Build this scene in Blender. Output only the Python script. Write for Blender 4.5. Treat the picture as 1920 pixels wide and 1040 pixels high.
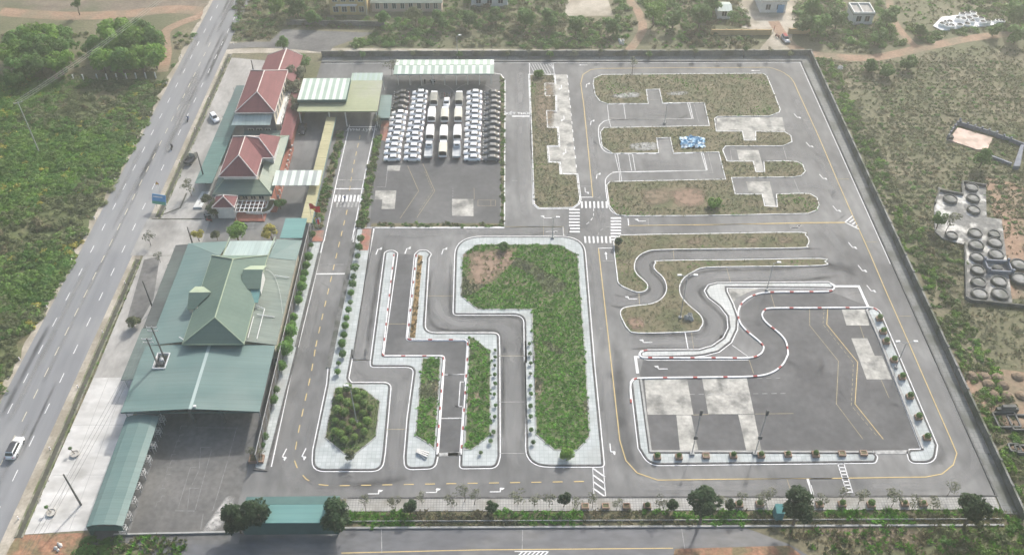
import bpy, math, random
import numpy as np
from mathutils import Vector, Matrix
random.seed(7); RNG = np.random.default_rng(7)
SC = bpy.context.scene
for o in list(bpy.data.objects): bpy.data.objects.remove(o)
COL = SC.collection

# ------------------------------------------------------------------ camera, sky, sun, exposure
FPX, CAM_H = 1750.0, 140.0                      # focal length in photo pixels, flying height in metres
PITCH = math.atan(1675 / FPX); YAW = math.radians(0.35)
cam = bpy.data.cameras.new('camera'); co = bpy.data.objects.new('camera', cam); COL.objects.link(co)
cam.sensor_width = 36; cam.lens = 36 * FPX / 1920; cam.clip_start = 1; cam.clip_end = 3000
co.location = (0, 0, CAM_H); co.rotation_euler = (math.pi / 2 - PITCH, 0, -YAW)
SC.camera = co
SUN_EL = math.radians(37); SDX, SDY = 0.425, 0.905     # the sun stands to the back right of the site
w = bpy.data.worlds.new('World'); SC.world = w; w.use_nodes = True
nt = w.node_tree; bg = nt.nodes['Background']
sky = nt.nodes.new('ShaderNodeTexSky'); sky.sky_type = 'NISHITA'; sky.sun_disc = False
sky.sun_elevation = SUN_EL; sky.sun_rotation = math.atan2(SDX, SDY); sky.dust_density = 4; sky.air_density = 1.3
nt.links.new(sky.outputs[0], bg.inputs[0]); bg.inputs[1].default_value = 0.15
sl = bpy.data.lights.new('sun', 'SUN'); sl.energy = 3.8; sl.angle = math.radians(3); sl.color = (1, .965, .91)
so = bpy.data.objects.new('sun', sl); COL.objects.link(so)
sdir = Vector((-SDX * math.cos(SUN_EL), -SDY * math.cos(SUN_EL), -math.sin(SUN_EL)))
so.rotation_euler = sdir.to_track_quat('-Z', 'Y').to_euler(); so.location = (60, 260, 200)
SC.view_settings.view_transform = 'Standard'; SC.view_settings.look = 'None'
SC.view_settings.exposure = 0.62; SC.view_settings.gamma = 1
SC.cycles.use_denoising = True; SC.cycles.max_bounces = 5; SC.cycles.volume_bounces = 1
SC.cycles.transparent_max_bounces = 6; SC.cycles.use_adaptive_sampling = True

# ------------------------------------------------------------------ survey: photo pixel -> point of the site at height z
def P(x, y, z=0.0):
    u = (x - 960) / FPX; v = (520 - y) / FPX
    dy = math.cos(PITCH) + v * math.sin(PITCH); dz = -math.sin(PITCH) + v * math.cos(PITCH)
    t = (z - CAM_H) / dz; X, Y = u * t, dy * t; c, s = math.cos(YAW), math.sin(YAW)
    return (X * c + Y * s, -X * s + Y * c)
def C(ox, oy, s):                                # survey sheet with its own origin and scale
    def f(*pts): return [P(ox + a / s, oy + b / s) for a, b in pts]
    return f
SA = C(960, 90, 2.9725); SB = C(1300, 90, 2.972); SCC = C(1130, 410, 3.587); SD = C(640, 420, 3.692)
SE = C(430, 640, 2.6); SF = C(840, 640, 2.6); SG = C(1160, 640, 2.6); SH = C(1520, 640, 2.6); SH2 = C(1520, 240, 2.6)
SL = C(680, 90, 2.97); SQ = C(500, 380, 3.467); SR = C(380, 230, 4.52); PX = C(0, 0, 1.0)

# ------------------------------------------------------------------ materials
def mat(name, c1, c2=None, sa=1.0, c3=None, sb=.1, lo=.45, hi=.6, rough=.85, bump=0, stretch=(1, 1, 1), rnd=0.0, metal=0,
        brick=None, fine=None, spec=.3, ribs=None, coord='pos'):
    m = bpy.data.materials.new(name); m.use_nodes = True
    t = m.node_tree; N = t.nodes; L = t.links; b = N['Principled BSDF']
    b.inputs['Roughness'].default_value = rough; b.inputs['Metallic'].default_value = metal
    b.inputs['Specular IOR Level'].default_value = spec
    c1 = tuple(c1) + (1,); c2 = tuple(c2) + (1,) if c2 else c1
    if coord == 'pos':
        g = N.new('ShaderNodeNewGeometry'); src = g.outputs['Position']
    else:
        g = N.new('ShaderNodeTexCoord'); src = g.outputs['Object']
    mp = N.new('ShaderNodeMapping'); mp.inputs['Scale'].default_value = stretch; L.new(src, mp.inputs[0]); vec = mp.outputs[0]
    n = N.new('ShaderNodeTexNoise'); n.inputs['Scale'].default_value = sa; n.inputs['Detail'].default_value = 5; L.new(vec, n.inputs[0])
    r = N.new('ShaderNodeValToRGB'); r.color_ramp.elements[0].color = c1; r.color_ramp.elements[1].color = c2
    r.color_ramp.elements[0].position = .32; r.color_ramp.elements[1].position = .68; L.new(n.outputs[0], r.inputs[0]); out = r.outputs[0]
    if brick:                                   # (brick width, brick height, mortar colour, mortar size)
        k = N.new('ShaderNodeTexBrick'); k.inputs['Scale'].default_value = 1; k.inputs['Brick Width'].default_value = brick[0]
        k.inputs['Row Height'].default_value = brick[1]; k.inputs['Mortar Size'].default_value = brick[3]; k.offset = brick[4] if len(brick) > 4 else .5
        k.inputs['Color1'].default_value = (1, 1, 1, 1); k.inputs['Color2'].default_value = (.86, .88, .87, 1)
        k.inputs['Mortar'].default_value = tuple(brick[2]) + (1,); L.new(src, k.inputs[0])
        x = N.new('ShaderNodeMix'); x.data_type = 'RGBA'; x.blend_type = 'MULTIPLY'; x.inputs[0].default_value = 1
        L.new(out, x.inputs[6]); L.new(k.outputs[0], x.inputs[7]); out = x.outputs[2]
    if c3:
        n2 = N.new('ShaderNodeTexNoise'); n2.inputs['Scale'].default_value = sb; n2.inputs['Detail'].default_value = 4; L.new(src, n2.inputs[0])
        mr = N.new('ShaderNodeMapRange'); mr.inputs[1].default_value = lo; mr.inputs[2].default_value = hi; L.new(n2.outputs[0], mr.inputs[0])
        x = N.new('ShaderNodeMix'); x.data_type = 'RGBA'; L.new(mr.outputs[0], x.inputs[0]); L.new(out, x.inputs[6])
        x.inputs[7].default_value = tuple(c3) + (1,); out = x.outputs[2]
    if fine:                                    # (scale, strength): small dark and light specks of grain
        n3 = N.new('ShaderNodeTexNoise'); n3.inputs['Scale'].default_value = fine[0]; n3.inputs['Detail'].default_value = 3; L.new(vec, n3.inputs[0])
        mr = N.new('ShaderNodeMapRange'); mr.inputs[1].default_value = .3; mr.inputs[2].default_value = .7
        mr.inputs[3].default_value = 1 - fine[1]; mr.inputs[4].default_value = 1 + fine[1]; L.new(n3.outputs[0], mr.inputs[0])
        x = N.new('ShaderNodeMix'); x.data_type = 'RGBA'; x.blend_type = 'MULTIPLY'; x.inputs[0].default_value = 1
        L.new(out, x.inputs[6]); L.new(mr.outputs[0], x.inputs[7]); out = x.outputs[2]
    if ribs:                                    # (axis, period in metres, strength): sheet laps and ribs of profiled metal
        for per, stg in ((ribs[1], ribs[2]), (ribs[1] * 6.3, ribs[2] * .8)):
            wv = N.new('ShaderNodeTexWave'); wv.wave_type = 'BANDS'; wv.bands_direction = ribs[0]; wv.inputs['Scale'].default_value = .314 / per; wv.inputs['Distortion'].default_value = .25; wv.inputs['Detail'].default_value = 1; L.new(src, wv.inputs[0])
            mr = N.new('ShaderNodeMapRange'); mr.inputs[1].default_value = .75; mr.inputs[2].default_value = 1; mr.inputs[3].default_value = 1; mr.inputs[4].default_value = 1 - stg; L.new(wv.outputs['Fac'], mr.inputs[0])
            x = N.new('ShaderNodeMix'); x.data_type = 'RGBA'; x.blend_type = 'MULTIPLY'; x.inputs[0].default_value = 1; L.new(out, x.inputs[6]); L.new(mr.outputs[0], x.inputs[7]); out = x.outputs[2]
    if rnd:
        oi = N.new('ShaderNodeObjectInfo'); mr = N.new('ShaderNodeMapRange'); mr.inputs[3].default_value = 1 - rnd; mr.inputs[4].default_value = 1 + rnd
        L.new(oi.outputs['Random'], mr.inputs[0]); x = N.new('ShaderNodeMix'); x.data_type = 'RGBA'; x.blend_type = 'MULTIPLY'; x.inputs[0].default_value = 1
        L.new(out, x.inputs[6]); L.new(mr.outputs[0], x.inputs[7]); out = x.outputs[2]
    L.new(out, b.inputs['Base Color'])
    if bump:
        bp = N.new('ShaderNodeBump'); bp.inputs['Strength'].default_value = bump; bp.inputs['Distance'].default_value = .3
        L.new(n.outputs[0], bp.inputs['Height']); L.new(bp.outputs[0], b.inputs['Normal'])
    return m
M = {}
def dm(k, *a, **kw): M[k] = mat(k, *a, **kw)
dm('earth', (.12, .112, .066), (.165, .145, .09), .25, c3=(.095, .10, .05), sb=.05, lo=.42, hi=.58, bump=.5, fine=(1.5, .3))
dm('asphalt', (.095, .096, .097), (.15, .15, .149), .11, c3=(.205, .204, .2), sb=.045, lo=.46, hi=.7, stretch=(1, .4, 1), fine=(.6, .2), rough=.8)
dm('asphalt_dark', (.064, .065, .068), (.094, .095, .097), .14, c3=(.125, .125, .125), sb=.08, lo=.5, hi=.72, fine=(.8, .16), rough=.78)
dm('asphalt_worn', (.085, .084, .084), (.14, .137, .13), .15, c3=(.19, .185, .175), sb=.07, lo=.52, hi=.78, fine=(1.1, .2))
dm('highway', (.165, .169, .178), (.205, .209, .217), .35, c3=(.25, .25, .25), sb=.05, lo=.5, hi=.8, stretch=(1, .06, 1), fine=(1.2, .06), rough=.75)
dm('road_wet', (.085, .088, .097), (.12, .122, .128), .12, c3=(.17, .165, .155), sb=.09, lo=.5, hi=.75, stretch=(.4, 1, 1), fine=(.9, .2), rough=.6)
dm('sand', (.33, .295, .24), (.42, .38, .32), .5, c3=(.25, .22, .17), sb=.15, fine=(2, .15))
dm('dirt', (.23, .145, .095), (.30, .20, .14), .4, c3=(.19, .15, .10), sb=.12, fine=(1.5, .25), bump=.3)
dm('field_soil', (.13, .105, .08), (.19, .155, .12), .3, c3=(.10, .10, .06), sb=.08, fine=(1.2, .25), bump=.4)
dm('field_floor', (.07, .09, .035), (.12, .135, .055), .4, c3=(.13, .115, .065), sb=.08, lo=.5, hi=.66, fine=(1.5, .3), bump=.4)
dm('mound_soil', (.15, .11, .075), (.2, .15, .105), .8, fine=(2, .3))
dm('red_earth', (.24, .12, .075), (.32, .18, .11), .8, c3=(.16, .13, .07), sb=.3, fine=(2, .3), bump=.5)
dm('concrete', (.24, .23, .215), (.36, .35, .33), .22, c3=(.16, .155, .145), sb=.1, lo=.55, hi=.72, stretch=(1, .5, 1), fine=(1.2, .12))
dm('concrete_new', (.40, .39, .37), (.55, .54, .52), .3, c3=(.28, .27, .25), sb=.12, lo=.54, hi=.7, stretch=(.5, 1, 1), fine=(.8, .1))
dm('concrete_patch', (.25, .245, .225), (.44, .43, .395), .4, c3=(.15, .15, .14), sb=.3, lo=.5, hi=.68, fine=(1.5, .18))
dm('drain', (.16, .155, .12), (.24, .23, .18), 1.0, c3=(.12, .14, .06), sb=.4, fine=(2, .2))
dm('drain_dark', (.05, .05, .042), (.08, .08, .06), 1)
dm('tile', (.36, .385, .385), (.46, .485, .485), .5, c3=(.28, .285, .275), sb=.15, lo=.55, hi=.75, brick=(.8, .8, (.72, .74, .74), .05, 0))
dm('tile_white', (.44, .45, .44), (.54, .55, .54), .5, c3=(.33, .33, .31), sb=.2, lo=.55, hi=.75, brick=(.8, .8, (.75, .76, .76), .05, 0))
dm('tile_grey', (.29, .285, .27), (.40, .39, .375), .6, c3=(.2, .19, .165), sb=.25, lo=.5, hi=.7, brick=(.5, .5, (.55, .55, .55), .05, 0))
dm('tile_moss', (.18, .185, .18), (.27, .27, .265), .4, c3=(.10, .105, .09), sb=.2, lo=.45, hi=.62, brick=(1.2, 1.2, (.6, .6, .6), .06))
dm('brick_pave', (.26, .11, .08), (.34, .16, .12), .8, c3=(.22, .16, .13), sb=.3, fine=(2, .2))
dm('kerb', (.06, .06, .06), (.11, .11, .11), 1, fine=(2, .2))  # near black: the shading of the kerb face put into its colour
dm('kerb_grey', (.25, .25, .24), (.34, .34, .33), 1)
dm('white', (.58, .58, .58), (.76, .76, .76), 1.2, c3=(.36, .36, .36), sb=.6, lo=.58, hi=.82)
dm('white_clean', (.74, .74, .74), (.8, .8, .8), 1)
dm('faint', (.15, .15, .148), (.26, .26, .255), 1.5, c3=(.11, .11, .11), sb=.8, lo=.5, hi=.72)
dm('white_worn', (.22, .22, .215), (.42, .42, .41), 1.5, c3=(.14, .14, .138), sb=.8, lo=.52, hi=.75)
dm('yellow', (.50, .38, .16), (.60, .46, .22), 1.2, c3=(.4, .33, .2), sb=.4, lo=.58, hi=.8)
dm('road_cream', (.5, .46, .34), (.62, .57, .44), 1.2)
dm('yellow_worn', (.24, .21, .14), (.36, .31, .2), 1.2)
dm('red_paint', (.26, .045, .045), (.36, .09, .08), 1.5)
dm('soil', (.115, .10, .058), (.155, .135, .08), .5, c3=(.09, .095, .045), sb=.25, fine=(2, .25), bump=.3)
dm('lawn_soil', (.06, .085, .03), (.10, .125, .045), .6, c3=(.15, .12, .08), sb=.12, lo=.55, hi=.65, fine=(2, .25), bump=.4)
dm('brown_soil', (.21, .14, .06), (.27, .18, .08), 1, fine=(3, .3))
def leafmat(k, a, b, rnd=.3, sa=1.2):          # leaves let part of the light through
    dm(k, a, b, sa, rnd=rnd, rough=.6, spec=.2, coord='pos'); t = M[k].node_tree; N = t.nodes; L = t.links; p = N['Principled BSDF']
    tr = N.new('ShaderNodeBsdfTranslucent'); mx = N.new('ShaderNodeMixShader'); mx.inputs[0].default_value = .38; L.new(p.inputs['Base Color'].links[0].from_socket, tr.inputs[0])
    L.new(p.outputs[0], mx.inputs[1]); L.new(tr.outputs[0], mx.inputs[2]); L.new(mx.outputs[0], N['Material Output'].inputs['Surface'])
leafmat('leaf_field', (.10, .18, .042), (.175, .275, .07), .35, .08)
leafmat('leaf_dark', (.022, .05, .02), (.045, .085, .03), .2)
leafmat('leaf_mid', (.07, .155, .034), (.12, .23, .052), .3)
leafmat('leaf_bright', (.10, .21, .028), (.18, .32, .045), .2)
leafmat('leaf_lawn', (.075, .20, .022), (.14, .32, .045), .4, .3)
leafmat('leaf_yellow', (0.310, 0.295, 0.062), (0.465, 0.403, 0.093), .2)
leafmat('leaf_olive', (.12, .14, .066), (.18, .2, .098), .35, .1)
leafmat('leaf_brown', (.17, .15, .085), (.24, .21, .125), .35, .1)
leafmat('leaf_grey', (0.116, 0.132, 0.085), (0.186, 0.194, 0.124), .25)
leafmat('hex_leaf', (.105, .18, .036), (.175, .26, .057), .25)
leafmat('topiary_leaf', (.08, .20, .025), (.14, .29, .04), .25)
leafmat('leaf_red', (0.388, 0.155, 0.078), (0.512, 0.264, 0.109), .3)
dm('bark', (.10, .08, .06), (.17, .14, .11), 3)
dm('teal', (.098, .162, .152), (.122, .187, .174), .12, c3=(.155, .205, .19), sb=.08, lo=.5, hi=.75, stretch=(.15, 3, 1), fine=(1.1, .06), rough=.5, spec=.4, ribs=('Y', 1.05, .08))
dm('teal_bright', (.10, .22, .21), (.13, .26, .245), .2, stretch=(.2, 3, 1), fine=(1.2, .05), rough=.5, ribs=('Y', 1.05, .08))
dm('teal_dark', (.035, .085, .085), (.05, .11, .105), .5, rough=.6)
dm('teal_pale', (.27, .34, .33), (.34, .41, .39), .2, stretch=(3, .3, 1), fine=(1.2, .06), rough=.5, ribs=('X', .9, .12))
dm('green_roof', (.10, .148, .122), (.122, .17, .138), .15, fine=(1.5, .05), rough=.7, spec=.15, ribs=('Y', 1.1, .06))
dm('green_skirt', (.14, .18, .135), (.19, .22, .165), .2, c3=(.12, .17, .15), sb=.12, fine=(1, .07), stretch=(.3, 2, 1), rough=.55, ribs=('Y', 1.1, .06))
dm('shed_worn', (.13, .165, .145), (.19, .22, .19), .25, c3=(.13, .145, .125), sb=.2, lo=.5, hi=.7, stretch=(.2, 2.5, 1), fine=(1.3, .14), rough=.7, ribs=('Y', 1.05, .08))
dm('leanto_dark', (.062, .068, .068), (.085, .093, .09), .3, c3=(.10, .12, .11), sb=.1, stretch=(.3, 2, 1), fine=(1.2, .1), rough=.75, ribs=('Y', 1.05, .08))
dm('leanto_green', (.12, .165, .15), (.16, .20, .18), .3, c3=(.10, .125, .12), sb=.08, stretch=(.3, 2, 1), fine=(1.2, .1), rough=.7, ribs=('Y', 1.05, .08))
dm('leanto_teal', (.085, .16, .145), (.115, .19, .17), .3, c3=(.085, .115, .115), sb=.05, lo=.42, hi=.6, stretch=(.3, 2, 1), fine=(1.2, .1), rough=.7, ribs=('Y', 1.05, .08))
dm('red_roof', (.155, .06, .063), (.19, .075, .077), .3, stretch=(3, .3, 1), fine=(1.2, .07), rough=.7, spec=.15, ribs=('Y', 1.0, .08))
dm('flashing', (.55, .5, .47), (.66, .61, .58), 1)
dm('flash_lit_green', (.26, .31, .22), (.32, .37, .27), 1)  # flashing, and the sunlit tone painted on the dormers' far slopes
dm('cream', (.52, .48, .38), (.62, .57, .46), .4)
dm('offwhite', (.56, .56, .54), (.66, .66, .64), .4, fine=(1, .08))
dm('wall_shade', (.10, .105, .125), (.13, .135, .155), .4)  # the wall's own dark blue-grey
dm('terracotta', (.26, .10, .07), (.32, .135, .10), .6, fine=(2, .15))
dm('olive_roof', (.24, .265, .16), (.29, .31, .19), .12, c3=(.30, .30, .26), sb=.07, fine=(1, .05), rough=.6, ribs=('Y', 1.1, .06))
dm('straw_roof', (.29, .27, .15), (.36, .335, .195), .15, fine=(1.2, .07), stretch=(1, 2, 1), rough=.65, ribs=('Y', 1.1, .06))
dm('panel_light', (.5, .56, .5), (.58, .63, .57), .3, rough=.4)
dm('panel_mid', (.25, .33, .27), (.31, .39, .33), .3, rough=.45)
dm('panel_grey', (.27, .30, .29), (.34, .37, .36), .3, rough=.5)
dm('steel', (.30, .31, .32), (.38, .39, .40), 1, rough=.5, metal=.3)
dm('steel_dark', (.06, .065, .07), (.09, .095, .10), 1, rough=.5)
dm('steel_white', (.55, .55, .55), (.65, .65, .65), 1, rough=.5)
dm('concrete_pole', (.13, .12, .11), (.19, .18, .165), .8)
dm('pole_light', (.36, .36, .34), (.44, .44, .42), .8)
dm('old_wall', (.12, .12, .115), (.20, .198, .19), .6, c3=(.075, .085, .06), sb=.3, lo=.5, hi=.65, fine=(2, .25))
dm('old_wall_cap', (.15, .15, .14), (.24, .24, .23), 1, c3=(.08, .09, .06), sb=.3)
dm('wall_orange', (.42, .29, .14), (.52, .37, .20), .5)
dm('wall_yellow', (.52, .38, .16), (.62, .47, .22), .4, c3=(.4, .32, .18), sb=.2)
dm('pink_wall', (.46, .36, .30), (.54, .43, .36), .4)
dm('glass_dark', (.02, .022, .026), (.03, .032, .036), 1, rough=.12, spec=.5)
dm('tomb_grey', (.10, .10, .097), (.16, .16, .155), 1, c3=(.065, .07, .06), sb=.5, fine=(3, .2))
dm('tomb_floor', (.14, .14, .135), (.2, .2, .19), .6, c3=(.5, .49, .46), sb=.3, lo=.5, hi=.62, fine=(1.5, .3))
dm('tomb_top', (.2, .2, .195), (.3, .3, .29), 1, c3=(.13, .135, .12), sb=.6)
dm('tomb_pink', (.55, .40, .33), (.64, .49, .42), .6, c3=(.40, .31, .25), sb=.35)
dm('tomb_white', (.72, .72, .71), (.8, .8, .79), 1)
dm('tomb_blue', (.14, .155, .19), (.21, .225, .26), 1)
dm('car_white', (.72, .73, .74), (.75, .76, .77), .5, rough=.28, spec=.5)
dm('car_grey', (.11, .113, .116), (.135, .138, .141), .5, rough=.25, spec=.6, metal=.3)
dm('car_black', (.035, .036, .04), (.05, .051, .056), .5, rough=.25, spec=.55)
dm('car_silver', (.42, .43, .44), (.47, .48, .49), .5, rough=.3, metal=.2)
dm('rubber', (.02, .02, .02), (.03, .03, .03), 1, rough=.8)
dm('canvas_white', (.66, .66, .64), (.74, .74, .72), .8)
dm('canvas_cream', (.52, .50, .42), (.60, .57, .49), .8)
dm('canvas_grey', (.23, .23, .20), (.30, .295, .26), .8)
dm('bed_metal', (.36, .38, .40), (.46, .48, .49), .8, rough=.5)
dm('lamp_red', (.4, .02, .02)); dm('lamp_clear', (.7, .7, .68), rough=.2)
dm('tarp_blue', (.08, .24, .42), (.28, .45, .58), 1.2, c3=(.55, .6, .62), sb=.9, lo=.5, hi=.6, rough=.4)
dm('rock', (.28, .28, .27), (.42, .42, .41), 1.2)
dm('rubble', (.46, .45, .43), (.6, .59, .56), 2)
dm('skin', (.42, .26, .18)); dm('cloth_dark', (.03, .035, .05)); dm('cloth_blue', (.08, .12, .25)); dm('cloth_red', (.35, .05, .05)); dm('cloth_light', (.5, .5, .48))
dm('flag_red', (.55, .03, .03)); dm('flag_yellow', (.65, .5, .05)); dm('flag_green', (.06, .3, .1)); dm('flag_blue', (.07, .18, .42)); dm('sign_blue', (.10, .28, .50), (.13, .32, .54), 1); dm('sign_green', (.12, .34, .22))
dm('pot', (.34, .32, .29), (.44, .42, .38), 2); dm('brick_box', (.24, .16, .12), (.32, .22, .16), 2)
dm('net_green', (.05, .17, .18), (.09, .23, .23), 2)
dm('gap_shade', (.075, .068, .062), (.11, .10, .09), 1.5)  # dark tone of the shaded gap between hall roof and fence
dm('wire', (.10, .10, .10))

# ------------------------------------------------------------------ mesh building
class MB:
    def __init__(s): s.v = []; s.f = []; s.m = []
    def add(s, vs, fs, mi=0):
        o = len(s.v); s.v += [tuple(v) for v in vs]; s.f += [tuple(i + o for i in f) for f in fs]; s.m += [mi] * len(fs); return s
    def box(s, x0, x1, y0, y1, z0, z1, mi=0):
        vs = [(x, y, z) for z in (z0, z1) for x, y in ((x0, y0), (x1, y0), (x1, y1), (x0, y1))]
        return s.add(vs, [(3, 2, 1, 0), (4, 5, 6, 7), (0, 1, 5, 4), (1, 2, 6, 5), (2, 3, 7, 6), (3, 0, 4, 7)], mi)
    def prism(s, poly, z0, z1, mi=0):
        n = len(poly); poly = ccw(poly)
        vs = [(p[0], p[1], z0) for p in poly] + [(p[0], p[1], z1) for p in poly]
        return s.add(vs, [tuple(range(n, 2 * n))] + [(i, (i + 1) % n, n + (i + 1) % n, n + i) for i in range(n)], mi)
    def sheet(s, poly, z, mi=0): return s.add([(p[0], p[1], z) for p in ccw(poly)], [tuple(range(len(poly)))], mi)
    def slab(s, top, th, mi=0):                  # sloping slab under a ring of 3-D points seen counter-clockwise from above
        n = len(top); top = [tuple(p) for p in top]
        if area2(top) < 0: top = top[::-1]
        vs = top + [(p[0], p[1], p[2] - th) for p in top]
        return s.add(vs, [tuple(range(n)), tuple(range(2 * n - 1, n - 1, -1))] + [(n + i, n + (i + 1) % n, (i + 1) % n, i) for i in range(n)], mi)
    def tube(s, a, b, r0, r1=None, n=6, mi=0, cap=True):
        r1 = r0 if r1 is None else r1; a = Vector(a); b = Vector(b); d = (b - a).normalized()
        u = d.orthogonal().normalized(); w_ = d.cross(u); vs = []
        for c, r in ((a, r0), (b, r1)):
            for i in range(n):
                t = 2 * math.pi * i / n; vs.append(c + u * (r * math.cos(t)) + w_ * (r * math.sin(t)))
        fs = [(i, (i + 1) % n, n + (i + 1) % n, n + i) for i in range(n)]
        if cap: fs += [tuple(range(n - 1, -1, -1)), tuple(range(n, 2 * n))]
        return s.add(vs, fs, mi)
    def lathe(s, prof, n=12, c=(0, 0), mi=0, sy=1):
        vs = []; k = len(prof)
        for i in range(n):
            t = 2 * math.pi * i / n
            vs += [(c[0] + r * math.cos(t), c[1] + sy * r * math.sin(t), z) for r, z in prof]
        fs = [(i * k + j, ((i + 1) % n) * k + j, ((i + 1) % n) * k + j + 1, i * k + j + 1) for i in range(n) for j in range(k - 1)]
        return s.add(vs, fs, mi)
    def loft(s, rings, mi=0, cap=True):
        n = len(rings[0]); vs = [p for r in rings for p in r]
        fs = [(j * n + i, j * n + (i + 1) % n, (j + 1) * n + (i + 1) % n, (j + 1) * n + i) for j in range(len(rings) - 1) for i in range(n)]
        if cap: fs += [tuple(range(n - 1, -1, -1)), tuple(range((len(rings) - 1) * n, len(rings) * n))]
        return s.add(vs, fs, mi)
    def mesh(s, name, mats, off=(0, 0, 0), smooth=False):
        me = bpy.data.meshes.new(name)
        me.from_pydata([(v[0] - off[0], v[1] - off[1], v[2] - off[2]) for v in s.v], [], s.f)
        for m in (mats if isinstance(mats, (list, tuple)) else [mats]): me.materials.append(M[m] if isinstance(m, str) else m)
        if any(s.m): me.polygons.foreach_set('material_index', s.m)
        if smooth: me.polygons.foreach_set('use_smooth', [True] * len(s.f))
        me.update(); return me
def area2(p): return sum(p[i][0] * p[(i + 1) % len(p)][1] - p[(i + 1) % len(p)][0] * p[i][1] for i in range(len(p)))
def ccw(p): p = list(p); return p if area2(p) > 0 else p[::-1]
def fillet(pts, r, n=5):                         # round the corners of a ring; r one radius or one for each corner
    out = []; k = len(pts)
    for i in range(k):
        rr = r[i] if isinstance(r, (list, tuple)) else r
        a, b, c = Vector(pts[i - 1][:2]), Vector(pts[i][:2]), Vector(pts[(i + 1) % k][:2])
        u, v = a - b, c - b; lu, lv = u.length, v.length
        if rr <= 0 or lu < .01 or lv < .01: out.append(tuple(b)); continue
        u /= lu; v /= lv; ang = u.angle(v)
        if ang > 3.0: out.append(tuple(b)); continue
        d = min(rr / math.tan(ang / 2), lu * .48, lv * .48); p0, p2 = b + u * d, b + v * d
        for j in range(n + 1):
            t = j / n; out.append(tuple(p0 * (1 - t) ** 2 + b * (2 * t * (1 - t)) + p2 * t * t))
    return out
def smoothline(pts, n=6, closed=False):          # Catmull-Rom through the points
    k = len(pts); out = []
    for i in range(k if closed else k - 1):
        g = (lambda j: Vector(pts[j % k][:2])) if closed else (lambda j: Vector(pts[max(0, min(k - 1, j))][:2]))
        a, b, c, d = g(i - 1), g(i), g(i + 1), g(i + 2)
        for j in range(n):
            t = j / n; out.append(tuple(.5 * ((2 * b) + (c - a) * t + (2 * a - 5 * b + 4 * c - d) * t * t + (3 * b - a - 3 * c + d) * t ** 3)))
    if not closed: out.append(tuple(pts[-1][:2]))
    return out
def offset(pts, d, closed=True):                 # shift a line or ring sideways (to the right of travel when d > 0)
    k = len(pts); out = []
    for i in range(k):
        a = Vector(pts[i - 1 if (closed or i) else 0][:2]); b = Vector(pts[i][:2]); c = Vector(pts[(i + 1) % k if closed else min(k - 1, i + 1)][:2])
        n1 = (b - a); n2 = (c - b)
        if n1.length < 1e-6: n1 = n2
        if n2.length < 1e-6: n2 = n1
        if n1.length < 1e-6: out.append(tuple(b)); continue
        n1 = Vector((n1.y, -n1.x)).normalized(); n2 = Vector((n2.y, -n2.x)).normalized(); m_ = n1 + n2
        if m_.length < .2: m_ = n1
        m_.normalize(); out.append(tuple(b + m_ * (d / max(.5, m_.dot(n1)))))
    return out
def clean(pts, eps=.05):
    o = [tuple(pts[0][:2])]
    for p in pts[1:]:
        if (Vector(p[:2]) - Vector(o[-1])).length > eps: o.append(tuple(p[:2]))
    if (Vector(o[0]) - Vector(o[-1])).length < eps: o.pop()
    return o
def ribbon(mb, pts, wd, z, closed=False, z0=None, mi=0):   # flat strip, or a solid bar down to z0
    a = offset(pts, wd / 2, closed); b = offset(pts, -wd / 2, closed); n = len(pts)
    for i in range(n if closed else n - 1):
        j = (i + 1) % n; mm = mi(i) if callable(mi) else mi
        q = [a[i], a[j], b[j], b[i]]; vs = [(p[0], p[1], z) for p in q]; fs = [(0, 1, 2, 3)]
        if z0 is not None:
            vs += [(p[0], p[1], z0) for p in q]; fs += [(4, 5, 1, 0), (6, 7, 3, 2)]
            if not closed and i == 0: fs.append((7, 4, 0, 3))
            if not closed and i == n - 2: fs.append((5, 6, 2, 1))
        mb.add(vs, fs, mm)
    return mb
def resample(pts, step):
    out = [tuple(pts[0][:2])]; acc = 0
    for a, b in zip(pts, pts[1:]):
        a, b = Vector(a[:2]), Vector(b[:2]); L = (b - a).length; d = step - acc
        while d <= L: out.append(tuple(a + (b - a) * (d / L))); d += step
        acc = (acc + L) % step if L else acc
    return out
def inside(p, poly):
    x, y = p; c = False; j = len(poly) - 1
    for i in range(len(poly)):
        if (poly[i][1] > y) != (poly[j][1] > y) and x < (poly[j][0] - poly[i][0]) * (y - poly[i][1]) / (poly[j][1] - poly[i][1]) + poly[i][0]: c = not c
        j = i
    return c

def put(name, me, parent=None, loc=(0, 0, 0), rot=(0, 0, 0), **tags):
    o = bpy.data.objects.new(name, me); COL.objects.link(o); o.parent = parent; o.location = loc; o.rotation_euler = rot
    for k, v in tags.items():
        if v: o[k] = v
    return o
def struct(name, mb, mats, z=None, label=None, parent=None): return put(name, mb.mesh(name, mats), parent, kind=None if parent else 'structure', label=label)
class T:                                         # a thing: an Empty at its base that parents its parts
    def __init__(s, name, label, cat, loc=(0, 0, 0), rz=0, group=None):
        s.loc = tuple(loc) if len(loc) == 3 else (loc[0], loc[1], 0); s.o = put(name, None, None, s.loc, (0, 0, rz), label=label, category=cat, group=group)
    def part(s, name, mb, mats, world=False, parent=None, smooth=False, label=None):
        me = mb.mesh(name, mats, s.loc if world else (0, 0, 0), smooth) if isinstance(mb, MB) else mb
        return put(name, me, parent or s.o, label=label)
def copy_tree(root, loc, rz, label, group=None):
    def rec(o, par):
        c = o.copy(); COL.objects.link(c); c.parent = par
        for ch in TREE.get(o.name, []): rec(ch, c)
        return c
    c = rec(root, None); c.location = loc; c.rotation_euler = (0, 0, rz); c['label'] = label
    if group: c['group'] = group
    return c
TREE = {}
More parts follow.
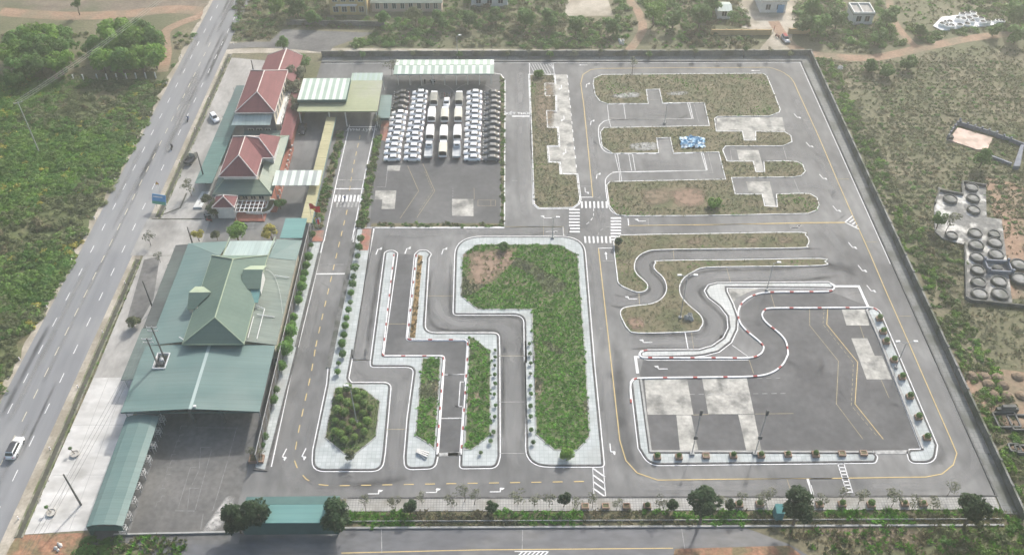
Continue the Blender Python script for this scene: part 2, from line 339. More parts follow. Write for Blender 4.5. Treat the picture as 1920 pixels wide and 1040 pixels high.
def register(root):                              # remember a prototype's children so that copies need no search
    for o in COL.objects:
        if o.parent is not None and (o.parent == root or o.parent.parent == root): TREE.setdefault(o.parent.name, []).append(o)
ORD = ['first', 'second', 'third', 'fourth', 'fifth', 'sixth', 'seventh', 'eighth', 'ninth', 'tenth', 'eleventh', 'twelfth', 'thirteenth',
       'fourteenth', 'fifteenth', 'sixteenth', 'seventeenth', 'eighteenth', 'nineteenth', 'twentieth', 'twenty-first', 'twenty-second',
       'twenty-third', 'twenty-fourth', 'twenty-fifth', 'twenty-sixth', 'twenty-seventh', 'twenty-eighth', 'twenty-ninth', 'thirtieth']

# ================================================================== THE SETTING
ZA, ZP, ZM = .02, .045, .07                      # asphalt, patches, paint
struct('ground', MB().box(-420, 420, -60, 620, -3, 0), 'earth')
hwL = lambda y: -95.7 + .028 * (y - 150); hwR = lambda y: -83.6 + .022 * (y - 150)
def vstrip(f0, f1, y0, y1, z, n=12, mb=None):
    mb = mb or MB(); ys = [y0 + (y1 - y0) * i / n for i in range(n + 1)]
    return mb.sheet([(f0(y), y) for y in ys] + [(f1(y), y) for y in ys[::-1]], z)
highway = struct('highway', vstrip(hwL, hwR, -40, 600, .03, 40), 'highway')
struct('road_shoulder', vstrip(lambda y: hwR(y) - .3, lambda y: hwR(y) + 2.2 + .35 * math.sin(y * .6), -40, 247, .018, 160), 'sand')
struct('verge', vstrip(lambda y: hwL(y) - 1.1 - .35 * math.sin(y * .5) - .3 * math.sin(y * 1.3), lambda y: hwL(y) + .25, -40, 600, .014, 320), 'sand')
k = 0
for base, dx, per, mk, ln in ((156, -93.2, 7.5, 'white', 2.4), (152.7, -89.75, 5.45, 'road_cream', 2.3), (156, -86.2, 7.5, 'white', 2.4)):
    for i in range(-10, 18):
        y = base + per * i
        if 76 < y < 285:
            x = dx + .0265 * (y - 152); struct('lane_dash', MB().sheet([(x - .07, y - ln / 2), (x + .07, y - ln / 2), (x + .07 + .06, y + ln / 2), (x - .07 + .06, y + ln / 2)], .042), mk, parent=highway)

yard_poly = [(-70, 82.2), (-45.2, 82.2), (-45.2, 90.9), (84.9, 90.9), (84.2, 235.2), (-53, 235.5), (-55, 150), (-70, 150)]
yard = struct('asphalt_yard', MB().sheet(yard_poly, ZA), 'asphalt')
def patch(name, pts, m, z=ZP, parent=None): return struct(name, MB().sheet(pts, z), m, parent=parent)
patch('parking_lot', SL((100, 152), (765, 150), (765, 995), (40, 995)), 'asphalt_dark', .03)
patch('manoeuvre_yard', SCC((270, 950), (980, 950), (1090, 870), (930, 680), (930, 600), (1030, 520), (1120, 503), (1560, 500)) + PX((1630, 575), (1738, 848), (1218, 848), (1200, 700)), 'asphalt_dark', .03)
patch('exam_lane', SD((384, 205), (513, 215), (457, 800), (865, 812)) + SF((98, 20), (66, 545)) + SE((1012, 560), (1045, 100)) + SD((700, 925), (288, 912)), 'asphalt_dark', .03)
patch('training_forecourt', [(-64, 83), (-47.2, 83), (-46.2, 107), (-64, 124)], 'asphalt_worn', .03)
# asphalt court round the admin buildings, entry road from the highway, concrete apron with its drain
patch('entrance_court', [(-83, 153.8), (-46.8, 153.8), (-46.8, 204), (-56, 204), (-56, 168), (-71, 168), (-71, 166.3), (-83, 166.3)], 'asphalt', .024)
patch('entrance_apron', [(hwR(152) - .4, 153.8), (-69, 153.8), (-69, 166.2), (hwR(167) - .4, 166.2)], 'concrete', .034)
ap = [(-81.2, 85.2), (-71.3, 85.2), (-71.3, 115), (-72.6, 118), (-72.6, 153.6), (-81.3, 153.6)]
apron = patch('concrete_apron', [(-81.8, 84.2), (-70.6, 85.0), (-70.6, 118.5), (-80.9, 118.5)], 'concrete_new', .03)
patch('old_apron', [(-80.9, 118.5), (-70.6, 118.5), (-70.6, 153.7), (-81.0, 153.7)], 'concrete', .028)
patch('apron_patch', PX((270, 487), (300, 480), (288, 560), (262, 606), (236, 606)), 'asphalt_worn', .034)
patch('upper_apron', [(-80.6, 166.5), (-68, 166.5), (-67, 236), (-79.2, 238), (-80, 200)], 'concrete', .028)
for y in (96, 107): struct('joint', MB().box(-81, -70.8, y, y + .08, .03, .038), 'kerb_grey', parent=apron)
for x in (-78, -74.4): struct('joint', MB().box(x, x + .08, 85.2, 118.4, .03, .0385), 'kerb_grey', parent=apron)
def drain(x0, y0, x1, y1):
    mb = MB(); ribbon(mb, [(x0, y0), (x1, y1)], .9, .036, mi=1); ribbon(mb, [(x0 - .6, y0), (x1 - .6, y1)], .3, .16, z0=0); ribbon(mb, [(x0 + .6, y0), (x1 + .6, y1)], .3, .16, z0=0)
    struct('roadside_drain', mb, ['drain', 'drain_dark'])
drain(-82.4, 83.6, -81.8, 152.6); drain(-81.2, 167, -80.1, 240)
# paths of earth round the site
TRK = []
def clear(x, y): return all((x - a) ** 2 + (y - b) ** 2 > c for a, b, c in TRK)
def path(name, pts, wd, m, z=.012):
    TRK.extend((a, b, (wd * .5 + .7) ** 2) for a, b in resample(smoothline(pts, 8), 1.5))
    struct(name, ribbon(MB(), smoothline(pts, 8), wd, z), m)
path('dirt_track', PX((430, 96), (560, 95), (800, 96), (1000, 97), (1250, 98), (1420, 97)), 2.6, 'sand', .011)
path('dirt_track', PX((1450, 40), (1470, 70), (1500, 95), (1560, 106), (1640, 108), (1720, 92), (1820, 72), (1925, 60)), 3.4, 'dirt', .013)
path('dirt_track', PX((1178, 96), (1195, 75), (1205, 52), (1198, 25), (1180, 0)), 2.6, 'dirt', .012)
path('dirt_track', PX((1720, 92), (1690, 60), (1672, 30), (1668, 0)), 2.2, 'dirt', .0125)
path('dirt_track', PX((0, 22), (120, 30), (230, 27), (320, 18), (392, 22)), 5.0, 'dirt', .012)
path('dirt_track', PX((382, 28), (335, 45), (310, 62), (312, 100), (305, 135)), 3.0, 'dirt', .013)
path('access_lane', PX((425, 88), (480, 84), (560, 88), (620, 95)), 3.4, 'asphalt_worn', .02)
patch('cinder_lot', PX((530, 55), (700, 62), (620, 90), (500, 84)), 'asphalt_worn', .01)
patch('dirt_yard', PX((1380, 0), (1500, 0), (1490, 45), (1480, 95), (1420, 98), (1450, 62), (1390, 52)), 'sand', .0105)
patch('bare_field', PX((0, 0), (400, 0), (385, 22), (230, 22), (120, 24), (0, 12)), 'field_soil', .008)
patch('bare_slope', PX((1700, 690), (1790, 680), (1940, 700), (1940, 800), (1800, 770), (1760, 740)), 'dirt', .008)
patch('bare_slope', PX((1845, 330), (1925, 350), (1925, 560), (1890, 560), (1870, 430)), 'dirt', .009)
patch('tilled_plot', PX((1060, 0), (1140, 0), (1150, 30), (1060, 30)), 'sand', .008)
patch('red_earth_bank', PX((20, 1003), (165, 998), (175, 1045), (0, 1045)), 'red_earth', .012)
# the street along the near side
near_road = struct('near_street', MB().sheet([(-47.5, 60), (53, 60), (60, 70), (52, 77.6), (47, 81.5), (40, 84.8), (-66, 84.9), (-60, 80), (-55, 75)], .015), 'road_wet')
ribbon_y = MB(); ribbon(ribbon_y, PX((640, 1036), (900, 1030), (1262, 1027)), .16, .03)
struct('centre_line', ribbon_y, 'yellow', parent=near_road)
for a, b in (((715, 990), (716, 1036)), ((980, 993), (979, 1030)), ((1278, 990), (1284, 1028))): struct('cross_line', ribbon(MB(), PX(a, b), .12, .031), 'white_worn', parent=near_road)
zz = MB()
for i in range(7): ribbon(zz, PX((968 + 8 * i, 1045), (980 + 8 * i, 1033)), .22, .032)
ribbon(zz, PX((965, 1033), (1026, 1033)), .16, .0325)
struct('hatched_marking', zz, 'white', parent=near_road)
patch('roadside_bank', PX((1265, 1028), (1480, 1022), (1510, 1045), (1262, 1045)), 'red_earth', .022)
# tiled walks inside the perimeter wall and the planted strip beyond
struct('footpath', MB().prism([(-28.2, 88.3), (84.6, 88.0), (84.6, 90.6), (-28.2, 90.9)], 0, .13), 'tile_grey')
struct('footpath', MB().prism([(-53, 235.5), (84.2, 235.2), (87, 238), (-53, 238.2)], 0, .12), 'tile_moss')
struct('footpath', MB().prism([(84.9, 87.2), (87.3, 87.0), (87.0, 238), (84.3, 235.2)], 0, .12), 'tile_moss')
struct('kerb', ribbon(MB(), [(-53, 235.3), (84.2, 235.1), (84.95, 90.7), (-28, 90.95)], .3, .2, z0=0), 'kerb')
struct('edge_line', ribbon(MB(), [(-52, 234.7), (83.6, 234.4), (84.2, 150)], .16, ZM), 'white')
patch('planted_strip', [(-28, 85.1), (88, 84.9), (87, 88.05), (-28, 88.3)], 'soil', .02)
struct('kerb', ribbon(MB(), [(-28, 85.05), (84, 84.95)], .35, .25, z0=0), 'kerb_grey')
struct('kerb', ribbon(MB(), [(-28, 86.3), (84, 86.1)], .12, .32, z0=0), 'kerb_grey')
struct('kerb', ribbon(MB(), [(-66.5, 84.0), (-45, 84.4)], .3, .35, z0=0), 'kerb_grey')

# ------------------------------------------------------------------ islands with kerbs
def island(name, ring, top='tile', kerb='kerb', line=True, lawns=(), h=.13, lawn_m='lawn_soil', kw=.3, lz=.16):
    ring = ccw(clean(ring)); o = struct(name, MB().prism(offset(ring, -kw * .5), 0, h), top)
    struct('kerb', ribbon(MB(), offset(ring, -kw * .5), kw, h + .03, True, z0=0), kerb, parent=o)
    if line: struct('edge_line', ribbon(MB(), offset(ring, .22), .2, ZM, True), 'white', parent=o)
    for lp in lawns:
        lp = ccw(clean(lp)); struct('planting_bed', MB().prism(lp, h - .02, lz), lawn_m, parent=o)
        struct('bed_edging', ribbon(MB(), lp, .22, lz + .04, True, z0=h - .02), 'kerb_grey', parent=o)
    return o
def band(pts, wd, z, step=.84, z0=0, gap=5):           # red and white painted kerb stones
    pts = resample(pts, .42); n = max(1, round(step / .42)); return ribbon(MB(), pts, wd, z, z0=z0, mi=lambda i: 1 if (i // n) % gap == 0 else 0)

hexbed = SE((515, 228), (650, 228), (735, 295), (714, 468), (620, 545), (560, 548), (467, 470))
med = PX((668.7, 429), (618, 680), (616.5, 697.7)) + SE((480, 205), (412, 530), (408, 628), (742, 628), (755, 540), (785, 203), (590, 203), (577, 180), (603, 40)) + PX((660, 672), (700, 428))
I1 = island('median_island', fillet(med, [0, 0, 0, 0, 0, 4.5, 4.5, 0, 1.5, 1, 1, 0, 0, 0]), lawns=[hexbed])
struct('stone_edging', ribbon(MB(), PX((664, 455), (616, 690)), 1.0, .2, z0=.1), 'tomb_grey', parent=I1)
l2a = SE((942, 85), (1030, 85), (1000, 525), (975, 500), (908, 460))
r2 = SD((305, 200), (330, 188), (360, 188), (384, 203), (285, 915), (705, 915)) + SE((1045, 90), (1012, 558), (1000, 615), (860, 620), (857, 560), (872, 375), (906, 122), (692, 122)) + SD((208, 950),)
I2 = island('tiled_island', fillet(r2, [.5, .5, .5, .5, .5, 1.6, 0, 0, 2.4, 2.4, 0, 0, 1.8, .8, 0]), lawns=[l2a])
l3a = SD((880, 790), (912, 788), (1033, 885)) + SF((207, 42), (205, 455), (120, 525), (82, 528), (104, 10))
l3b = SD((532, 216), (563, 222), (512, 788), (474, 788))
r3 = SD((513, 212), (540, 186), (590, 186), (618, 210), (602, 235), (570, 757), (1086, 757)) + SF((247, 40), (249, 560), (235, 613), (62, 615), (64, 545), (98, 20)) + SD((870, 803), (455, 803))
I3 = island('tiled_island', fillet(r3, [.5, .8, .8, .5, 0, 2.6, 1.2, 0, 2.5, 2.5, .6, 0, 0, 1.0, .8]), lawns=[l3a])
struct('planting_bed', MB().prism(l3b, .1, .17), 'brown_soil', parent=I3)
l4 = SD((940, 145), (1505, 145), (1635, 215), (1690, 960)) + SF((690, 465), (630, 530), (520, 530), (430, 455), (420, 0)) + SD((1330, 960), (1320, 592), (945, 592), (830, 500), (840, 215))
r4 = SD((795, 90), (1675, 90), (1745, 960)) + SF((757, 607), (385, 607), (380, 0)) + SD((1275, 960), (1270, 626), (780, 626))
I4 = island('lawn_island', fillet(r4, [6, 5.5, 0, .6, 4, 0, 0, 2.5, .8], 8), lawns=[l4])
# red and white kerbs on the two U-shaped lanes
rw = lambda n, pts, par, wd=.24: struct(n, band(pts, wd, .24), ['white', 'red_paint'], parent=par)
rw('painted_kerb', fillet(SD((365, 212), (285, 915), (705, 915)) + SE((1045, 90), (1012, 558)), [0, .5, 1.5, 0, 0])[0:], I2)
rw('painted_kerb', fillet(SD((520, 216), (457, 803), (868, 803)) + SF((98, 20), (64, 560)), [0, .8, 1.2, 0, 0]), I3)
# the manoeuvre yard's frame of pavement
l5 = SG((62, 200), (75, 182), (104, 182), (152, 540)) + SH((302, 543), (322, 560), (312, 588)) + SG((150, 600), (100, 520))
I5 = island('yard_pavement', fillet(l5, [.8, .8, 0, 0, .8, 1.2, .8, 4.5, 0]), 'tile')
r5 = SH((475, 545), (485, 530), (545, 528), (340, 0)) + SH2((275, 890), (300, 873), (335, 895)) + SH((397, 0), (612, 505), (600, 590), (485, 588))
I5b = island('yard_pavement', fillet(r5, [.5, 0, .3, 0, .5, 1.2, 1.0, 0, 0, 3.4, 1.6]), 'tile')
struct('inner_kerb', ribbon(MB(), SH((545, 524), (336, -6)) + SH2((272, 888),), .45, .26, z0=0), 'kerb_grey', parent=I5b)
struct('inner_kerb', ribbon(MB(), SG((108, 186), (156, 537)) + SH((300, 540),), .4, .26, z0=0), 'kerb_grey', parent=I5)
# the S bend
sp = SCC((262, 893), (300, 886), (650, 884), (740, 858), (815, 805), (850, 735), (842, 655), (790, 588), (712, 528), (690, 485), (715, 448), (770, 434), (1515, 429), (1553, 448), (1545, 468), (1490, 466), (830, 461), (832, 490), (872, 570), (905, 665), (900, 745), (860, 830), (780, 892), (690, 915), (620, 924), (270, 934), (250, 915))
I6 = island('s_bend_pavement', sp, 'tile_white')
k1 = smoothline(SCC((300, 886), (262, 895), (250, 915), (275, 934), (420, 936), (620, 937), (800, 937), (980, 937), (1055, 915), (1082, 870), (1055, 828), (960, 748), (917, 685), (913, 620), (945, 560), (1020, 515), (1120, 497), (1300, 494), (1500, 492), (1545, 482), (1556, 458), (1520, 435)), 6)
rw('painted_kerb', k1, I6, .32)
k2 = smoothline(SG((60, 300), (58, 215), (75, 188), (120, 180), (400, 176), (640, 172), (735, 157), (795, 118), (822, 70)) + SCC((1245, 900), (1232, 830), (1190, 775), (1100, 700), (1072, 655), (1085, 622), (1130, 604), (1400, 602), (1700, 600), (1810, 600), (1850, 625)), 6)
struct('painted_kerb', band(k2, .32, .24, gap=7), ['white', 'red_paint'], parent=I5)
a7 = SCC((72, 160), (110, 122), (160, 110), (700, 101), (1310, 92), (1365, 112), (1390, 150), (1375, 185), (1335, 199), (800, 206), (390, 212), (290, 228), (235, 265), (216, 320), (230, 370), (290, 425), (306, 455), (290, 487), (240, 498), (180, 480), (108, 440), (93, 370))
I7 = island('grass_island', smoothline(a7, 3, True), 'soil', 'white', False, kw=.2)
b7 = SCC((400, 282), (900, 276), (1460, 268), (1497, 290), (1475, 318), (1000, 325), (700, 331), (620, 355), (550, 400), (520, 460), (530, 520), (580, 580), (650, 640), (677, 690), (660, 735), (600, 762), (240, 772), (170, 745), (135, 690), (116, 640), (130, 605), (190, 588), (330, 570), (400, 530), (427, 470), (405, 400), (345, 340), (352, 300))
I8 = island('grass_island', smoothline(b7, 3, True), 'soil', 'white', False, kw=.2)
g9 = SA((500, 150), (455, 170), (450, 200), (462, 265), (490, 300), (530, 313), (762, 313), (750, 235), (820, 233), (836, 310), (990, 308), (1070, 308), (1098, 434), (510, 445), (490, 470), (500, 550), (560, 590), (820, 588), (808, 505), (880, 502), (898, 588), (1055, 585), (1150, 583), (1188, 732), (545, 745), (525, 765), (540, 880), (580, 930), (640, 938)) + \
    SB((0, 937), (640, 925), (690, 905), (703, 875), (690, 835), (650, 812), (590, 810), (460, 815), (465, 885), (400, 880), (385, 815), (235, 815), (215, 725), (555, 722), (600, 715), (626, 690), (612, 652), (580, 634), (525, 630), (390, 632), (395, 690), (350, 690), (335, 632), (190, 632), (165, 570), (180, 550), (500, 548), (552, 525), (545, 490), (510, 468), (345, 465), (345, 515), (285, 515), (275, 465), (130, 465), (120, 395), (135, 385), (425, 382), (480, 360), (486, 345), (440, 225), (410, 155), (385, 143), (0, 145))
I9 = island('grass_island', g9, 'soil', 'white', False, kw=.2, h=.1)
g10 = SA((97, 150), (235, 150), (240, 200), (185, 200), (187, 268), (245, 268), (245, 352), (195, 352), (200, 445), (255, 445), (262, 548), (198, 548), (205, 638), (265, 640), (270, 703), (362, 705), (380, 845), (370, 870), (340, 892), (150, 895), (122, 872))
I10 = island('grass_island', g10, 'soil', 'white', True, h=.1, kw=.2)
patch('concrete_bay', SA((236, 150), (308, 150), (360, 705), (271, 703)), 'concrete_patch')
for q in (((188, 203), (240, 203), (244, 266), (190, 266)), ((197, 365), (250, 365), (257, 445), (202, 445)), ((200, 555), (264, 555), (268, 638), (207, 638))): patch('concrete_bay', SA(*q), 'concrete_patch', .05)
for q in (((130, 390), (495, 388), (512, 465), (348, 463), (348, 513), (285, 513), (272, 463), (133, 463)), ((242, 570), (362, 570), (395, 688), (350, 688), (330, 632), (255, 630)), ((292, 745), (425, 745), (440, 810), (460, 885), (405, 880), (385, 815), (310, 808))): patch('concrete_bay', SB(*q), 'concrete_patch', .055)
for q in (((1208, 708), (1288, 708), (1300, 777), (1214, 777)), ((1268, 778), (1296, 778), (1310, 847), (1275, 847)), ((1316, 708), (1400, 708), (1414, 776), (1328, 776)), ((1384, 777), (1414, 777), (1428, 847), (1400, 847)), ((1596, 634), (1626, 634), (1640, 667), (1654, 667), (1672, 711), (1625, 711)), ((1578, 580), (1622, 580), (1630, 610), (1587, 610)), ((1367, 541), (1425, 541), (1400, 549), (1380, 560), (1370, 575))): patch('concrete_bay', PX(*q), 'concrete_patch', .055)
for q in (((72, 795), (188, 795), (178, 897), (105, 897), (110, 845), (66, 845)), ((498, 842), (617, 842), (617, 937), (498, 935)), ((140, 655), (212, 655), (205, 685), (138, 685))): patch('concrete_bay', SL(*q), 'concrete_patch', .05)

# ------------------------------------------------------------------ painted markings
def line(pts, wd=.15, m='white', closed=False, z=ZM, nm='marking_line'): return struct(nm, ribbon(MB(), pts, wd, z, closed), m, parent=yard)
def dashed(pts, on, off, wd, m, nm='marking_dash', z=ZM):
    q = resample(pts, .25); n1 = max(1, round(on / .25)); per = n1 + max(1, round(off / .25))
    for i in range(0, len(q) - n1, per): struct(nm, ribbon(MB(), q[i:i + n1 + 1], wd, z), m, parent=yard)
# start road on the west side
line(SR((1245, 20), (1140, 480), (1030, 1000)) + PX((606, 455), (585, 545), (560, 650)) + SE((335, 10), (205, 610)), .22)
line(SR((1467, 20), (1380, 420), (1290, 880), (1265, 1000)) + PX((668, 429), (619, 680)), .22)
dashed(SR((1335, 110), (1270, 400), (1245, 580)), 1.7, 1.7, .16, 'yellow')
dashed(PX((651, 394), (626, 500), (603, 600), (592, 650)) + SE((423, 15), (400, 150), (365, 310), (335, 450), (317, 560)), 1.8, 1.9, .18, 'yellow')
dashed(SE((318, 580), (335, 625), (375, 670), (420, 695), (500, 703), (1090, 692)) + SF((90, 691), (700, 681)), 1.8, 1.9, .18, 'yellow')
for a, b, wd, m in (((1243, 38), (1465, 38), .3, 'white'), ((1150, 486), (1375, 486), .2, 'white_worn'), ((1130, 562), (1368, 562), .3, 'white')): line(SR(a, b), wd, m)
line(SQ((315, 464), (508, 462)), .35); line(SQ((335, 403), (525, 402)), .15, 'white_worn')
for i in range(8):
    x = 1120 + i * 32; struct('crossing_bar', MB().sheet(SR((x + 3, 615), (x + 20, 615), (x + 10, 672), (x - 7, 672)), ZM), 'white', parent=yard)
    if i > 0: struct('crossing_bar', MB().sheet(SR((x - 18 + 3, 678), (x - 18 + 18, 678), (x - 18 + 10, 718), (x - 18 - 6, 718)), ZM), 'white_worn', parent=yard)
# parking lot zigzag
line(SL((250, 655), (312, 797), (207, 952)), .13, 'yellow_worn'); line(SL((335, 645), (402, 797), (302, 945)), .13, 'yellow_worn'); dashed(SL((345, 690), (390, 795), (310, 915)), .8, .6, .1, 'yellow_worn')
line(SL((140, 655), (128, 775), (80, 775)), .1, 'white_worn'); line(SL((642, 848), (740, 848), (740, 880), (642, 880)), .1, 'yellow_worn', True); line(SL((714, 848), (714, 880)), .1, 'yellow_worn')
line(SL((620, 780), (622, 845)), .1, 'yellow_worn'); dashed(SL((503, 780), (500, 932)), .6, .5, .1, 'white_worn')
line(SL((720, 140), (770, 148), (793, 180), (790, 998), (55, 1000), (40, 1040)), .25)
for cx, rr in ((400, 110), (620, 110)):
    line([P(680 + (cx + rr * math.cos(t)) / 2.97, 90 + (262 + 65 * math.sin(t)) / 2.97) for t in np.linspace(math.pi, 2 * math.pi, 18)], .1, 'white_worn')
# centre junction and straight roads
line(SA((97, 84), (104, 500), (120, 880)), .18); line(SA((0, 382), (100, 382)), .5); line(SA((0, 395), (100, 393)), .12, 'white_worn')
line(SA((228, 84), (236, 150)), .15)
for i in range(9): line(SA((98 + i * 15, 90), (128 + i * 15 if i < 7 else 232, 145 if i < 7 else 120)), .12)
line(SA((450, 832), (432, 640), (400, 320), (383, 200), (395, 150), (440, 122), (500, 116), (900, 112)) + SB((0, 112), (420, 110)) + smoothline(SB((440, 114), (500, 138), (552, 180), (590, 260), (700, 500), (800, 735), (888, 935)), 5) + SCC((1725, 75), (1790, 220), (1901, 480)) + SH((475, 0), (590, 265), (680, 470), (712, 545), (695, 600), (640, 645), (560, 660), (0, 668)) + SG((1040, 667), (560, 670), (190, 675), (90, 640), (35, 580), (5, 480)) + SD((1868, 960), (1780, 170)), .17, 'yellow')
line(SA((378, 833), (450, 833)), .25); line(SA((370, 772), (445, 772)), .12, 'white_worn')
line(SD((1778, 168), (1880, 168)), .22); line(SD((1790, 255), (1885, 258)), .12, 'white_worn')
for i in range(7):
    x = 383 + i * 23; struct('crossing_bar', MB().sheet(SA((x, 856), (x + 10, 856), (x + 12, 893), (x + 2, 893)), ZM), 'white', parent=yard)
    x = 1680 + i * 29
    if i < 7: struct('crossing_bar', MB().sheet(SD((x, 86), (x + 12, 86), (x + 16, 132), (x + 4, 132)), ZM), 'white', parent=yard)
for i in range(8):
    y = 898 + i * 17.5
    struct('crossing_bar', MB().sheet(SA((317, y), (377, y), (378, y + 8), (318, y + 8)), ZM), 'white', parent=yard)
    y = 945 + i * 17; struct('crossing_bar', MB().sheet(SA((549, y), (607, y), (609, y + 8), (550, y + 8)), ZM), 'white', parent=yard)
dashed(smoothline(SA((455, 895), (452, 940), (425, 975), (385, 998)), 6), 1.0, .8, .14, 'white'); dashed(smoothline(SD((1775, 80), (1790, 50), (1830, 25), (1900, 12)), 6), 1.0, .8, .14, 'white_worn')
line(SA((0, 998), (287, 996), (290, 1040)), .15, 'yellow_worn'); line(SD((1400, 20), (1400, 80)), .12, 'yellow_worn'); line(SD((1535, 20), (1540, 80)), .22); line(SD((1130, 20), (1535, 20)), .14, 'yellow_worn'); line(SA((174, 950), (178, 1000)), .1, 'white_worn')
line(SA((0, 740), (30, 740)), .15, 'white_worn')
line(SD((220, 28), (1125, 27), (1130, 0)), .25); line(SD((222, 28), (75, 930)), .22)
line(SCC((170, 0), (175, 48)), .22); line(SCC((175, 48), (1640, 28)), .16, 'yellow'); line(SCC((305, 0), (307, 45)), .12, 'white_worn')
line(SB((0, 988), (640, 973), (845, 972)), .14, 'yellow')
for a, b in (((845, 972), (888, 935)), ((845, 972), (925, 1012)), ((870, 972), (897, 952)), ((885, 985), (905, 968)), ((903, 1000), (915, 985))): line(SB(a, b), .3)
for a, b in (((800, 730), (868, 733)),): line(SB(a, b), .12, 'yellow_worn')
for a, b in (((130, 248), (185, 250)), ((265, 555), (325, 557)), ((428, 916), (490, 918))): line(SH2(a, b), .14, 'yellow_worn')
# bays on the right
for q in (((535, 402), (1003, 395), (978, 308), (990, 308), (1010, 397)), ((560, 692), (1083, 683), (1055, 588), (1066, 588), (1088, 683))): line(SA(*q), .17)
for q in (((530, 313), (540, 400), (552, 445)), ((622, 313), (633, 396)), ((573, 592), (597, 690), (600, 742)), ((588, 592), (612, 742)), ((650, 592), (667, 686)), ((672, 592), (687, 686))): line(SA(*q), .13, 'white')
for q in (((1015, 318), (1040, 412)), ((1093, 590), (1120, 698), (1060, 700)), ((765, 250), (815, 248)), ((770, 290), (830, 288)), ((820, 520), (875, 518)), ((828, 562), (890, 560))): line(SA(*q), .1, 'white_worn')
for q in (((530, 315), (762, 313)), ((836, 312), (980, 308)), ((560, 591), (820, 590)), ((898, 590), (1055, 587))): dashed(SA(*q), 2.0, 1.0, .25, 'white')
line(smoothline(SA((1000, 396), (700, 400), (545, 403), (500, 420), (482, 455), (492, 540), (520, 578), (560, 591)), 5), .2); line(smoothline(SA((1080, 684), (700, 692), (580, 694), (535, 715), (520, 755), (538, 880), (575, 925), (640, 939)), 5), .2)
for q in (((428, 395), (443, 455)), ((500, 553), (522, 627)), ((558, 728), (592, 808)), ((205, 570), (215, 628)), ((205, 568), (320, 566)), ((215, 730), (235, 812))): line(SB(*q), .12, 'white_worn')
dashed(SA((308, 155), (362, 700)), 1.2, 2.6, .2, 'white')
# S bend surroundings
for q in (((475, 215), (480, 275)), ((833, 332), (860, 425)), ((243, 500), (248, 580)), ((1132, 510), (1157, 595))): line(SCC(*q), .13, 'yellow_worn')
line(SCC((552, 755), (575, 880)), .2); line(SCC((597, 765), (613, 880)), .1, 'yellow_worn'); line(SCC((870, 850), (975, 925)), .14, 'white'); line(SCC((985, 950), (1015, 1040)), .14, 'yellow_worn')
line(SCC((250, 930), (220, 930), (235, 1040)), .55, 'white'); line(SCC((1555, 455), (1722, 455), (1790, 605)), .55, 'white')
line(SCC((280, 945), (310, 952), (980, 950)), .15); line(SE((1015, 552), (1118, 548)), .8, 'white_worn'); line(SF((0, 550), (62, 548)), .7, 'white_worn')
line(SH((305, 540), (480, 538)), .8, 'white_worn')
line(PX((1518, 578), (1518, 610), (1572, 677), (1568, 757), (1618, 823)), .13, 'yellow_worn'); line(PX((1552, 578), (1550, 608), (1608, 679), (1603, 757), (1656, 823)), .14, 'yellow'); dashed(PX((1545, 578), (1543, 608), (1600, 680), (1596, 760), (1649, 823)), .7, .5, .11, 'yellow_worn')
line(PX((1612, 610), (1620, 634)), .12, 'yellow_worn'); line(PX((1652, 712), (1667, 746)), .12, 'yellow_worn')
dashed(SG((345, 258), (820, 253)), .9, .8, .12, 'white_worn'); line(SG((360, 358), (440, 355)), .12, 'yellow_worn'); line(SG((665, 353), (852, 351)), .12, 'yellow_worn'); dashed(SG((675, 180), (790, 178)), .9, .8, .12, 'white_worn')
line(SG((820, 670), (835, 715)), .15, 'yellow_worn'); line(SG((920, 668), (945, 748)), .4, 'white')
line(SH((130, 590), (175, 735)), .18); line(SH((160, 590), (205, 738)), .18)
for i in range(9): line(SH((130 + i * 5.3, 597 + i * 17), (162 + i * 5.3, 597 + i * 17)), .22)
line(SH((0, 700), (12, 748)), .3, 'white')
line(SF((705, 612), (712, 755)), .12, 'white'); line(SF((757, 612), (768, 755)), .15)
for i in range(5): line(SF((707, 618 + i * 32), (765, 660 + i * 32)), .28)
# exam lanes on the left block
for q in (((318, 692), (455, 691)), ((75, 940), (200, 940)), ((600, 497), (770, 498)), ((1090, 912), (1285, 912))): line(SD(*q), .14, 'yellow_worn')
for q in (((1048, 162), (1118, 162)), ((1030, 375), (1118, 375)), ((1095, 317), (1118, 317))): line(SE(*q), .16, 'white')
for q in (((0, 162), (82, 160)), ((0, 373), (70, 373)), ((30, 317), (72, 317), (80, 197), (60, 197), (52, 317))): line(SF(*q), .16, 'white')
line(SE((600, 90), (690, 90)), .14, 'yellow'); line(SE((763, 428), (865, 428)), .14, 'yellow_worn')
for q in (((250, 72), (378, 72)), ((250, 295), (385, 294)), ((250, 545), (385, 545))): line(SF(*q), .12, 'white_worn')
# the forecourt of the hall
SK = C(140, 780, 4.0)
line(SK((1215, 90), (1150, 330), (1035, 710)), .16, 'faint'); line(SK((1222, 88), (900, 85)), .12, 'faint'); line(SK((1030, 235), (945, 232), (935, 400), (880, 515)), .12, 'faint')
line(SK((1028, 250), (905, 700)), .12, 'faint'); line(SK((935, 540), (865, 538), (845, 700)), .14, 'faint'); line(SK((755, 708), (900, 710)), .16, 'faint'); line(SK((870, 382), (775, 690)), .12, 'faint'); line(SK((870, 382), (915, 382)), .12, 'faint'); line(SK((965, 730), (945, 850)), .12, 'faint')
for a, b, c in ((800, 72, 45), (790, 140, 30), (770, 185, 25), (755, 230, 22), (730, 285, 30), (725, 333, 25), (700, 385, 30), (690, 435, 30), (670, 490, 30), (652, 540, 28), (655, 597, 22), (620, 640, 20)): line(SK((a, b), (a + c, b)), .14, 'faint'); line(SK((a, b), (a - 12, b + 40)), .1, 'faint')
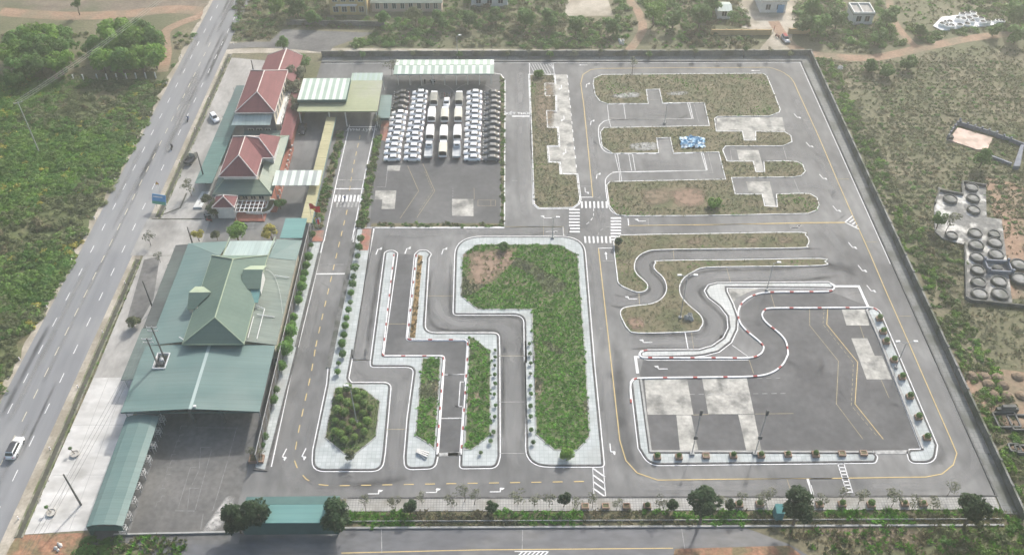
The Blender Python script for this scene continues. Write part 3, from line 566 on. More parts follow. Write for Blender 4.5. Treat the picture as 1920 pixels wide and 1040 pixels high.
# ------------------------------------------------------------------ dust and tyre wear on the driving lines
def wear_mat(k, col, amt, sc=.5):
    m = bpy.data.materials.new(k); m.use_nodes = True; t = m.node_tree; N = t.nodes; L = t.links; b = N['Principled BSDF']; b.inputs['Base Color'].default_value = col + (1,); b.inputs['Roughness'].default_value = .95; b.inputs['Specular IOR Level'].default_value = .1
    a = N.new('ShaderNodeAttribute'); a.attribute_name = 'soft'; g = N.new('ShaderNodeNewGeometry'); n = N.new('ShaderNodeTexNoise'); n.inputs['Scale'].default_value = sc; n.inputs['Detail'].default_value = 5; L.new(g.outputs['Position'], n.inputs[0])
    mr = N.new('ShaderNodeMapRange'); mr.inputs[1].default_value = .15; mr.inputs[2].default_value = .7; mr.inputs[4].default_value = amt; L.new(n.outputs[0], mr.inputs[0]); mu = N.new('ShaderNodeMath'); mu.operation = 'MULTIPLY'; L.new(mr.outputs[0], mu.inputs[0]); L.new(a.outputs['Fac'], mu.inputs[1]); L.new(mu.outputs[0], b.inputs['Alpha']); M[k] = m
wear_mat('dust', (.27, .268, .264), .7, .1); wear_mat('tyre_dark', (.04, .041, .043), .5, .25)
def track(pts, wd, m, z, fade=True):
    pts = resample(smoothline(pts, 8), .9); n = len(pts); prof = (-.5, -.3, -.12, .12, .3, .5); al = (0, .45, 1, 1, .45, 0); rows = [offset(pts, wd * q, False) for q in prof]
    me = bpy.data.meshes.new('tyre_track'); k_ = len(prof); me.from_pydata([(rows[j][i][0], rows[j][i][1], z) for i in range(n) for j in range(k_)], [], [(i * k_ + j, i * k_ + j + 1, (i + 1) * k_ + j + 1, (i + 1) * k_ + j) for i in range(n - 1) for j in range(k_ - 1)])
    sv = [al[j] * min(1, (i + .0) / 4, (n - 1 - i) / 4) for i in range(n) for j in range(k_)]; me.attributes.new('soft', 'FLOAT', 'POINT').data.foreach_set('value', sv); me.materials.append(M[m]); me.update(); put('tyre_track', me, yard)
E1 = SCC((1500, 232), (1200, 238), (800, 245), (480, 248), (340, 258), (275, 300), (285, 360), (340, 420), (365, 470), (340, 520), (270, 545), (120, 560), (30, 520))
E2 = SCC((1560, 340), (1300, 375), (900, 385), (720, 395), (620, 440), (590, 500), (640, 570), (720, 640), (760, 700), (740, 780), (650, 825), (400, 830), (150, 830))
for i, (pts, wd) in enumerate(((E1, 3.6), (E2, 4.2), (SD((270, 120), (235, 200), (170, 500), (130, 800), (120, 960)), 3), (SE((640, 40), (640, 120), (700, 160), (800, 165), (840, 230), (815, 400), (800, 560), (780, 660)), 4), (SD((690, 110), (690, 300), (670, 500), (690, 620), (800, 690), (1000, 695), (1160, 740), (1180, 900)), 4.2), (SF((310, 0), (315, 200), (310, 400), (320, 560), (340, 660)), 3.6), (SD((250, 60), (500, 70), (900, 50), (1400, 50)), 3.2),
    (SCC((1400, 60), (1500, 80), (1560, 150), (1590, 230), (1530, 280)), 5), (SB((560, 250), (620, 380), (700, 560), (760, 700), (830, 860)), 4.5), (SB((400, 590), (520, 590), (640, 600), (740, 640), (800, 720)), 3.6), (SB((440, 770), (560, 765), (700, 780), (790, 830)), 3.4), (SB((480, 430), (560, 440), (640, 450)), 4.5), (SA((700, 350), (850, 365), (960, 370)), 4), (SA((720, 640), (880, 650), (1020, 660)), 4), (SA((50, 100), (45, 400), (55, 700), (70, 920), (150, 970)), 3.5), (SA((430, 250), (440, 500), (480, 800), (500, 1000)), 3),
    (SD((1740, 200), (1780, 500), (1810, 900)), 2.4), (SF((760, 100), (790, 400), (810, 650)), 2.6), (SG((40, 640), (120, 700), (300, 715), (900, 705)), 2.6), (SH((620, 120), (720, 340), (800, 520), (770, 640), (600, 700), (200, 705)), 3.2), (SR((1250, 200), (1180, 480), (1120, 800)), 2.4), (SQ((330, 560), (280, 800), (240, 1000)), 2.6), (SE((330, 250), (270, 500), (290, 640), (420, 740), (700, 730)), 3.4))): track(pts, wd, 'dust', .058 + .0004 * i)
for i, (pts, wd) in enumerate(((offset(E1, 1.5, False), 1.1), (offset(E1, -1.5, False), 1.1), (offset(E2, 1.9, False), 1.3), (offset(E2, -1.9, False), 1.3), (SD((300, 130), (262, 300), (200, 700), (170, 950)), 1.2), (SD((625, 300), (600, 560), (640, 700), (760, 735), (1060, 740), (1100, 850)), 1.2), (SD((760, 250), (755, 560), (800, 640), (1200, 645), (1255, 720), (1260, 950)), 1.2), (SF((270, 30), (270, 500)), 1.0), (SF((365, 30), (368, 500)), 1.0), (SCC((1420, 330), (1600, 330), (1750, 400)), 4), (SG((-10, 0), (10, 300), (50, 560), (140, 640)), 3.4), (SE((560, 660), (620, 700), (900, 660)), 2.2), (SH((560, 600), (640, 560), (640, 480)), 2.5))): track(pts, wd, 'tyre_dark', .0535 + .0003 * i)
random.seed(21)
for i in range(70):
    x, y = random.uniform(-40, 83), random.uniform(92, 233); a_ = random.uniform(.5, 2.2); b_ = random.uniform(.4, 1.6); th = random.uniform(0, 3.14)
    track([(x + a_ * math.cos(th) * t_, y + a_ * math.sin(th) * t_) for t_ in (-1.6, -.5, .6, 1.6)], b_, 'tyre_dark' if i % 3 else 'dust', .0478 + .00005 * i)
for i in range(26):
    y = random.uniform(85, 265); x = hwL(y) + random.uniform(1.5, 10.5); L_ = random.uniform(14, 40); track([(x, y), (x + .01 * L_, y + L_ / 2), (x + .02 * L_, y + L_)], random.uniform(.9, 1.8), 'dust' if i % 4 else 'tyre_dark', .0342 + .00004 * i)
wear_mat('soft_soil', (.2, .16, .115), 1.2, .9); wear_mat('soft_pink', (.26, .185, .14), 1.25, .7); wear_mat('soft_lime', (.5, .49, .47), 1.0, 1.3); wear_mat('soft_stone', (.36, .36, .35), 1.3, 1.2)
def softpatch(name, ring, m, z, parent=None):
    ring = ccw(clean(ring)); c = Vector((sum(p[0] for p in ring) / len(ring), sum(p[1] for p in ring) / len(ring))); rg = smoothline(ring, 4, True); vs = []; al = []
    for f, a_ in ((1.12, 0), (.9, .55), (.65, 1)): vs += [(c.x + (p[0] - c.x) * f, c.y + (p[1] - c.y) * f, z) for p in rg]; al += [a_] * len(rg)
    n = len(rg); me = bpy.data.meshes.new(name); me.from_pydata(vs, [], [(k_ * n + i, k_ * n + (i + 1) % n, (k_ + 1) * n + (i + 1) % n, (k_ + 1) * n + i) for k_ in range(2) for i in range(n)] + [tuple(range(2 * n, 3 * n))])
    me.attributes.new('soft', 'FLOAT', 'POINT').data.foreach_set('value', al); me.materials.append(M[m]); me.update(); return put(name, me, parent, kind=None if parent else 'structure')
# arrows: (survey point, direction of travel in degrees, turn -1/0/+1)
ARR = [(SE((265, 550)), 255, 1), (SE((360, 548)), 255, 1), (SE((712, 742)), 0, 1), (SE((995, 735)), 0, 1), (SF((240, 732)), 0, 1), (SF((792, 525)), 270, 1), (SD((250, 185)), 80, -1), (SD((450, 180)), 80, -1), (SD((703, 185)), 80, -1), (SD((1455, 55)), 0, 0), (SD((1833, 220)), 90, 0),
       (SA((190, 948)), 180, -1), (SA((225, 1024)), 0, 0), (SA((276, 222)), 270, -1), (SA((290, 395)), 270, -1), (SA((300, 580)), 270, -1), (SA((415, 208)), 80, -1), (SA((440, 415)), 80, -1), (SA((473, 712)), 80, -1), (SA((408, 797)), 270, 1), (SA((395, 97)), 180, 0), (SA((715, 966)), 180, -1),
       (SB((574, 383)), 285, 1), (SB((642, 543)), 285, 1), (SB((717, 722)), 285, 1), (SB((793, 900)), 285, 1), (SB((575, 1002)), 0, 1), (SCC((1300, 62)), 0, 1), (SCC((1672, 185)), 285, 1), (SCC((1738, 340)), 285, 1), (SCC((1797, 475)), 285, 1), (SCC((190, 540)), 180, -1), (SCC((290, 832)), 180, -1), (SCC((392, 1010)), 180, -1), (SB((345, 128)), 180, 0)]
for (pt,), ang, turn in ARR:
    mb = MB(); mb.box(-1.3, .5, -.1, .1, 0, .004)
    if turn: mb.sheet([(.35, -.1), (.6, -.1), (.75, .55 * turn), (.5, .55 * turn)], .004); mb.sheet([(.35, .5 * turn), (.95, .38 * turn), (1.3, .75 * turn), (.5, .85 * turn)], .004)
    else: mb.sheet([(.5, -.35), (1.3, 0), (.5, .35)], .004)
    put('arrow_marking', mb.mesh('arrow_marking', 'white'), yard, (pt[0], pt[1], ZM), (0, 0, math.radians(ang)))
def text(s, at, size, rz, m, parent, z=ZM):
    cu = bpy.data.curves.new('road_lettering', 'FONT'); cu.body = s; cu.size = size; cu.align_x = 'CENTER'; cu.align_y = 'CENTER'; cu.materials.append(M[m]); cu.offset = .02
    return put('road_lettering', cu, parent, (at[0], at[1], z), (0, 0, rz))
text('KẾT THÚC', P(973, 213.5), 1.45, 0, 'white', yard); text('XUẤT PHÁT', P(678, 243), 1.5, math.pi, 'white', yard)

# ================================================================== BUILDINGS AND CANOPIES
def w3(x, y, z): p = P(x, y, z); return (p[0], p[1], z)
def ridge_bar(t, par, a, b, r=.14, m='flashing', nm='ridge_cap'): t.part(nm, MB().tube(a, b, r, n=5), m, True, par)
def hip(t, x0, x1, y0, y1, ze, zr, m, ry0=None, ry1=None, rx=None, th=.18, cap='flashing', eave=True):
    """hip roof with its ridge along Y: four slopes as parts, ridge and hip caps under them"""
    rx = (x0 + x1) / 2 if rx is None else rx; h = (x1 - x0) / 2; ry0 = y0 + h * .9 if ry0 is None else ry0; ry1 = y1 - h * .9 if ry1 is None else ry1
    A, B, Cc, D = (x0, y0, ze), (x1, y0, ze), (x1, y1, ze), (x0, y1, ze); R0, R1 = (rx, ry0, zr), (rx, ry1, zr)
    parts = []
    for pts in ((A, B, R0), (B, Cc, R1, R0), (Cc, D, R1), (D, A, R0, R1)): parts.append(t.part('roof_slope', MB().slab(pts, th), m, True))
    up = lambda p: (p[0], p[1], p[2] + .06)
    for a, b in ((R0, R1), (A, R0), (B, R0), (Cc, R1), (D, R1)): ridge_bar(t, parts[1], up(a), up(b), .13, cap)
    if eave: t.part('gutter', ribbon(MB(), [(x0, y0), (x1, y0), (x1, y1), (x0, y1)], .2, ze - .05, True, z0=ze - .35), cap, True)
    return parts
def posts(t, pts, h, r=.09, m='steel', nm='post'):
    for p in pts: t.part(nm, MB().tube((p[0], p[1], 0), (p[0], p[1], h), r, n=6), m, True)
def windows(t, par, face, c0, c1, fixed, z0, z1, n, wd, m='glass_dark', fm='offwhite', out=-1):
    """a row of framed windows on a wall facing -Y ('y') or +X/-X ('x')"""
    for i in range(n):
        c = c0 + (c1 - c0) * (i + .5) / n
        if face == 'y': f = MB().box(c - wd / 2 - .12, c + wd / 2 + .12, fixed - .06, fixed + .02, z0 - .12, z1 + .12); g = MB().box(c - wd / 2, c + wd / 2, fixed - .09, fixed - .05, z0, z1); b = MB().box(c - .04, c + .04, fixed - .12, fixed - .085, z0, z1)
        else: f = MB().box(fixed - .02 * out, fixed + .06 * out, c - wd / 2 - .12, c + wd / 2 + .12, z0 - .12, z1 + .12) if out > 0 else MB().box(fixed - .06, fixed + .02, c - wd / 2 - .12, c + wd / 2 + .12, z0 - .12, z1 + .12); s_ = fixed + .07 * out; g = MB().box(min(s_, s_ - .03), max(s_, s_ + .03), c - wd / 2, c + wd / 2, z0, z1); b = MB().box(fixed + .1 * out - .02, fixed + .1 * out + .02, c - .04, c + .04, z0, z1)
        wo = t.part('window', f, fm, True); t.part('pane', g, m, True, wo); t.part('mullion', b, fm, True, wo)

# --- the training hall with its teal lean-to roofs
hall = T('training_hall', 'large hall with green hipped roof ringed by lower teal metal roofs', 'building', (-57.5, 135, 0))
hall.part('wall', MB().box(-69, -45.9, 123.2, 151.4, 0, 4.55), 'cream', True)
hall.part('clerestory_wall', MB().box(-61.6, -51.6, 122.6, 145, 4.56, 6.85), 'cream', True)
hall.part('lean_to_roof', MB().slab([(-69.9, 122.45, 4.9), (-61.2, 122.45, 6.3), (-61.2, 146.6, 6.3), (-69.5, 152.3, 4.9)], .12), 'teal', True)
hall.part('lean_to_roof', MB().slab([(-69.5, 152.35, 4.9), (-61.2, 146.65, 6.3), (-60.6, 152.6, 5.2)], .12), 'teal', True)
hall.part('rear_roof', MB().slab([(-60.5, 146.4, 6.2), (-51.1, 146.4, 6.2), (-50.6, 152.7, 5.2), (-60.5, 152.7, 5.2)], .12), 'teal_pale', True, label='pale sheet roof at the back of the hall')
hall.part('rear_roof', MB().slab([(-50.9, 146.4, 6.0), (-45.1, 146.6, 5.0), (-44.9, 153.4, 4.9), (-50.4, 153.2, 5.2)], .12), 'teal', True)
hall.part('lean_to_roof', MB().slab([(-51.4, 122.45, 6.1), (-45.1, 122.45, 4.95), (-45.1, 146.5, 4.95), (-51.4, 146.3, 6.1)], .12), 'shed_worn', True, label='weathered grey-green lean-to roof beside the fence')
hall.part('side_roof', MB().slab([(-49.8, 153.5, 5.3), (-44.9, 153.5, 5.3), (-44.8, 160.2, 5.3), (-49.6, 160.2, 5.3)], .12), 'teal_bright', True)
hp = hip(hall, -62.5, -50.8, 121.0, 146, 7, 10, 'green_roof', 125, 141.6, -56.5, cap='flash_lit_green')
for x0, y0, x1, y1 in ((-60.5, 146.5, -60.3, 152.7), (-50.9, 146.5, -50.45, 152.8)): hall.part('flashing_strip', ribbon(MB(), [(x0, y0), (x1, y1)], .25, 6.35), 'flash_lit_green', True)
for a, b in (((-48.9, 123.2, 5.85), (-48.9, 131.5, 5.85)), ((-50.6, 123.2, 6.1), (-50.6, 129, 6.1)), ((-48.6, 141, 5.9), (-45.6, 141, 5.3)), ((-50, 129.5, 6.2), (-46.6, 129.5, 5.4))): hall.part('roof_pipe', MB().tube(a, b, .08), 'steel_white', True)
hall.part('roof_pipe', MB().tube((-63.8, 123.2, 6.5), (-62.2, 122.0, 6.5), .12), 'steel_white', True); hall.part('water_tank', MB().box(-52.2, -51.2, 121.8, 122.4, 6.0, 6.7), 'offwhite', True)
for k_ in range(9): hall.part('guy_wire', MB().tube((-50.6 + 5.4 * k_ / 9 , 143.5 - 12 * (k_ / 9) ** 2 - 1, 6.2 - .1 * k_), (-50.6 + 5.4 * (k_ + 1) / 9, 143.5 - 12 * ((k_ + 1) / 9) ** 2 - 1, 6.1 - .1 * k_), .025, n=4), 'steel_white', True)
# west dormer
R0, R1 = w3(354, 548, 9.0), w3(396, 547.5, 9.0); S0, S1 = w3(351, 580, 7.35), w3(364, 579.5, 7.35); N0, N1 = w3(366, 537, 8.0), w3(382, 537, 8.6)
d = hall.part('dormer', MB().slab([S0, S1, R1, R0], .1), 'green_roof', True); hall.part('dormer_lit_slope', MB().slab([R0, R1, N1, N0], .1), 'flash_lit_green', True, d)  # far slope coloured paler, its sunlight put into the material
hall.part('dormer_wall', MB().prism([(R0[0] + .2, S0[1] + .3), (R0[0] + 3.4, S0[1] + .3), (R0[0] + 3.4, R0[1] + .6), (R0[0] + .2, R0[1] + .6)], 5.8, 7.4), 'cream', True, d)
# east dormer with an awning
x0, x1, y0, y1 = -53.8, -50.2, 135.2, 139.6
d = hall.part('dormer', MB().slab([(x0 - .2, y0 - .3, 8.0), (x1 + .2, y0 - .3, 8.0), (x1 + .2, y1 - .7, 9.6), (x0 - .2, y1 - .7, 9.6)], .1), 'green_roof', True)
hall.part('dormer_lit_slope', MB().slab([(x0 - .2, y1 - .7, 9.6), (x1 + .2, y1 - .7, 9.6), (x1 + .6, y1 + 1.3, 8.8), (x0 + .8, y1 + 1.3, 8.8)], .1), 'flash_lit_green', True, d)  # sun on this far slope is painted by the paler green
hall.part('dormer_wall', MB().box(x0, x1, y0, y1, 6.2, 7.9), 'offwhite', True, d); hall.part('dormer_gable', MB().add([(x1, y0, 7.9), (x1, y1, 7.9), (x1, y1 - .7, 9.45)], [(0, 1, 2)]), 'offwhite', True, d)
a = hall.part('awning', MB().slab([(x0 - .6, y0 - 3.2, 7.0), (x1 + .1, y0 - 3.2, 7.0), (x1 + .1, y0 - .1, 7.7), (x0 - .3, y0 - .1, 7.7)], .08), 'teal_bright', True)
hall.part('awning_frame', MB().tube((x1, y0 - 3.1, 6.9), (x1, y0 - 3.1, 5.9), .07).tube((x0 - .5, y0 - 3.1, 6.9), (x1, y0 - 3.9, 6.1), .07).tube((x1 - 1.6, y0 - 3.1, 6.9), (x1 + 1.2, y0 - 3.9, 6.0), .07), 'steel_white', True, a)
hall.part('door', MB().box(x1 - 2.6, x1 - .2, y0 - 1.2, y0 - .05, 6.2, 7.3), 'teal_dark', True)
# front canopy: a low gable with an opening round the power poles
fc = T('drive_in_canopy', 'broad teal sheet canopy in front of the hall with pale ridge strip', 'canopy', (-58, 114, 0))
X0, X1, XR, Y0, Y1 = -70.5, -45.3, -57.7, 106.1, 122.2
zf = lambda x: 5.0 + .9 * (1 - abs(x - XR) / (XR - X0 if x < XR else X1 - XR))
hx0, hx1, hy0, hy1 = -67.3, -65.0, 116.1, 119.9
def rq(x0, x1, y0, y1): return MB().slab([(x0, y0, zf(x0)), (x1, y0, zf(x1)), (x1, y1, zf(x1)), (x0, y1, zf(x0))], .12)
for q in ((X0, hx0, Y0, Y1), (hx1, XR - .3, Y0, Y1), (hx0, hx1, Y0, hy0), (hx0, hx1, hy1, Y1)): fc.part('roof_sheet', rq(*q), 'teal', True)
fc.part('roof_sheet', rq(XR + .3, X1, Y0, Y1), 'teal', True); fc.part('ridge_strip', rq(XR - .3, XR + .3, Y0 - .03, Y1), 'teal_pale', True)
fc.part('opening_trim', ribbon(MB(), [(hx0, hy0), (hx1, hy0), (hx1, hy1), (hx0, hy1)], .14, 5.65, True, z0=5.0), 'steel_white', True)
fc.part('fascia', MB().box(X0, X1, Y0 - .08, Y0 - .02, 4.72, 4.98), 'teal_dark', True)
for x in (-58.6, -52.9): fc.part('column', MB().box(x - .25, x + .25, 107.2, 107.7, 0, 5.3), 'steel_dark', True)
fc.part('beam', MB().box(-58.8, -52.7, 107.3, 107.6, 4.9, 5.2), 'steel', True)
posts(fc, [(-70.2, 107), (-64, 107), (-70.2, 121), (-64, 121), (-52.9, 121), (-45.8, 121), (-45.8, 107)], 4.9, .12, nm='column')
fc.part('junction_box', MB().box(-57.2, -56.7, 106.4, 106.8, 5.85, 6.2), 'offwhite', True)
# the canopy running down to the near street, with metal frames under its edge
sc_ = T('long_canopy', 'long narrow teal canopy between the white apron and the worn forecourt', 'canopy', (-67, 95, 0))
prof = [(-70, 3.3), (-69, 3.75), (-67, 4.0), (-65, 3.85), (-63.9, 3.5)]
for a, b in zip(prof, prof[1:]): sc_.part('roof_sheet', MB().slab([(a[0], 83.6, a[1]), (b[0], 83.6, b[1]), (b[0], 106.3, b[1]), (a[0], 106.3, a[1])], .08), 'teal', True)
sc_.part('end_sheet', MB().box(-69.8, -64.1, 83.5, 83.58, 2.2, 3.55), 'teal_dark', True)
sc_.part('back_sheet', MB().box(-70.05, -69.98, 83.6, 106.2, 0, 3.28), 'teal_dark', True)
posts(sc_, [(-64.2, 84 + 2.75 * i) for i in range(9)], 3.4, .07)
proto = None
for i, (a, b) in enumerate(((670, 40), (640, 130), (605, 235), (565, 335), (527, 435), (490, 540), (455, 645), (415, 755), (385, 855))):
    p = SK((a - 10, b + 12))[0]; lab = f'{ORD[i]} white tubular frame from the hall under the long teal canopy'
    if proto is None:
        t = T('tubular_frame', lab, 'frame', p, 0, 'white frames under the long canopy')
        for sx in (-.55, .55):
            for sy in (-.45, .45): t.part('leg', MB().tube((sx, sy, 0), (sx, sy, 1.7), .05), 'steel_white')
        for z in (.9, 1.7):
            mb = MB()
            for sx in (-.55, 0, .55): mb.tube((sx, -.45, z), (sx, .45, z), .05)
            for sy in (-.45, 0, .45): mb.tube((-.55, sy, z), (.55, sy, z), .05)
            t.part('shelf_grid', mb, 'steel_white')
        proto = t.o; register(proto)
    else: copy_tree(proto, (p[0], p[1], 0), 0, lab)
# low roofs west of the buildings
lt = T('lean_to_shelter', 'low dark shelter roof along the west side of the hall', 'shelter', (-72, 137, 0))
lt.part('roof_sheet', MB().slab([(-73.4, 129, 2.9), (-70.2, 129, 3.2), (-70, 154, 3.2), (-73.2, 154, 2.9)], .1), 'leanto_dark', True, label='dark roof sheet')  # far stretch darker than the grey-green near end
lt.part('roof_sheet', MB().slab([(-73.9, 115.4, 2.9), (-70.7, 115.4, 3.2), (-70.3, 128.9, 3.2), (-73.6, 128.9, 2.9)], .1), 'leanto_green', True, label='grey-green roof sheet at the near end')
posts(lt, [(-73.4, 116 + 5.3 * i) for i in range(8)], 2.9, .06)
lt = T('lean_to_shelter', 'low teal shelter roof west of the red-roofed offices', 'shelter', (-72, 197, 0))
lt.part('roof_sheet', MB().slab([(-74.3, 176, 2.9), (-70, 175.6, 3.2), (-68.8, 218.6, 3.2), (-73.2, 218.7, 2.9)], .1), 'leanto_teal', True)
posts(lt, [(-73.9 + .02 * i, 177 + 6.8 * i) for i in range(7)], 2.9, .06)

# --- office block with red roofs and a green skirt roof
of = T('office_building', 'office with red hipped roofs above a green skirt roof', 'building', (-62, 180, 0))
of.part('plinth', MB().box(-69.2, -54.0, 168.6, 193.5, .05, .35), 'terracotta', True)
of.part('wall', MB().box(-67.4, -56.2, 172.2, 192, .35, 4.2), 'cream', True)
of.part('upper_wall', MB().box(-66.4, -59.0, 174.2, 188.4, 4.2, 6.9), 'offwhite', True)
of.part('upper_wall', MB().box(-59.0, -56.1, 181.6, 188.4, 4.2, 6.9), 'offwhite', True)
SKz = 3.9
A = [(-68.6, 170.4, SKz), (-54.9, 170.4, SKz), (-54.7, 194, SKz), (-68.4, 194, SKz)]; B_ = [(-66.4, 174.2, 5.4), (-58.2, 174.2, 5.4), (-58.2, 190, 5.4), (-66.4, 190, 5.4)]
for i in range(4): of.part('skirt_roof', MB().slab([A[i], A[(i + 1) % 4], B_[(i + 1) % 4], B_[i]], .1), 'green_skirt', True)
for i in range(4): ridge_bar(of, None, A[i], B_[i], .1, 'flash_lit_green')
of.part('fascia', ribbon(MB(), [p[:2] for p in A], .1, SKz - .02, True, z0=SKz - .45), 'teal_dark', True)
hip(of, -67.1, -58.4, 173.3, 189.2, 7, 10, 'red_roof', 177.4, 185, -62.7)
ap_, se, sw, ne = (-59.6, 185.2, 9.4), (-55.7, 180.6, 7), (-58.6, 180.6, 7), (-55.5, 189.1, 7)
for pts in ((sw, se, ap_, (-62.6, 185.2, 9.9)), (se, ne, (-59.6, 187, 9.3), ap_)): of.part('wing_slope', MB().slab(pts, .15), 'red_roof', True)
ridge_bar(of, None, ap_, se); ridge_bar(of, None, (-62.6, 185.2, 9.95), ap_); of.part('gutter', MB().box(-58.5, -55.5, 180.4, 180.6, 6.6, 6.95), 'flashing', True)
windows(of, None, 'y', -66.6, -57, 172.2, 1.2, 2.8, 5, 1.1)
windows(of, None, 'x', 174, 190, -56.2, 1.2, 2.8, 6, 1.1, out=1)
of.part('balustrade', ribbon(MB(), [(-54.3, 171), (-54.1, 193.4)], .18, 1.2, z0=.05), 'terracotta', True)
for i in range(12): of.part('baluster_post', MB().box(-54.4, -54.05, 171 + 2 * i, 171.3 + 2 * i, .3, 1.5), 'offwhite', True)
# porch pavilion
pv = T('gate_pavilion', 'small white pavilion with red pyramid roof in front of the office', 'pavilion', (-65.2, 168, 0))
pv.part('wall', MB().box(-67.1, -63.2, 166.5, 169.3, 0, 3.7), 'offwhite', True)
hip(pv, -67.7, -62.7, 165.9, 170, 3.8, 5.4, 'red_roof', 167.8, 168.4)
windows(pv, None, 'x', 166.7, 169.1, -63.2, 1.3, 2.8, 2, .7, out=1)
pg = T('pergola', 'white pergola grid over the red terrace beside the pavilion', 'pergola', (-59.5, 168, 0))
pg.part('terrace', MB().box(-63.1, -56.2, 165.2, 169.6, .0, .25), 'terracotta', True)
for i in range(7): x = -62.6 + i * 1.0; pg.part('rafter', MB().box(x - .06, x + .06, 165.6, 169.8, 2.7, 2.85), 'steel_white', True)
for j in range(4): y = 165.7 + j * 1.3; pg.part('beam', MB().box(-62.8, -56.4, y - .06, y + .06, 2.55, 2.7), 'steel_white', True)
posts(pg, [(-62.7, 165.7), (-56.5, 165.7), (-62.7, 169.6), (-56.5, 169.6)], 2.55, .07, 'steel_white')
cw = T('curved_planter', 'curved concrete planter wall round the front terrace', 'planter', (-58, 164, 0))
cv = SR((270, 730), (420, 738), (530, 735), (555, 690), (560, 668), (615, 668), (600, 720), (560, 765), (480, 782), (370, 775))
cw.part('rim', ribbon(MB(), smoothline(cv, 4), .3, .6, z0=.02), 'offwhite', True); cw.part('soil_bed', MB().sheet(fillet(cv, .5, 2), .4), 'soil', True)
put('ramp', MB().sheet(SR((170, 780), (270, 735), (345, 738), (340, 765)), .3).mesh('ramp', 'tile_white'), label='pale tiled ramp below the small pavilion', category='ramp')

put('white_trough', ribbon(MB(), PX((383, 362), (368, 389), (377, 389), (391, 362)), .9, .5, z0=.03).mesh('white_trough', 'offwhite'), label='white U-shaped concrete trough beside the office entrance', category='trough')
struct('channel', ribbon(MB(), PX((285, 411), (378, 411)), .35, .05), 'drain_dark'); struct('channel', ribbon(MB(), PX((296, 406), (338, 390), (350, 362)), .4, .052), 'drain_dark')
# --- two-storey red-roofed house, its annexes and the gabled house behind
tw = T('two_storey_house', 'tall red-roofed house with dark gable wall and teal awning', 'building', (-63, 207, 0))
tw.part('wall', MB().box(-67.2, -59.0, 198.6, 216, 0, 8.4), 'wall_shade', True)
tw.part('side_wall', MB().box(-58.95, -58.85, 198.8, 216, 0, 8.2), 'cream', True)
hip(tw, -68.0, -58.2, 197.4, 217.2, 8.5, 11.4, 'red_roof', 202.2, 212.2, -62.9)
tw.part('awning', MB().slab([(-68.8, 194.6, 6.6), (-59.1, 194.6, 6.6), (-58.9, 197.6, 7.7), (-68.2, 197.6, 7.7)], .08), 'teal_pale', True)
windows(tw, None, 'x', 199.5, 215.5, -58.85, 4.6, 6.6, 6, 1.2, out=1); windows(tw, None, 'y', -66.5, -60, 198.6, 1.2, 2.8, 3, 1.2)
tw.part('balcony', MB().box(-58.84, -57.6, 199, 216, 3.6, 3.8), 'offwhite', True)
for i in range(9): tw.part('balcony_post', MB().box(-57.75, -57.6, 199 + 2.1 * i, 199.2 + 2.1 * i, 0, 4.7), 'offwhite', True)
tw.part('annex_roof', MB().slab([(-57.4, 193.6, 2.9), (-54.2, 193.6, 2.9), (-54.2, 216, 2.9), (-57.4, 216, 4.2)], .1), 'red_roof', True)
tw.part('annex_wall', MB().box(-57.3, -54.6, 194, 215.5, 0, 2.75), 'terracotta', True)
tw.part('link_roof', MB().slab([(-67, 194.1, 2.0), (-57.6, 194.1, 2.0), (-57.6, 198.4, 2.4), (-67, 198.4, 2.4)], .1), 'teal', True)
gh = T('gabled_house', 'long red-roofed gabled house at the far end of the apron', 'building', (-62, 225, 0))
gh.part('wall', MB().box(-66.6, -57.8, 217.6, 231, 0, 4.6), 'terracotta', True)
gh.part('roof_slope', MB().slab([(-67.3, 217.3, 4.7), (-61.5, 217.3, 6.6), (-61.2, 231.6, 6.6), (-66.8, 231.4, 4.7)], .12), 'red_roof', True)
gh.part('roof_slope', MB().slab([(-61.5, 217.3, 6.6), (-57.0, 217.3, 4.8), (-56.9, 231.0, 4.8), (-61.2, 231.6, 6.6)], .12), 'red_roof', True)
ridge_bar(gh, None, (-61.5, 217.3, 6.7), (-61.2, 231.6, 6.7), .18); gh.part('verge_trim', MB().tube((-66.8, 231.4, 4.75), (-61.2, 231.6, 6.65), .08).tube((-61.2, 231.6, 6.65), (-56.9, 231, 4.85), .08), 'flashing', True)
windows(gh, None, 'x', 218.5, 230.5, -57.8, 1.2, 2.6, 4, 1.1, out=1)

# --- canopies of sheet panels
def panels(t, x0, x1, y0, y1, z0, z1, n, mats, th=.08, nm='roof_panel'):
    for i in range(n):
        a = x0 + (x1 - x0) * i / n; b = x0 + (x1 - x0) * (i + 1) / n; dz = .03 * (i % 2)
        t.part(nm, MB().slab([(a, y0, z0 + dz), (b, y0, z0 + dz), (b, y1, z1 + dz), (a, y1, z1 + dz)], th), mats[i % len(mats)], True)
ec = T('check_in_canopy', 'wide olive canopy spanning the start road with a raised striped panel', 'canopy', (-44, 211, 0))
ec.part('roof_deck', MB().box(-54, -33.4, 203, 213.6, 4.7, 5.0), 'olive_roof', True); ec.part('roof_deck', MB().box(-54, -33.4, 213.6, 217.6, 4.72, 5.02), 'olive_roof', True)
panels(ec, -42, -33.6, 217.6, 221.4, 5.0, 5.0, 12, ['panel_mid', 'teal_pale'])
panels(ec, -54.3, -41.8, 206.6, 216.8, 6.2, 6.2, 14, ['panel_light', 'panel_mid'])
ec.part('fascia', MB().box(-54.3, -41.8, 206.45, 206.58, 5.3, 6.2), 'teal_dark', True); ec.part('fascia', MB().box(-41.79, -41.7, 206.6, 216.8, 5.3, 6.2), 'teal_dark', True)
ec.part('upper_wall', MB().box(-53.8, -42.2, 207, 216.5, 5.0, 5.9), 'teal_dark', True)
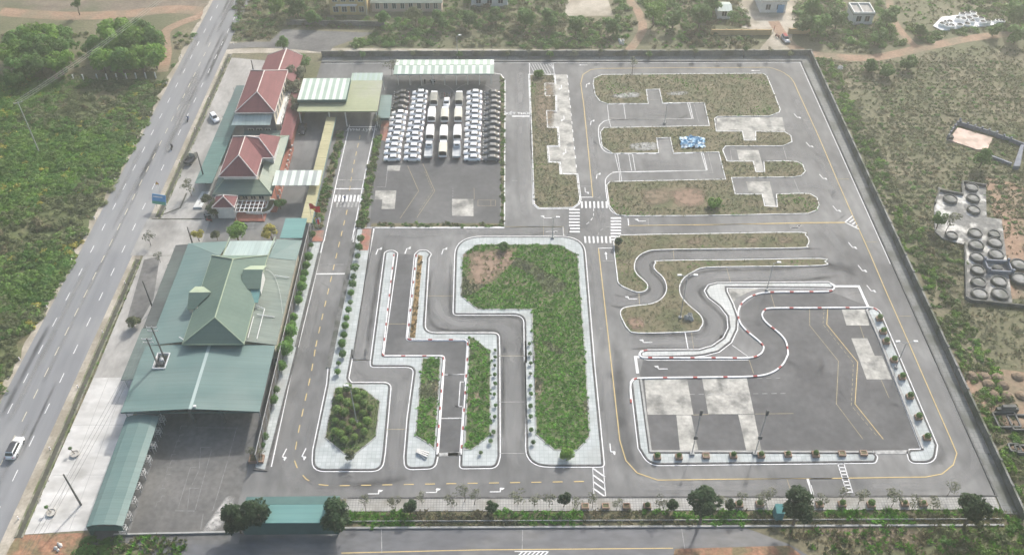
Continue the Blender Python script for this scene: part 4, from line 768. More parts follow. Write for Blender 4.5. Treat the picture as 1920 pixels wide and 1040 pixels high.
posts(ec, [(-53.6, 203.5), (-46, 203.5), (-41.8, 203.5), (-33.8, 203.5), (-53.6, 217), (-41.8, 217), (-33.8, 220.8)], 4.75, .18, 'offwhite', 'column')
ec.part('back_wall', MB().box(-53.9, -47, 214, 214.2, 0, 4.6), 'cream', True)
pcn = T('parking_canopy', 'long pale ribbed canopy at the far end of the car park', 'canopy', (-17, 226, 0))
panels(pcn, -30.8, -3.6, 226.6, 230, 4.3, 3.9, 27, ['panel_light', 'panel_mid']); panels(pcn, -31.0, -3.6, 222.6, 226.5, 3.9, 4.25, 27, ['panel_mid', 'panel_light'])
posts(pcn, [(-30 + 3.2 * i, 223.2) for i in range(9)] + [(-30 + 3.2 * i, 229.4) for i in range(9)], 3.9, .1, 'offwhite')
pcn.part('front_beam', MB().box(-31, -3.6, 222.5, 222.6, 3.6, 3.85), 'panel_grey', True)
wc = T('walkway_canopy', 'narrow straw-coloured walkway roof running beside the start road', 'canopy', (-45.3, 182, 0))
for i in range(12): y = 161 + 3.5 * i; wc.part('roof_panel', MB().slab([(-46.8 + .02 * i, y, 3.35), (-44.3, y, 3.2), (-44.3, y + 3.44, 3.2), (-46.8 + .02 * i, y + 3.44, 3.35)], .1), 'straw_roof', True)
wc.part('edge_trim', MB().box(-44.28, -44.1, 161, 203, 2.9, 3.2), 'teal', True); posts(wc, [(-45.5, 161.5 + 4.6 * i) for i in range(10)], 3.2, .08)
st = T('striped_canopy', 'striped translucent canopy between the office and the walkway roof', 'canopy', (-49.5, 175, 0))
panels(st, -55, -44, 172.6, 178, 4.8, 5.1, 22, ['panel_light', 'panel_light', 'panel_grey', 'panel_grey']); posts(st, [(-54.5, 173), (-54.5, 177.6), (-47.2, 173), (-47.2, 177.6)], 4.8, .09)
tk = T('ticket_shed', 'small teal-roofed shed beside the dark cars', 'shed', (-32, 208, 0))
tk.part('roof_sheet', MB().slab([(-33.5, 202.6, 3.2), (-30.3, 202.6, 3.2), (-30.6, 213, 3.4), (-33.5, 213, 3.4)], .1), 'teal', True); tk.part('wall', MB().box(-33.3, -31, 206, 212.6, 0, 3.1), 'teal_dark', True); posts(tk, [(-33.3, 203), (-30.6, 203), (-30.8, 212.6)], 3.2, .07, 'steel_white')
bt = T('street_canopy', 'teal canopy on the near street side between two dark trees', 'canopy', (-36.5, 86, 0))
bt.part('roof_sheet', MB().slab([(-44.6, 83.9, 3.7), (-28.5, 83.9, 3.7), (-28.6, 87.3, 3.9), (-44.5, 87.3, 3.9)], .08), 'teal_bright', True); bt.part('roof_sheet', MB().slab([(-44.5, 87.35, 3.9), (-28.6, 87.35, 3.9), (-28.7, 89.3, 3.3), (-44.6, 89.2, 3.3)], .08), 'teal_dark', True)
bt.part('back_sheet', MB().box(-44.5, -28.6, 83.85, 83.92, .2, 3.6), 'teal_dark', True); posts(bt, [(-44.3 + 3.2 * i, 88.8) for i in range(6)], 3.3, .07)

# ------------------------------------------------------------------ walls and fences
def wall_run(name, label, a, b, h, th, seg, m='old_wall', capm='old_wall_cap', pier=.5):
    a, b = Vector(a), Vector(b); L = (b - a).length; n = max(1, round(L / seg)); t = T(name, label, 'wall', tuple(a)); d = (b - a) / L; nrm = Vector((-d.y, d.x)) * th / 2
    for i in range(n):
        p, q = a + d * (L * i / n + pier / 2), a + d * (L * (i + 1) / n - pier / 2)
        t.part('wall_panel', MB().prism([tuple(p - nrm), tuple(q - nrm), tuple(q + nrm), tuple(p + nrm)], 0, h), m, True)
        t.part('coping', MB().prism([tuple(p - nrm * 1.5), tuple(q - nrm * 1.5), tuple(q + nrm * 1.5), tuple(p + nrm * 1.5)], h + .003, h + .1), capm, True)
    u = d * pier / 2; w_ = nrm * 1.7
    for i in range(n + 1):
        c = a + d * (L * i / n); t.part('pier', MB().prism([tuple(c - u - w_), tuple(c + u - w_), tuple(c + u + w_), tuple(c - u + w_)], 0, h + .25), m, True)
    return t
wall_run('perimeter_wall', 'long dark boundary wall along the far side of the site', (-53, 238.4), (87.2, 238.2), 1.75, .25, 5.4)
wall_run('perimeter_wall', 'long mossy boundary wall along the east side of the site', (87.3, 237.8), (87.6, 86.2), 1.75, .25, 5.4)
fe = T('chain_fence', 'tall rail fence with braces between the hall and the topiary strip', 'fence', (-45.8, 128, 0))
fa, fb = Vector((-44.7, 161)), Vector((-44.9, 98)); nF = 20
for i in range(nF + 1):
    p = fa + (fb - fa) * i / nF; o = fe.part('post', MB().tube((p.x, p.y, 0), (p.x, p.y, 3.3), .07), 'steel', True)
    if i < nF:
        q = fa + (fb - fa) * (i + 1) / nF; fe.part('shade_panel', MB().box(p.x - .03, p.x + .03, q.y + .12, p.y - .12, .4, 3.1), 'gap_shade', True)  # solid dark sheets added in place of the shaded gap at the fence
        fe.part('brace', MB().tube((p.x + .04, p.y - .1, 3.1), (q.x + .5, q.y + .4, .3), .05), 'steel', True, o)
for z in (.35, 1.7, 3.15): fe.part('rail', MB().tube((fa.x, fa.y, z), (fb.x, fb.y, z), .05), 'steel', True)
fe.part('footing', ribbon(MB(), [tuple(fa), tuple(fb)], .3, .4, z0=0), 'old_wall', True)

# ================================================================== VEHICLES
def ring(x, w_, zb, zt, k=.86): return [(x, -w_, zb), (x, -w_, zb + (zt - zb) * .62), (x, -w_ * k, zt), (x, w_ * k, zt), (x, w_, zb + (zt - zb) * .62), (x, w_, zb)]
def wheel_mesh(r=.32, wd=.2):
    mb = MB(); mb.tube((0, -wd / 2, 0), (0, wd / 2, 0), r, n=12, mi=0); mb.tube((0, -wd / 2 - .012, 0), (0, wd / 2 + .012, 0), r * .58, n=10, mi=1); return mb.mesh('wheel', ['rubber', 'steel'])
WHEEL, WHEEL_BIG = wheel_mesh(), wheel_mesh(.42, .26)
def make_car(name, label, group, paint, hatch=False, cat='car', loc=(0, 0, 0), rz=0, sc=1.0, bonnet=None):
    t = T(name, label, cat, loc, rz, group)
    zt = 1.0 if hatch else .98; tail = 1.0 if hatch else 1.02
    t.part('body', MB().loft([ring(-2.16, .55, .3, .62), ring(-2.02, .76, .24, .74), ring(-1.3, .85, .2, .9), ring(-.85, .87, .2, .96), ring(0, .88, .2, .98), ring(1.2, .88, .2, 1.0), ring(1.75, .85, .22, tail), ring(2.08, .74, .3, .94), ring(2.14, .6, .36, .8)]), paint, smooth=True)
    gb = (-1.08, 1.88) if hatch else (-1.08, 1.6); gr = (-.36, 1.5) if hatch else (-.36, .9); H = 1.52 if hatch else 1.46
    sec = lambda xs, w_, z: [(xs[0], -w_, z), (xs[1], -w_ + .02, z), (xs[1], w_ - .02, z), (xs[0], w_, z)]
    g = t.part('cabin', MB().loft([sec(gb, .74, .93), sec((gr[0] - .04, gr[1] + .05), .58, H - .05), sec((gr[0] + .1, gr[1] - .1), .5, H + .03)]), paint, smooth=False)
    def pane(nm, q): t.part(nm, MB().add(q, [(0, 1, 2, 3)]), 'glass_dark', parent=g)
    L_ = lambda a_, b_, f: a_ + (b_ - a_) * f
    for nm, i_, s_ in (('windscreen', 0, -1), ('rear_window', 1, 1)):
        xb, xt = gb[i_], gr[i_] + (-.04, .05)[i_]; o_ = .03 * s_; pane(nm, [(L_(xb, xt, .06) + o_, -.66, .98), (L_(xb, xt, .92) + o_, -.54, H - .09), (L_(xb, xt, .92) + o_, .54, H - .09), (L_(xb, xt, .06) + o_, .66, .98)])
    for s_ in (-1, 1):
        ya, yb = s_ * .745, s_ * .615; pane('side_window', [(L_(gb[0], gr[0], .35), ya, 1.0), (L_(gb[1], gr[1], .4), ya, 1.0), (L_(gb[1], gr[1], .95), yb, H - .12), (L_(gb[0], gr[0], .95), yb, H - .12)])
    for x in (-1.32, 1.3):
        for y in (-.78, .78): put('wheel', WHEEL, t.o, (x, y, .32))
    for y in (-.58, .58):
        t.part('headlight', MB().box(-2.13, -1.95, y - .16, y + .16, .6, .74), 'lamp_clear'); t.part('tail_light', MB().box(2.0, 2.13, y - .14, y + .14, .72, .9), 'lamp_red')
    if bonnet: t.part('roof_panel', MB().box(gr[0] - .02, gr[1] + .0, -.5, .5, H + .034, H + .05), bonnet)
    t.o.scale = (sc, sc, sc); register(t.o); return t.o
PROTO = {}
def car(key, x, y, rz, label, group):
    if key not in PROTO: PROTO[key] = make_car('sedan', label, group, key, False, loc=(x, y, 0), rz=rz); return
    copy_tree(PROTO[key], (x, y, 0), rz, label, group)
# four rows of parked training cars, far end to near end (survey points of the first and last car in each row)
def row_pts(a, b, n): (ax, ay), (bx, by) = P(*a), P(*b); return [(ax + (bx - ax) * i / (n - 1), ay + (by - ay) * i / (n - 1)) for i in range(n)]
rows = [('west', row_pts((754, 181), (735.5, 304), 13), lambda i: 'car_black' if i < 4 else 'car_white'), ('inner west', row_pts((788, 181), (772.5, 304), 13), lambda i: 'car_white'),
        ('inner east', row_pts((890.5, 181), (885, 304), 13), lambda i: 'car_white'), ('east', row_pts((924, 181), (921, 304), 13), lambda i: 'car_grey')]
desc = {'west': 'row beside the teal shed', 'inner west': 'row just west of the trucks', 'inner east': 'row just east of the trucks', 'east': 'row along the planted edge'}
cn = {'car_black': 'black', 'car_white': 'white', 'car_grey': 'dark grey'}
for r, pts, f in rows:
    for i, (x, y) in enumerate(pts): car(f(i), x + random.uniform(-.22, .22), y + .85 + random.uniform(-.1, .1), random.uniform(-.045, .045), f'{cn[f(i)]} sedan, {ORD[12 - i]} from the near end of the {desc[r]}', f'training cars in the {desc[r]}')
def make_truck(label, at, cover, flat=False):
    t = T('light_truck', label, 'truck', (at[0], at[1], 0), 0, 'training trucks parked in the middle of the lot')   # nose towards +Y
    t.part('chassis', MB().box(-.45, .45, -2.7, 2.3, .45, .7), 'steel_dark')
    cab = t.part('cab', MB().loft([[(-.9, 1.2, .5), (.9, 1.2, .5), (.9, 2.8, .5), (-.9, 2.8, .5)], [(-.9, 1.2, 1.3), (.9, 1.2, 1.3), (.9, 2.85, 1.3), (-.9, 2.85, 1.3)], [(-.8, 1.25, 2.1), (.8, 1.25, 2.1), (.8, 2.4, 2.1), (-.8, 2.4, 2.1)]]), 'car_white')
    t.part('windscreen', MB().add([(-.76, 2.80, 1.38), (.76, 2.80, 1.38), (.7, 2.46, 2.02), (-.7, 2.46, 2.02)], [(0, 1, 2, 3)]), 'glass_dark', parent=cab); t.part('rear_window', MB().box(-.5, .5, 1.17, 1.195, 1.5, 1.95), 'glass_dark', parent=cab)
    for s in (-1, 1): t.part('side_window', MB().box(min(s * .9, s * .88), max(s * .9, s * .88) , 1.5, 2.4, 1.4, 1.9), 'glass_dark', parent=cab)
    bed = t.part('cargo_bed', MB().box(-.98, .98, -2.9, 1.1, .75, .92), 'bed_metal')
    for s in (-1, 1): t.part('side_board', MB().box(s * .98 - .04, s * .98 + .04, -2.9, 1.1, .9, 1.35), 'bed_metal' if flat else 'car_white', parent=bed)
    t.part('tailgate', MB().box(-.94, .94, -2.94, -2.88, .75, 1.3), 'bed_metal' if flat else 'car_white', parent=bed)
    if flat:
        for i in range(6): t.part('floor_plank', MB().box(-.9, .9, -2.8 + .64 * i, -2.2 + .64 * i, .925, .945), 'bed_metal', parent=bed)
    else:
        arc = [(-.98, 2.25), (-.9, 2.42), (-.5, 2.52), (0, 2.55), (.5, 2.52), (.9, 2.42), (.98, 2.25)]
        t.part('canvas_cover', MB().loft([[(x, y, z) for x, z in arc] + [(x, y, z - .05) for x, z in arc[::-1]] for y in (-2.85, -1.5, 0, 1.15)]), cover)
        for s in (-1, 1): t.part('cover_side', MB().box(s * .99 - .02, s * .99 + .02, -2.8, 1.1, 1.36, 2.27), cover)
        t.part('cover_front', MB().box(-.96, .96, 1.08, 1.12, 1.3, 2.4), cover); t.part('seat_bench', MB().box(-.9, .9, -2.5, .9, 1.0, 1.35), 'steel_dark', parent=bed)
    for x in (-.8, .8):
        for y in (1.9, -1.7): put('wheel', WHEEL_BIG, t.o, (x, y, .42), (0, 0, math.pi / 2))
    for x in (-.75, .75): t.part('tail_light', MB().box(x - .1, x + .1, -2.98, -2.94, .62, .78), 'lamp_red')
    return t
for lab, at, cv_, fl in (('grey canvas truck at the far end of the west truck file', (814, 196), 'canvas_grey', 0), ('white canvas truck, second from the far end of the west truck file', (810, 226), 'canvas_white', 0), ('white canvas truck right behind the flatbed of the west truck file', (807, 260), 'canvas_white', 0), ('empty flatbed truck at the near end of the west truck file', (804, 292), '', 1),
                         ('cream ribbed truck behind the single white car', (834.5, 226), 'canvas_cream', 0), ('white canvas truck in the middle truck file between two cream ones', (832.5, 261), 'canvas_white', 0), ('cream canvas truck at the near end of the middle file', (831, 291), 'canvas_cream', 0),
                         ('grey canvas truck at the far end of the east truck file', (861, 196), 'canvas_grey', 0), ('cream canvas truck, second from the far end of the east truck file', (859.5, 226), 'canvas_cream', 0), ('white canvas truck right behind the flatbed of the east truck file', (858, 260), 'canvas_white', 0), ('empty flatbed truck at the near end of the east truck file', (856.5, 292), '', 1)):
    p = P(*at); make_truck(lab, (p[0], p[1] + 1.0), cv_, fl)
p = P(837.5, 196); make_car('sedan', 'single white car parked nose out among the trucks', 'training cars among the trucks', 'car_white', False, loc=(p[0], p[1], 0), rz=math.pi / 2)
p = P(30, 843); make_car('hatchback', 'white hatchback with black roof driving on the highway', None, 'car_white', True, loc=(p[0], p[1], 0), rz=math.pi / 2 - .03 + math.pi, sc=1.12, bonnet='car_black')
p = P(403, 224); make_car('hatchback', 'white hatchback parked at the teal shelter by the highway', None, 'car_white', True, loc=(p[0], p[1], 0), rz=math.pi / 2 + .55)
p = P(568, 246); make_car('hatchback', 'dark blue-black car parked beside the red annex wall', None, 'car_black', True, loc=(p[0], p[1], 0), rz=math.pi / 2)
p = P(1472, 76); make_car('hatchback', 'silver pickup-like car on the earth yard behind the far wall', None, 'car_silver', True, loc=(p[0], p[1], 0), rz=math.pi / 2 + .12, bonnet='red_paint')
# dark cargo tricycle by the drain
p = P(358, 303); t = T('cargo_truck', 'small black open cargo truck parked by the roadside drain', 'truck', (p[0], p[1], 0), -.25)
t.part('cab', MB().loft([[(-.8, .9, .4), (.8, .9, .4), (.8, 2.1, .4), (-.8, 2.1, .4)], [(-.8, .9, 1.2), (.8, .9, 1.2), (.8, 2.15, 1.2), (-.8, 2.15, 1.2)], [(-.7, .95, 1.9), (.7, .95, 1.9), (.7, 1.8, 1.9), (-.7, 1.8, 1.9)]]), 'canvas_grey')
t.part('cargo_bed', MB().box(-.9, .9, -1.8, .8, .5, .65), 'car_black')
for s in (-1, 1): t.part('side_board', MB().box(s * .9 - .05, s * .9 + .05, -1.8, .8, .65, 1.3), 'car_black')
t.part('tailgate', MB().box(-.85, .85, -1.85, -1.78, .6, 1.2), 'steel_dark')
for x in (-.75, .75):
    for y in (1.5, -1.1): put('wheel', WHEEL, t.o, (x, y, .32), (0, 0, math.pi / 2))

# ------------------------------------------------------------------ people, grown as one skin over a skeleton
def skin_mesh(name, joints, edges, mat_split):
    me = bpy.data.meshes.new(name); me.from_pydata([j[:3] for j in joints], edges, [])
    o = bpy.data.objects.new(name, me); COL.objects.link(o); md = o.modifiers.new('skin', 'SKIN'); md.use_smooth_shade = True
    for i, j in enumerate(joints): me.skin_vertices[0].data[i].radius = (j[3], j[4] if len(j) > 4 else j[3]); me.skin_vertices[0].data[i].use_root = (i == 0)
    o.modifiers.new('sub', 'SUBSURF').levels = 1
    dg = bpy.context.evaluated_depsgraph_get(); m2 = bpy.data.meshes.new_from_object(o.evaluated_get(dg)); bpy.data.objects.remove(o)
    m2.materials.clear()
    for k_ in mat_split[0]: m2.materials.append(M[k_])
    for p_ in m2.polygons: p_.material_index = mat_split[1](p_.center)
    return m2
def person(label, at, rz, top, legs, pose='stand', group=None, z=0):
    if pose == 'stand':
        J = [(0, 0, .95, .15, .11), (0, 0, 1.2, .15, .1), (0, 0, 1.42, .17, .1), (0, 0, 1.52, .06), (0, .01, 1.62, .09), (0, .01, 1.72, .07)]
        E_ = [(0, 1), (1, 2), (2, 3), (3, 4), (4, 5)]; arms = [(.22, 0, 1.38, .055), (.27, .02, 1.1, .045), (.26, .1, .86, .035)]; lg = [(.1, 0, .88, .09), (.11, .02, .48, .065), (.11, -.02, .08, .045), (.12, .12, .04, .04)]
    else:
        J = [(0, -.1, .85, .16, .13), (0, -.06, 1.1, .15, .11), (0, .02, 1.32, .17, .1), (0, .05, 1.42, .06), (0, .07, 1.52, .1), (0, .07, 1.64, .08)]
        E_ = [(0, 1), (1, 2), (2, 3), (3, 4), (4, 5)]; arms = [(.22, .03, 1.28, .055), (.3, .2, 1.08, .045), (.28, .45, 1.0, .035)]; lg = [(.12, -.02, .84, .09), (.2, .35, .72, .07), (.19, .2, .3, .05), (.19, .34, .27, .045)]
    for s in (-1, 1):
        for chain, root in ((arms, 2), (lg, 0)):
            pr = root
            for q in chain: J.append((s * q[0], q[1], q[2], q[3])); E_.append((pr, len(J) - 1)); pr = len(J) - 1
    waist = .95 if pose == 'stand' else .88
    me = skin_mesh('person', J, E_, ([top, legs, 'skin', 'cloth_dark'], lambda c: 2 if 1.46 < c.z + (0 if pose == 'stand' else .1) < 1.64 and c.y > .04 else (3 if c.z > (1.52 if pose == 'stand' else 1.44) else (1 if c.z < waist else (2 if abs(c.x) > .25 and c.z < 1.0 else 0)))))
    return put('person', me, None, (at[0], at[1], z), (0, 0, rz), label=label, category='person', group=group)
def motorbike(label, at, rz, paint, group=None):
    t = T('motorbike', label, 'motorbike', (at[0], at[1], 0), rz, group)
    wm = MB().tube((-.05, 0, 0), (.05, 0, 0), .28, n=12).mesh('wheel', 'rubber')
    for y in (-.6, .62): put('wheel', wm, t.o, (0, y, .28))
    t.part('frame_body', MB().loft([[(-.12, -.85, .6), (.12, -.85, .6), (.1, -.8, .75), (-.1, -.8, .75)], [(-.16, -.3, .35), (.16, -.3, .35), (.14, -.3, .72), (-.14, -.3, .72)], [(-.12, .15, .3), (.12, .15, .3), (.1, .15, .5), (-.1, .15, .5)], [(-.18, .5, .45), (.18, .5, .45), (.16, .42, .9), (-.16, .42, .9)]]), paint)
    t.part('seat', MB().box(-.14, .14, -.75, .05, .74, .82), 'rubber'); t.part('handlebar', MB().tube((-.33, .38, 1.0), (.33, .38, 1.0), .03).tube((0, .4, .85), (0, .38, 1.0), .04).tube((0, .6, .3), (0, .42, .9), .04), 'steel_dark')
    t.part('headlight', MB().box(-.08, .08, .48, .54, .8, .92), 'lamp_clear'); return t
for i, (px_, lab, rz, tp) in enumerate((((323, 279), 'rider in dark clothes on the motorbike nearest the blue billboard', .05, 'cloth_dark'), ((353, 226), 'rider in dark blue on the motorbike level with the white hatchback', math.pi + .05, 'cloth_blue'))):
    p = P(*px_); motorbike(('motorbike ridden away from the camera near the blue billboard', 'motorbike ridden on the highway beside the white parked hatchback')[i], p, rz, ('car_black', 'cloth_blue')[i]); person(lab, p, rz, tp, 'cloth_dark', 'ride')
for lab, px_, rz, tp, lg in (('person in dark clothes standing behind the car rows', (797, 158), .4, 'cloth_dark', 'cloth_dark'), ('person in light shirt standing beside the parked motorbike', (809, 157), 2.0, 'cloth_light', 'cloth_dark'), ('person in red walking on the earth yard near the silver car', (1451, 58), 1.2, 'cloth_red', 'cloth_dark'), ('person in blue standing on the near zebra crossing', (647, 377), 0, 'cloth_blue', 'cloth_dark'), ('person in dark clothes at the west crossing of the junction', (1067, 437), 1.5, 'cloth_dark', 'cloth_dark')): person(lab, P(*px_), rz, tp, lg)
p = P(811, 154); motorbike('silver motorbike parked below the long pale canopy', p, 1.2, 'car_silver')
for i in range(5): motorbike(f'{ORD[i]} motorbike from the west in the row behind the single white car', P(829 + i * 4.6, 181), .05, ('car_black', 'red_paint', 'car_black', 'cloth_blue', 'car_black')[i], 'motorbikes parked in a row')
p = P(1457, 70); motorbike('motorbike parked beside the silver car on the earth yard', p, .6, 'red_paint')
for i in range(3): motorbike(f'motorbike {("nearest the white ramp", "between the two others", "nearest the gate post")[i]} in the shade below the office trees', P(389 + i * 1.5, 405 + i * 5), 1.3, ('car_silver', 'car_black', 'red_paint')[i], 'motorbikes by the office gate')

# ================================================================== POLES, LAMPS, SIGNS
def lamp_post(label, base, h, dx=1.6, twin=False, tilt=(0, 0)):
    t = T('street_lamp', label, 'street lamp', base, 0, 'tall street lamps'); t.part('post', MB().tube((0, 0, 0), (tilt[0], tilt[1], h), .11, .06, 8), 'steel'); t.part('base_plinth', MB().box(-.3, .3, -.3, .3, .1, .5), 'kerb_grey')
    for s in ((-1, 1) if twin else (1,)):
        a = t.part('arm', MB().tube((tilt[0], tilt[1], h - .2), (tilt[0] + s * dx, tilt[1] + .1, h + .25), .05, n=6), 'steel'); t.part('lamp_head', MB().loft([[(tilt[0] + s * (dx - .1), tilt[1] - .15, h + .15), (tilt[0] + s * (dx + .75), tilt[1] - .12, h + .22), (tilt[0] + s * (dx + .75), tilt[1] + .35, h + .22), (tilt[0] + s * (dx - .1), tilt[1] + .35, h + .15)], [(tilt[0] + s * (dx - .1), tilt[1] - .1, h + .35), (tilt[0] + s * (dx + .7), tilt[1] - .08, h + .3), (tilt[0] + s * (dx + .7), tilt[1] + .3, h + .3), (tilt[0] + s * (dx - .1), tilt[1] + .3, h + .35)]]), 'steel_white', parent=a)
    return t
def small_lamp(label, px_, h): 
    p = P(*px_); t = T('camera_post', label, 'camera post', p, 0, 'traffic light posts on the yard edge'); t.part('post', MB().tube((0, 0, 0), (0, 0, h), .09, .06, 8), 'steel'); t.part('signal_head', MB().box(-.22, .22, -.2, .15, h, h + 1.3), 'steel_dark'); t.part('control_box', MB().box(-.35, .35, -.3, -.1, h * .42, h * .42 + .8), 'steel_dark'); t.part('base_plinth', MB().box(-.4, .4, -.4, .4, .1, .55), 'kerb_grey'); return t
small_lamp('tall post with dark head left of the two on the near yard pavement', (1297, 851), 11.5); small_lamp('tall post with dark head right of the two on the near yard pavement', (1415, 851), 11.5)
lamp_post('street lamp beside the grey rock on the S-bend grass', P(1275, 596), 12, 1.3, True); lamp_post('street lamp in the hexagonal shrub bed', P(669, 792), 10.5, -1.0); lamp_post('twin street lamp on the east pavement of the yard', P(1679, 690), 7.5, 1.4, True); lamp_post('street lamp behind the far end of the white S-bend pavement', P(1437, 545), 8, .8); lamp_post('street lamp at the west crossing of the junction', P(1036, 447), 6, .7)
lamp_post('street lamp along the far boundary walk', P(858, 112), 7.5, .6); lamp_post('street lamp on the east grass island', P(1246, 232), 6, .6)
def power_pole(label, base, h, arms=1, m='concrete_pole', rz=0, lean=(0, 0), r=.2):
    t = T('power_pole', label, 'power pole', base, rz, 'concrete power poles'); t.part('pole', MB().tube((0, 0, 0), (lean[0], lean[1], h), r, r * .62, 8), m)
    for k_ in range(arms):
        z = h - .35 - .9 * k_; c = t.part('cross_arm', MB().box(lean[0] - 1.0, lean[0] + 1.0, lean[1] - .08, lean[1] + .08, z, z + .14), 'steel')
        for x in (-.9, 0, .9): t.part('insulator', MB().tube((lean[0] + x, lean[1], z + .14), (lean[0] + x, lean[1], z + .42), .07, .05), 'offwhite', parent=c)
    return t
power_pole('bare dark pole standing on the white apron near the long canopy', P(152, 946), 9.2, 0); power_pole('dark pole behind the tall red-roofed house', (-68.6, 221.5), 9, 0)
power_pole('dark pole beside the teal shelter at the office', P(386, 345), 9.5, 0); power_pole('pale pole standing in the field at the far left', P(74, 286), 15, 1, 'pole_light', .5, r=.17)
power_pole('dark pole at the back corner of the hall', P(361, 457), 5, 0); power_pole('dark leaning pole west of the hall shelter', P(288, 581), 8.5, 0)
tp_a = power_pole('power pole in the roof opening nearer the camera', (-66.6, 117.2), 12.5, 2, lean=(-.3, .2)); tp_b = power_pole('power pole in the roof opening farther from the camera', (-65.7, 118.8), 13.5, 2, lean=(-.6, .6))
tr = T('transformer', 'grey transformer hung between the two poles in the roof opening', 'transformer', (-66.1, 118.1, 4.6)); tr.part('tank', MB().lathe([(0, 0), (.42, 0), (.45, .5), (.42, 1.3), (.0, 1.4)], 10), 'steel'); tr.part('platform', MB().box(-.9, .8, -.6, .6, -.15, 0), 'steel_dark'); tr.part('bushing', MB().tube((0, -.2, 1.35), (0, -.2, 1.8), .08).tube((0, .2, 1.35), (0, .2, 1.8), .08), 'offwhite')
def cable(label, a, b, sag, grp, r=.03):
    pts = [Vector(a).lerp(Vector(b), i / 14) + Vector((0, 0, -sag * 4 * (i / 14) * (1 - i / 14))) for i in range(15)]; mb = MB()
    for p_, q_ in zip(pts, pts[1:]): mb.tube(p_, q_, r, n=4, cap=False)
    put('power_cable', mb.mesh('power_cable', 'pole_light' if 'field' in label else 'wire'), label=label, category='cable', group=grp)
pb = P(74, 286)
for i, dx in enumerate((-.85, 0, .85)): cable(f'{("westernmost", "middle", "easternmost")[i]} of three pale cables over the field running to the far trees', (pb[0] + dx, pb[1], 15), (pb[0] + 24 + dx, pb[1] + 62, 15), 1.0, 'cables over the field')
for i, dx in enumerate((-.8, 0, .8)): cable(f'{("westernmost", "middle", "easternmost")[i]} of three cables above the white apron beside the long canopy', (-75.5 + dx, 60, 12), (-67 + dx * .8, 117.4, 12.2), .8, 'cables above the white apron', .022)
# billboard and road posts
p = P(303, 390); t = T('billboard', 'blue and green billboard on posts beside the highway', 'billboard', p, -.2); 
for x in (-1.1, 1.1): t.part('post', MB().tube((x, 0, 0), (x, 0, 1.6), .07), 'steel')
t.part('board', MB().loft([[(-1.7, -.5, 1.5), (1.7, -.5, 1.5), (1.7, .55, 3.6), (-1.7, .55, 3.6)], [(-1.7, -.38, 1.44), (1.7, -.38, 1.44), (1.7, .67, 3.54), (-1.7, .67, 3.54)]]), 'sign_blue'); t.part('lower_band', MB().add([(-1.7, -.52, 1.52), (1.7, -.52, 1.52), (1.7, -.2, 2.15), (-1.7, -.2, 2.15)], [(0, 1, 2, 3)]), 'sign_green'); t.part('title_strip', MB().add([(-1.4, .2, 2.95), (.9, .2, 2.95), (.9, .34, 3.25), (-1.4, .34, 3.25)], [(0, 1, 2, 3)]), 'white')
p = P(299, 358); t = T('road_sign', 'red and white triangular road sign on the sandy shoulder', 'sign', p); t.part('post', MB().tube((0, 0, 0), (0, 0, 2.6), .05), 'steel_white'); t.part('plate', MB().loft([[(-.5, -.06, 2.0), (.5, -.06, 2.0), (0, -.06, 2.9)], [(-.5, -.02, 2.0), (.5, -.02, 2.0), (0, -.02, 2.9)]]), 'red_paint'); t.part('symbol', MB().add([(-.28, -.07, 2.12), (.28, -.07, 2.12), (0, -.07, 2.62)], [(0, 1, 2)]), 'flag_yellow')
for i in range(24):
    y = 80 + i * 7.2; x = (hwR(y) + 1.3) if i % 2 else (hwL(y) - .5)
    if 154 < y < 167 and i % 2: continue
    put('marker_post', MB().box(-.09, .09, -.09, .09, 0, .75, 0).box(-.095, .095, -.095, .095, .55, .68, 1).mesh('marker_post', ['white_clean', 'red_paint']), None, (x, y, 0), label=f'{ORD[i // 2]} short white marker post from the near end, {"town" if i % 2 else "field"} side of the highway', category='marker post', group='marker posts along the highway')
for i in range(9):
    p = P(139 + i * 18.2 + (8 if i > 1 else 0), 151 - i * .55); put('fence_post', MB().prism([(-.14, -.14), (.14, -.14), (.12, .14), (-.12, .14)], 0, 1.9).mesh('fence_post', 'offwhite'), None, (p[0], p[1], 0), (.06, .05, 0), label=f'{ORD[i]} white post from the west in the line below the tree clumps', category='fence post', group='white posts below the tree clumps')
# flags
p = P(588, 428); t = T('flagpole', 'tall pole flying a red flag with a yellow star', 'flag', p); t.part('pole', MB().tube((0, 0, 0), (0, 0, 7.5), .07, .04), 'steel_white')
fl = MB(); nx = 8
for i in range(nx + 1):
    x = .05 + 2.2 * i / nx; fl.v += [(x, .25 * math.sin(i * .9), 7.3 - .12 * i), (x, .25 * math.sin(i * .9 + .3) - .15, 5.8 - .14 * i)]
fl.f = [(2 * i, 2 * i + 1, 2 * i + 3, 2 * i + 2) for i in range(nx)]; fl.m = [0] * nx; f_ = t.part('flag', fl, 'flag_red')
st_ = [(1.1 + (.42 if i % 2 == 0 else .17) * math.sin(i * math.pi / 5), -.45, 6.05 + (.42 if i % 2 == 0 else .17) * math.cos(i * math.pi / 5)) for i in range(10)]; t.part('star', MB().add(st_, [tuple(range(10))]), 'flag_yellow', parent=f_)
patch('brick_terrace', SR((930, 915), (1030, 915), (1015, 1005), (925, 1005)), 'brick_pave', .05); patch('brick_terrace', SL((105, 390), (160, 390), (130, 520), (95, 510)), 'brick_pave', .05); patch('brick_terrace', PX((680, 428), (700, 428), (690, 470), (672, 470)), 'brick_pave', .15)
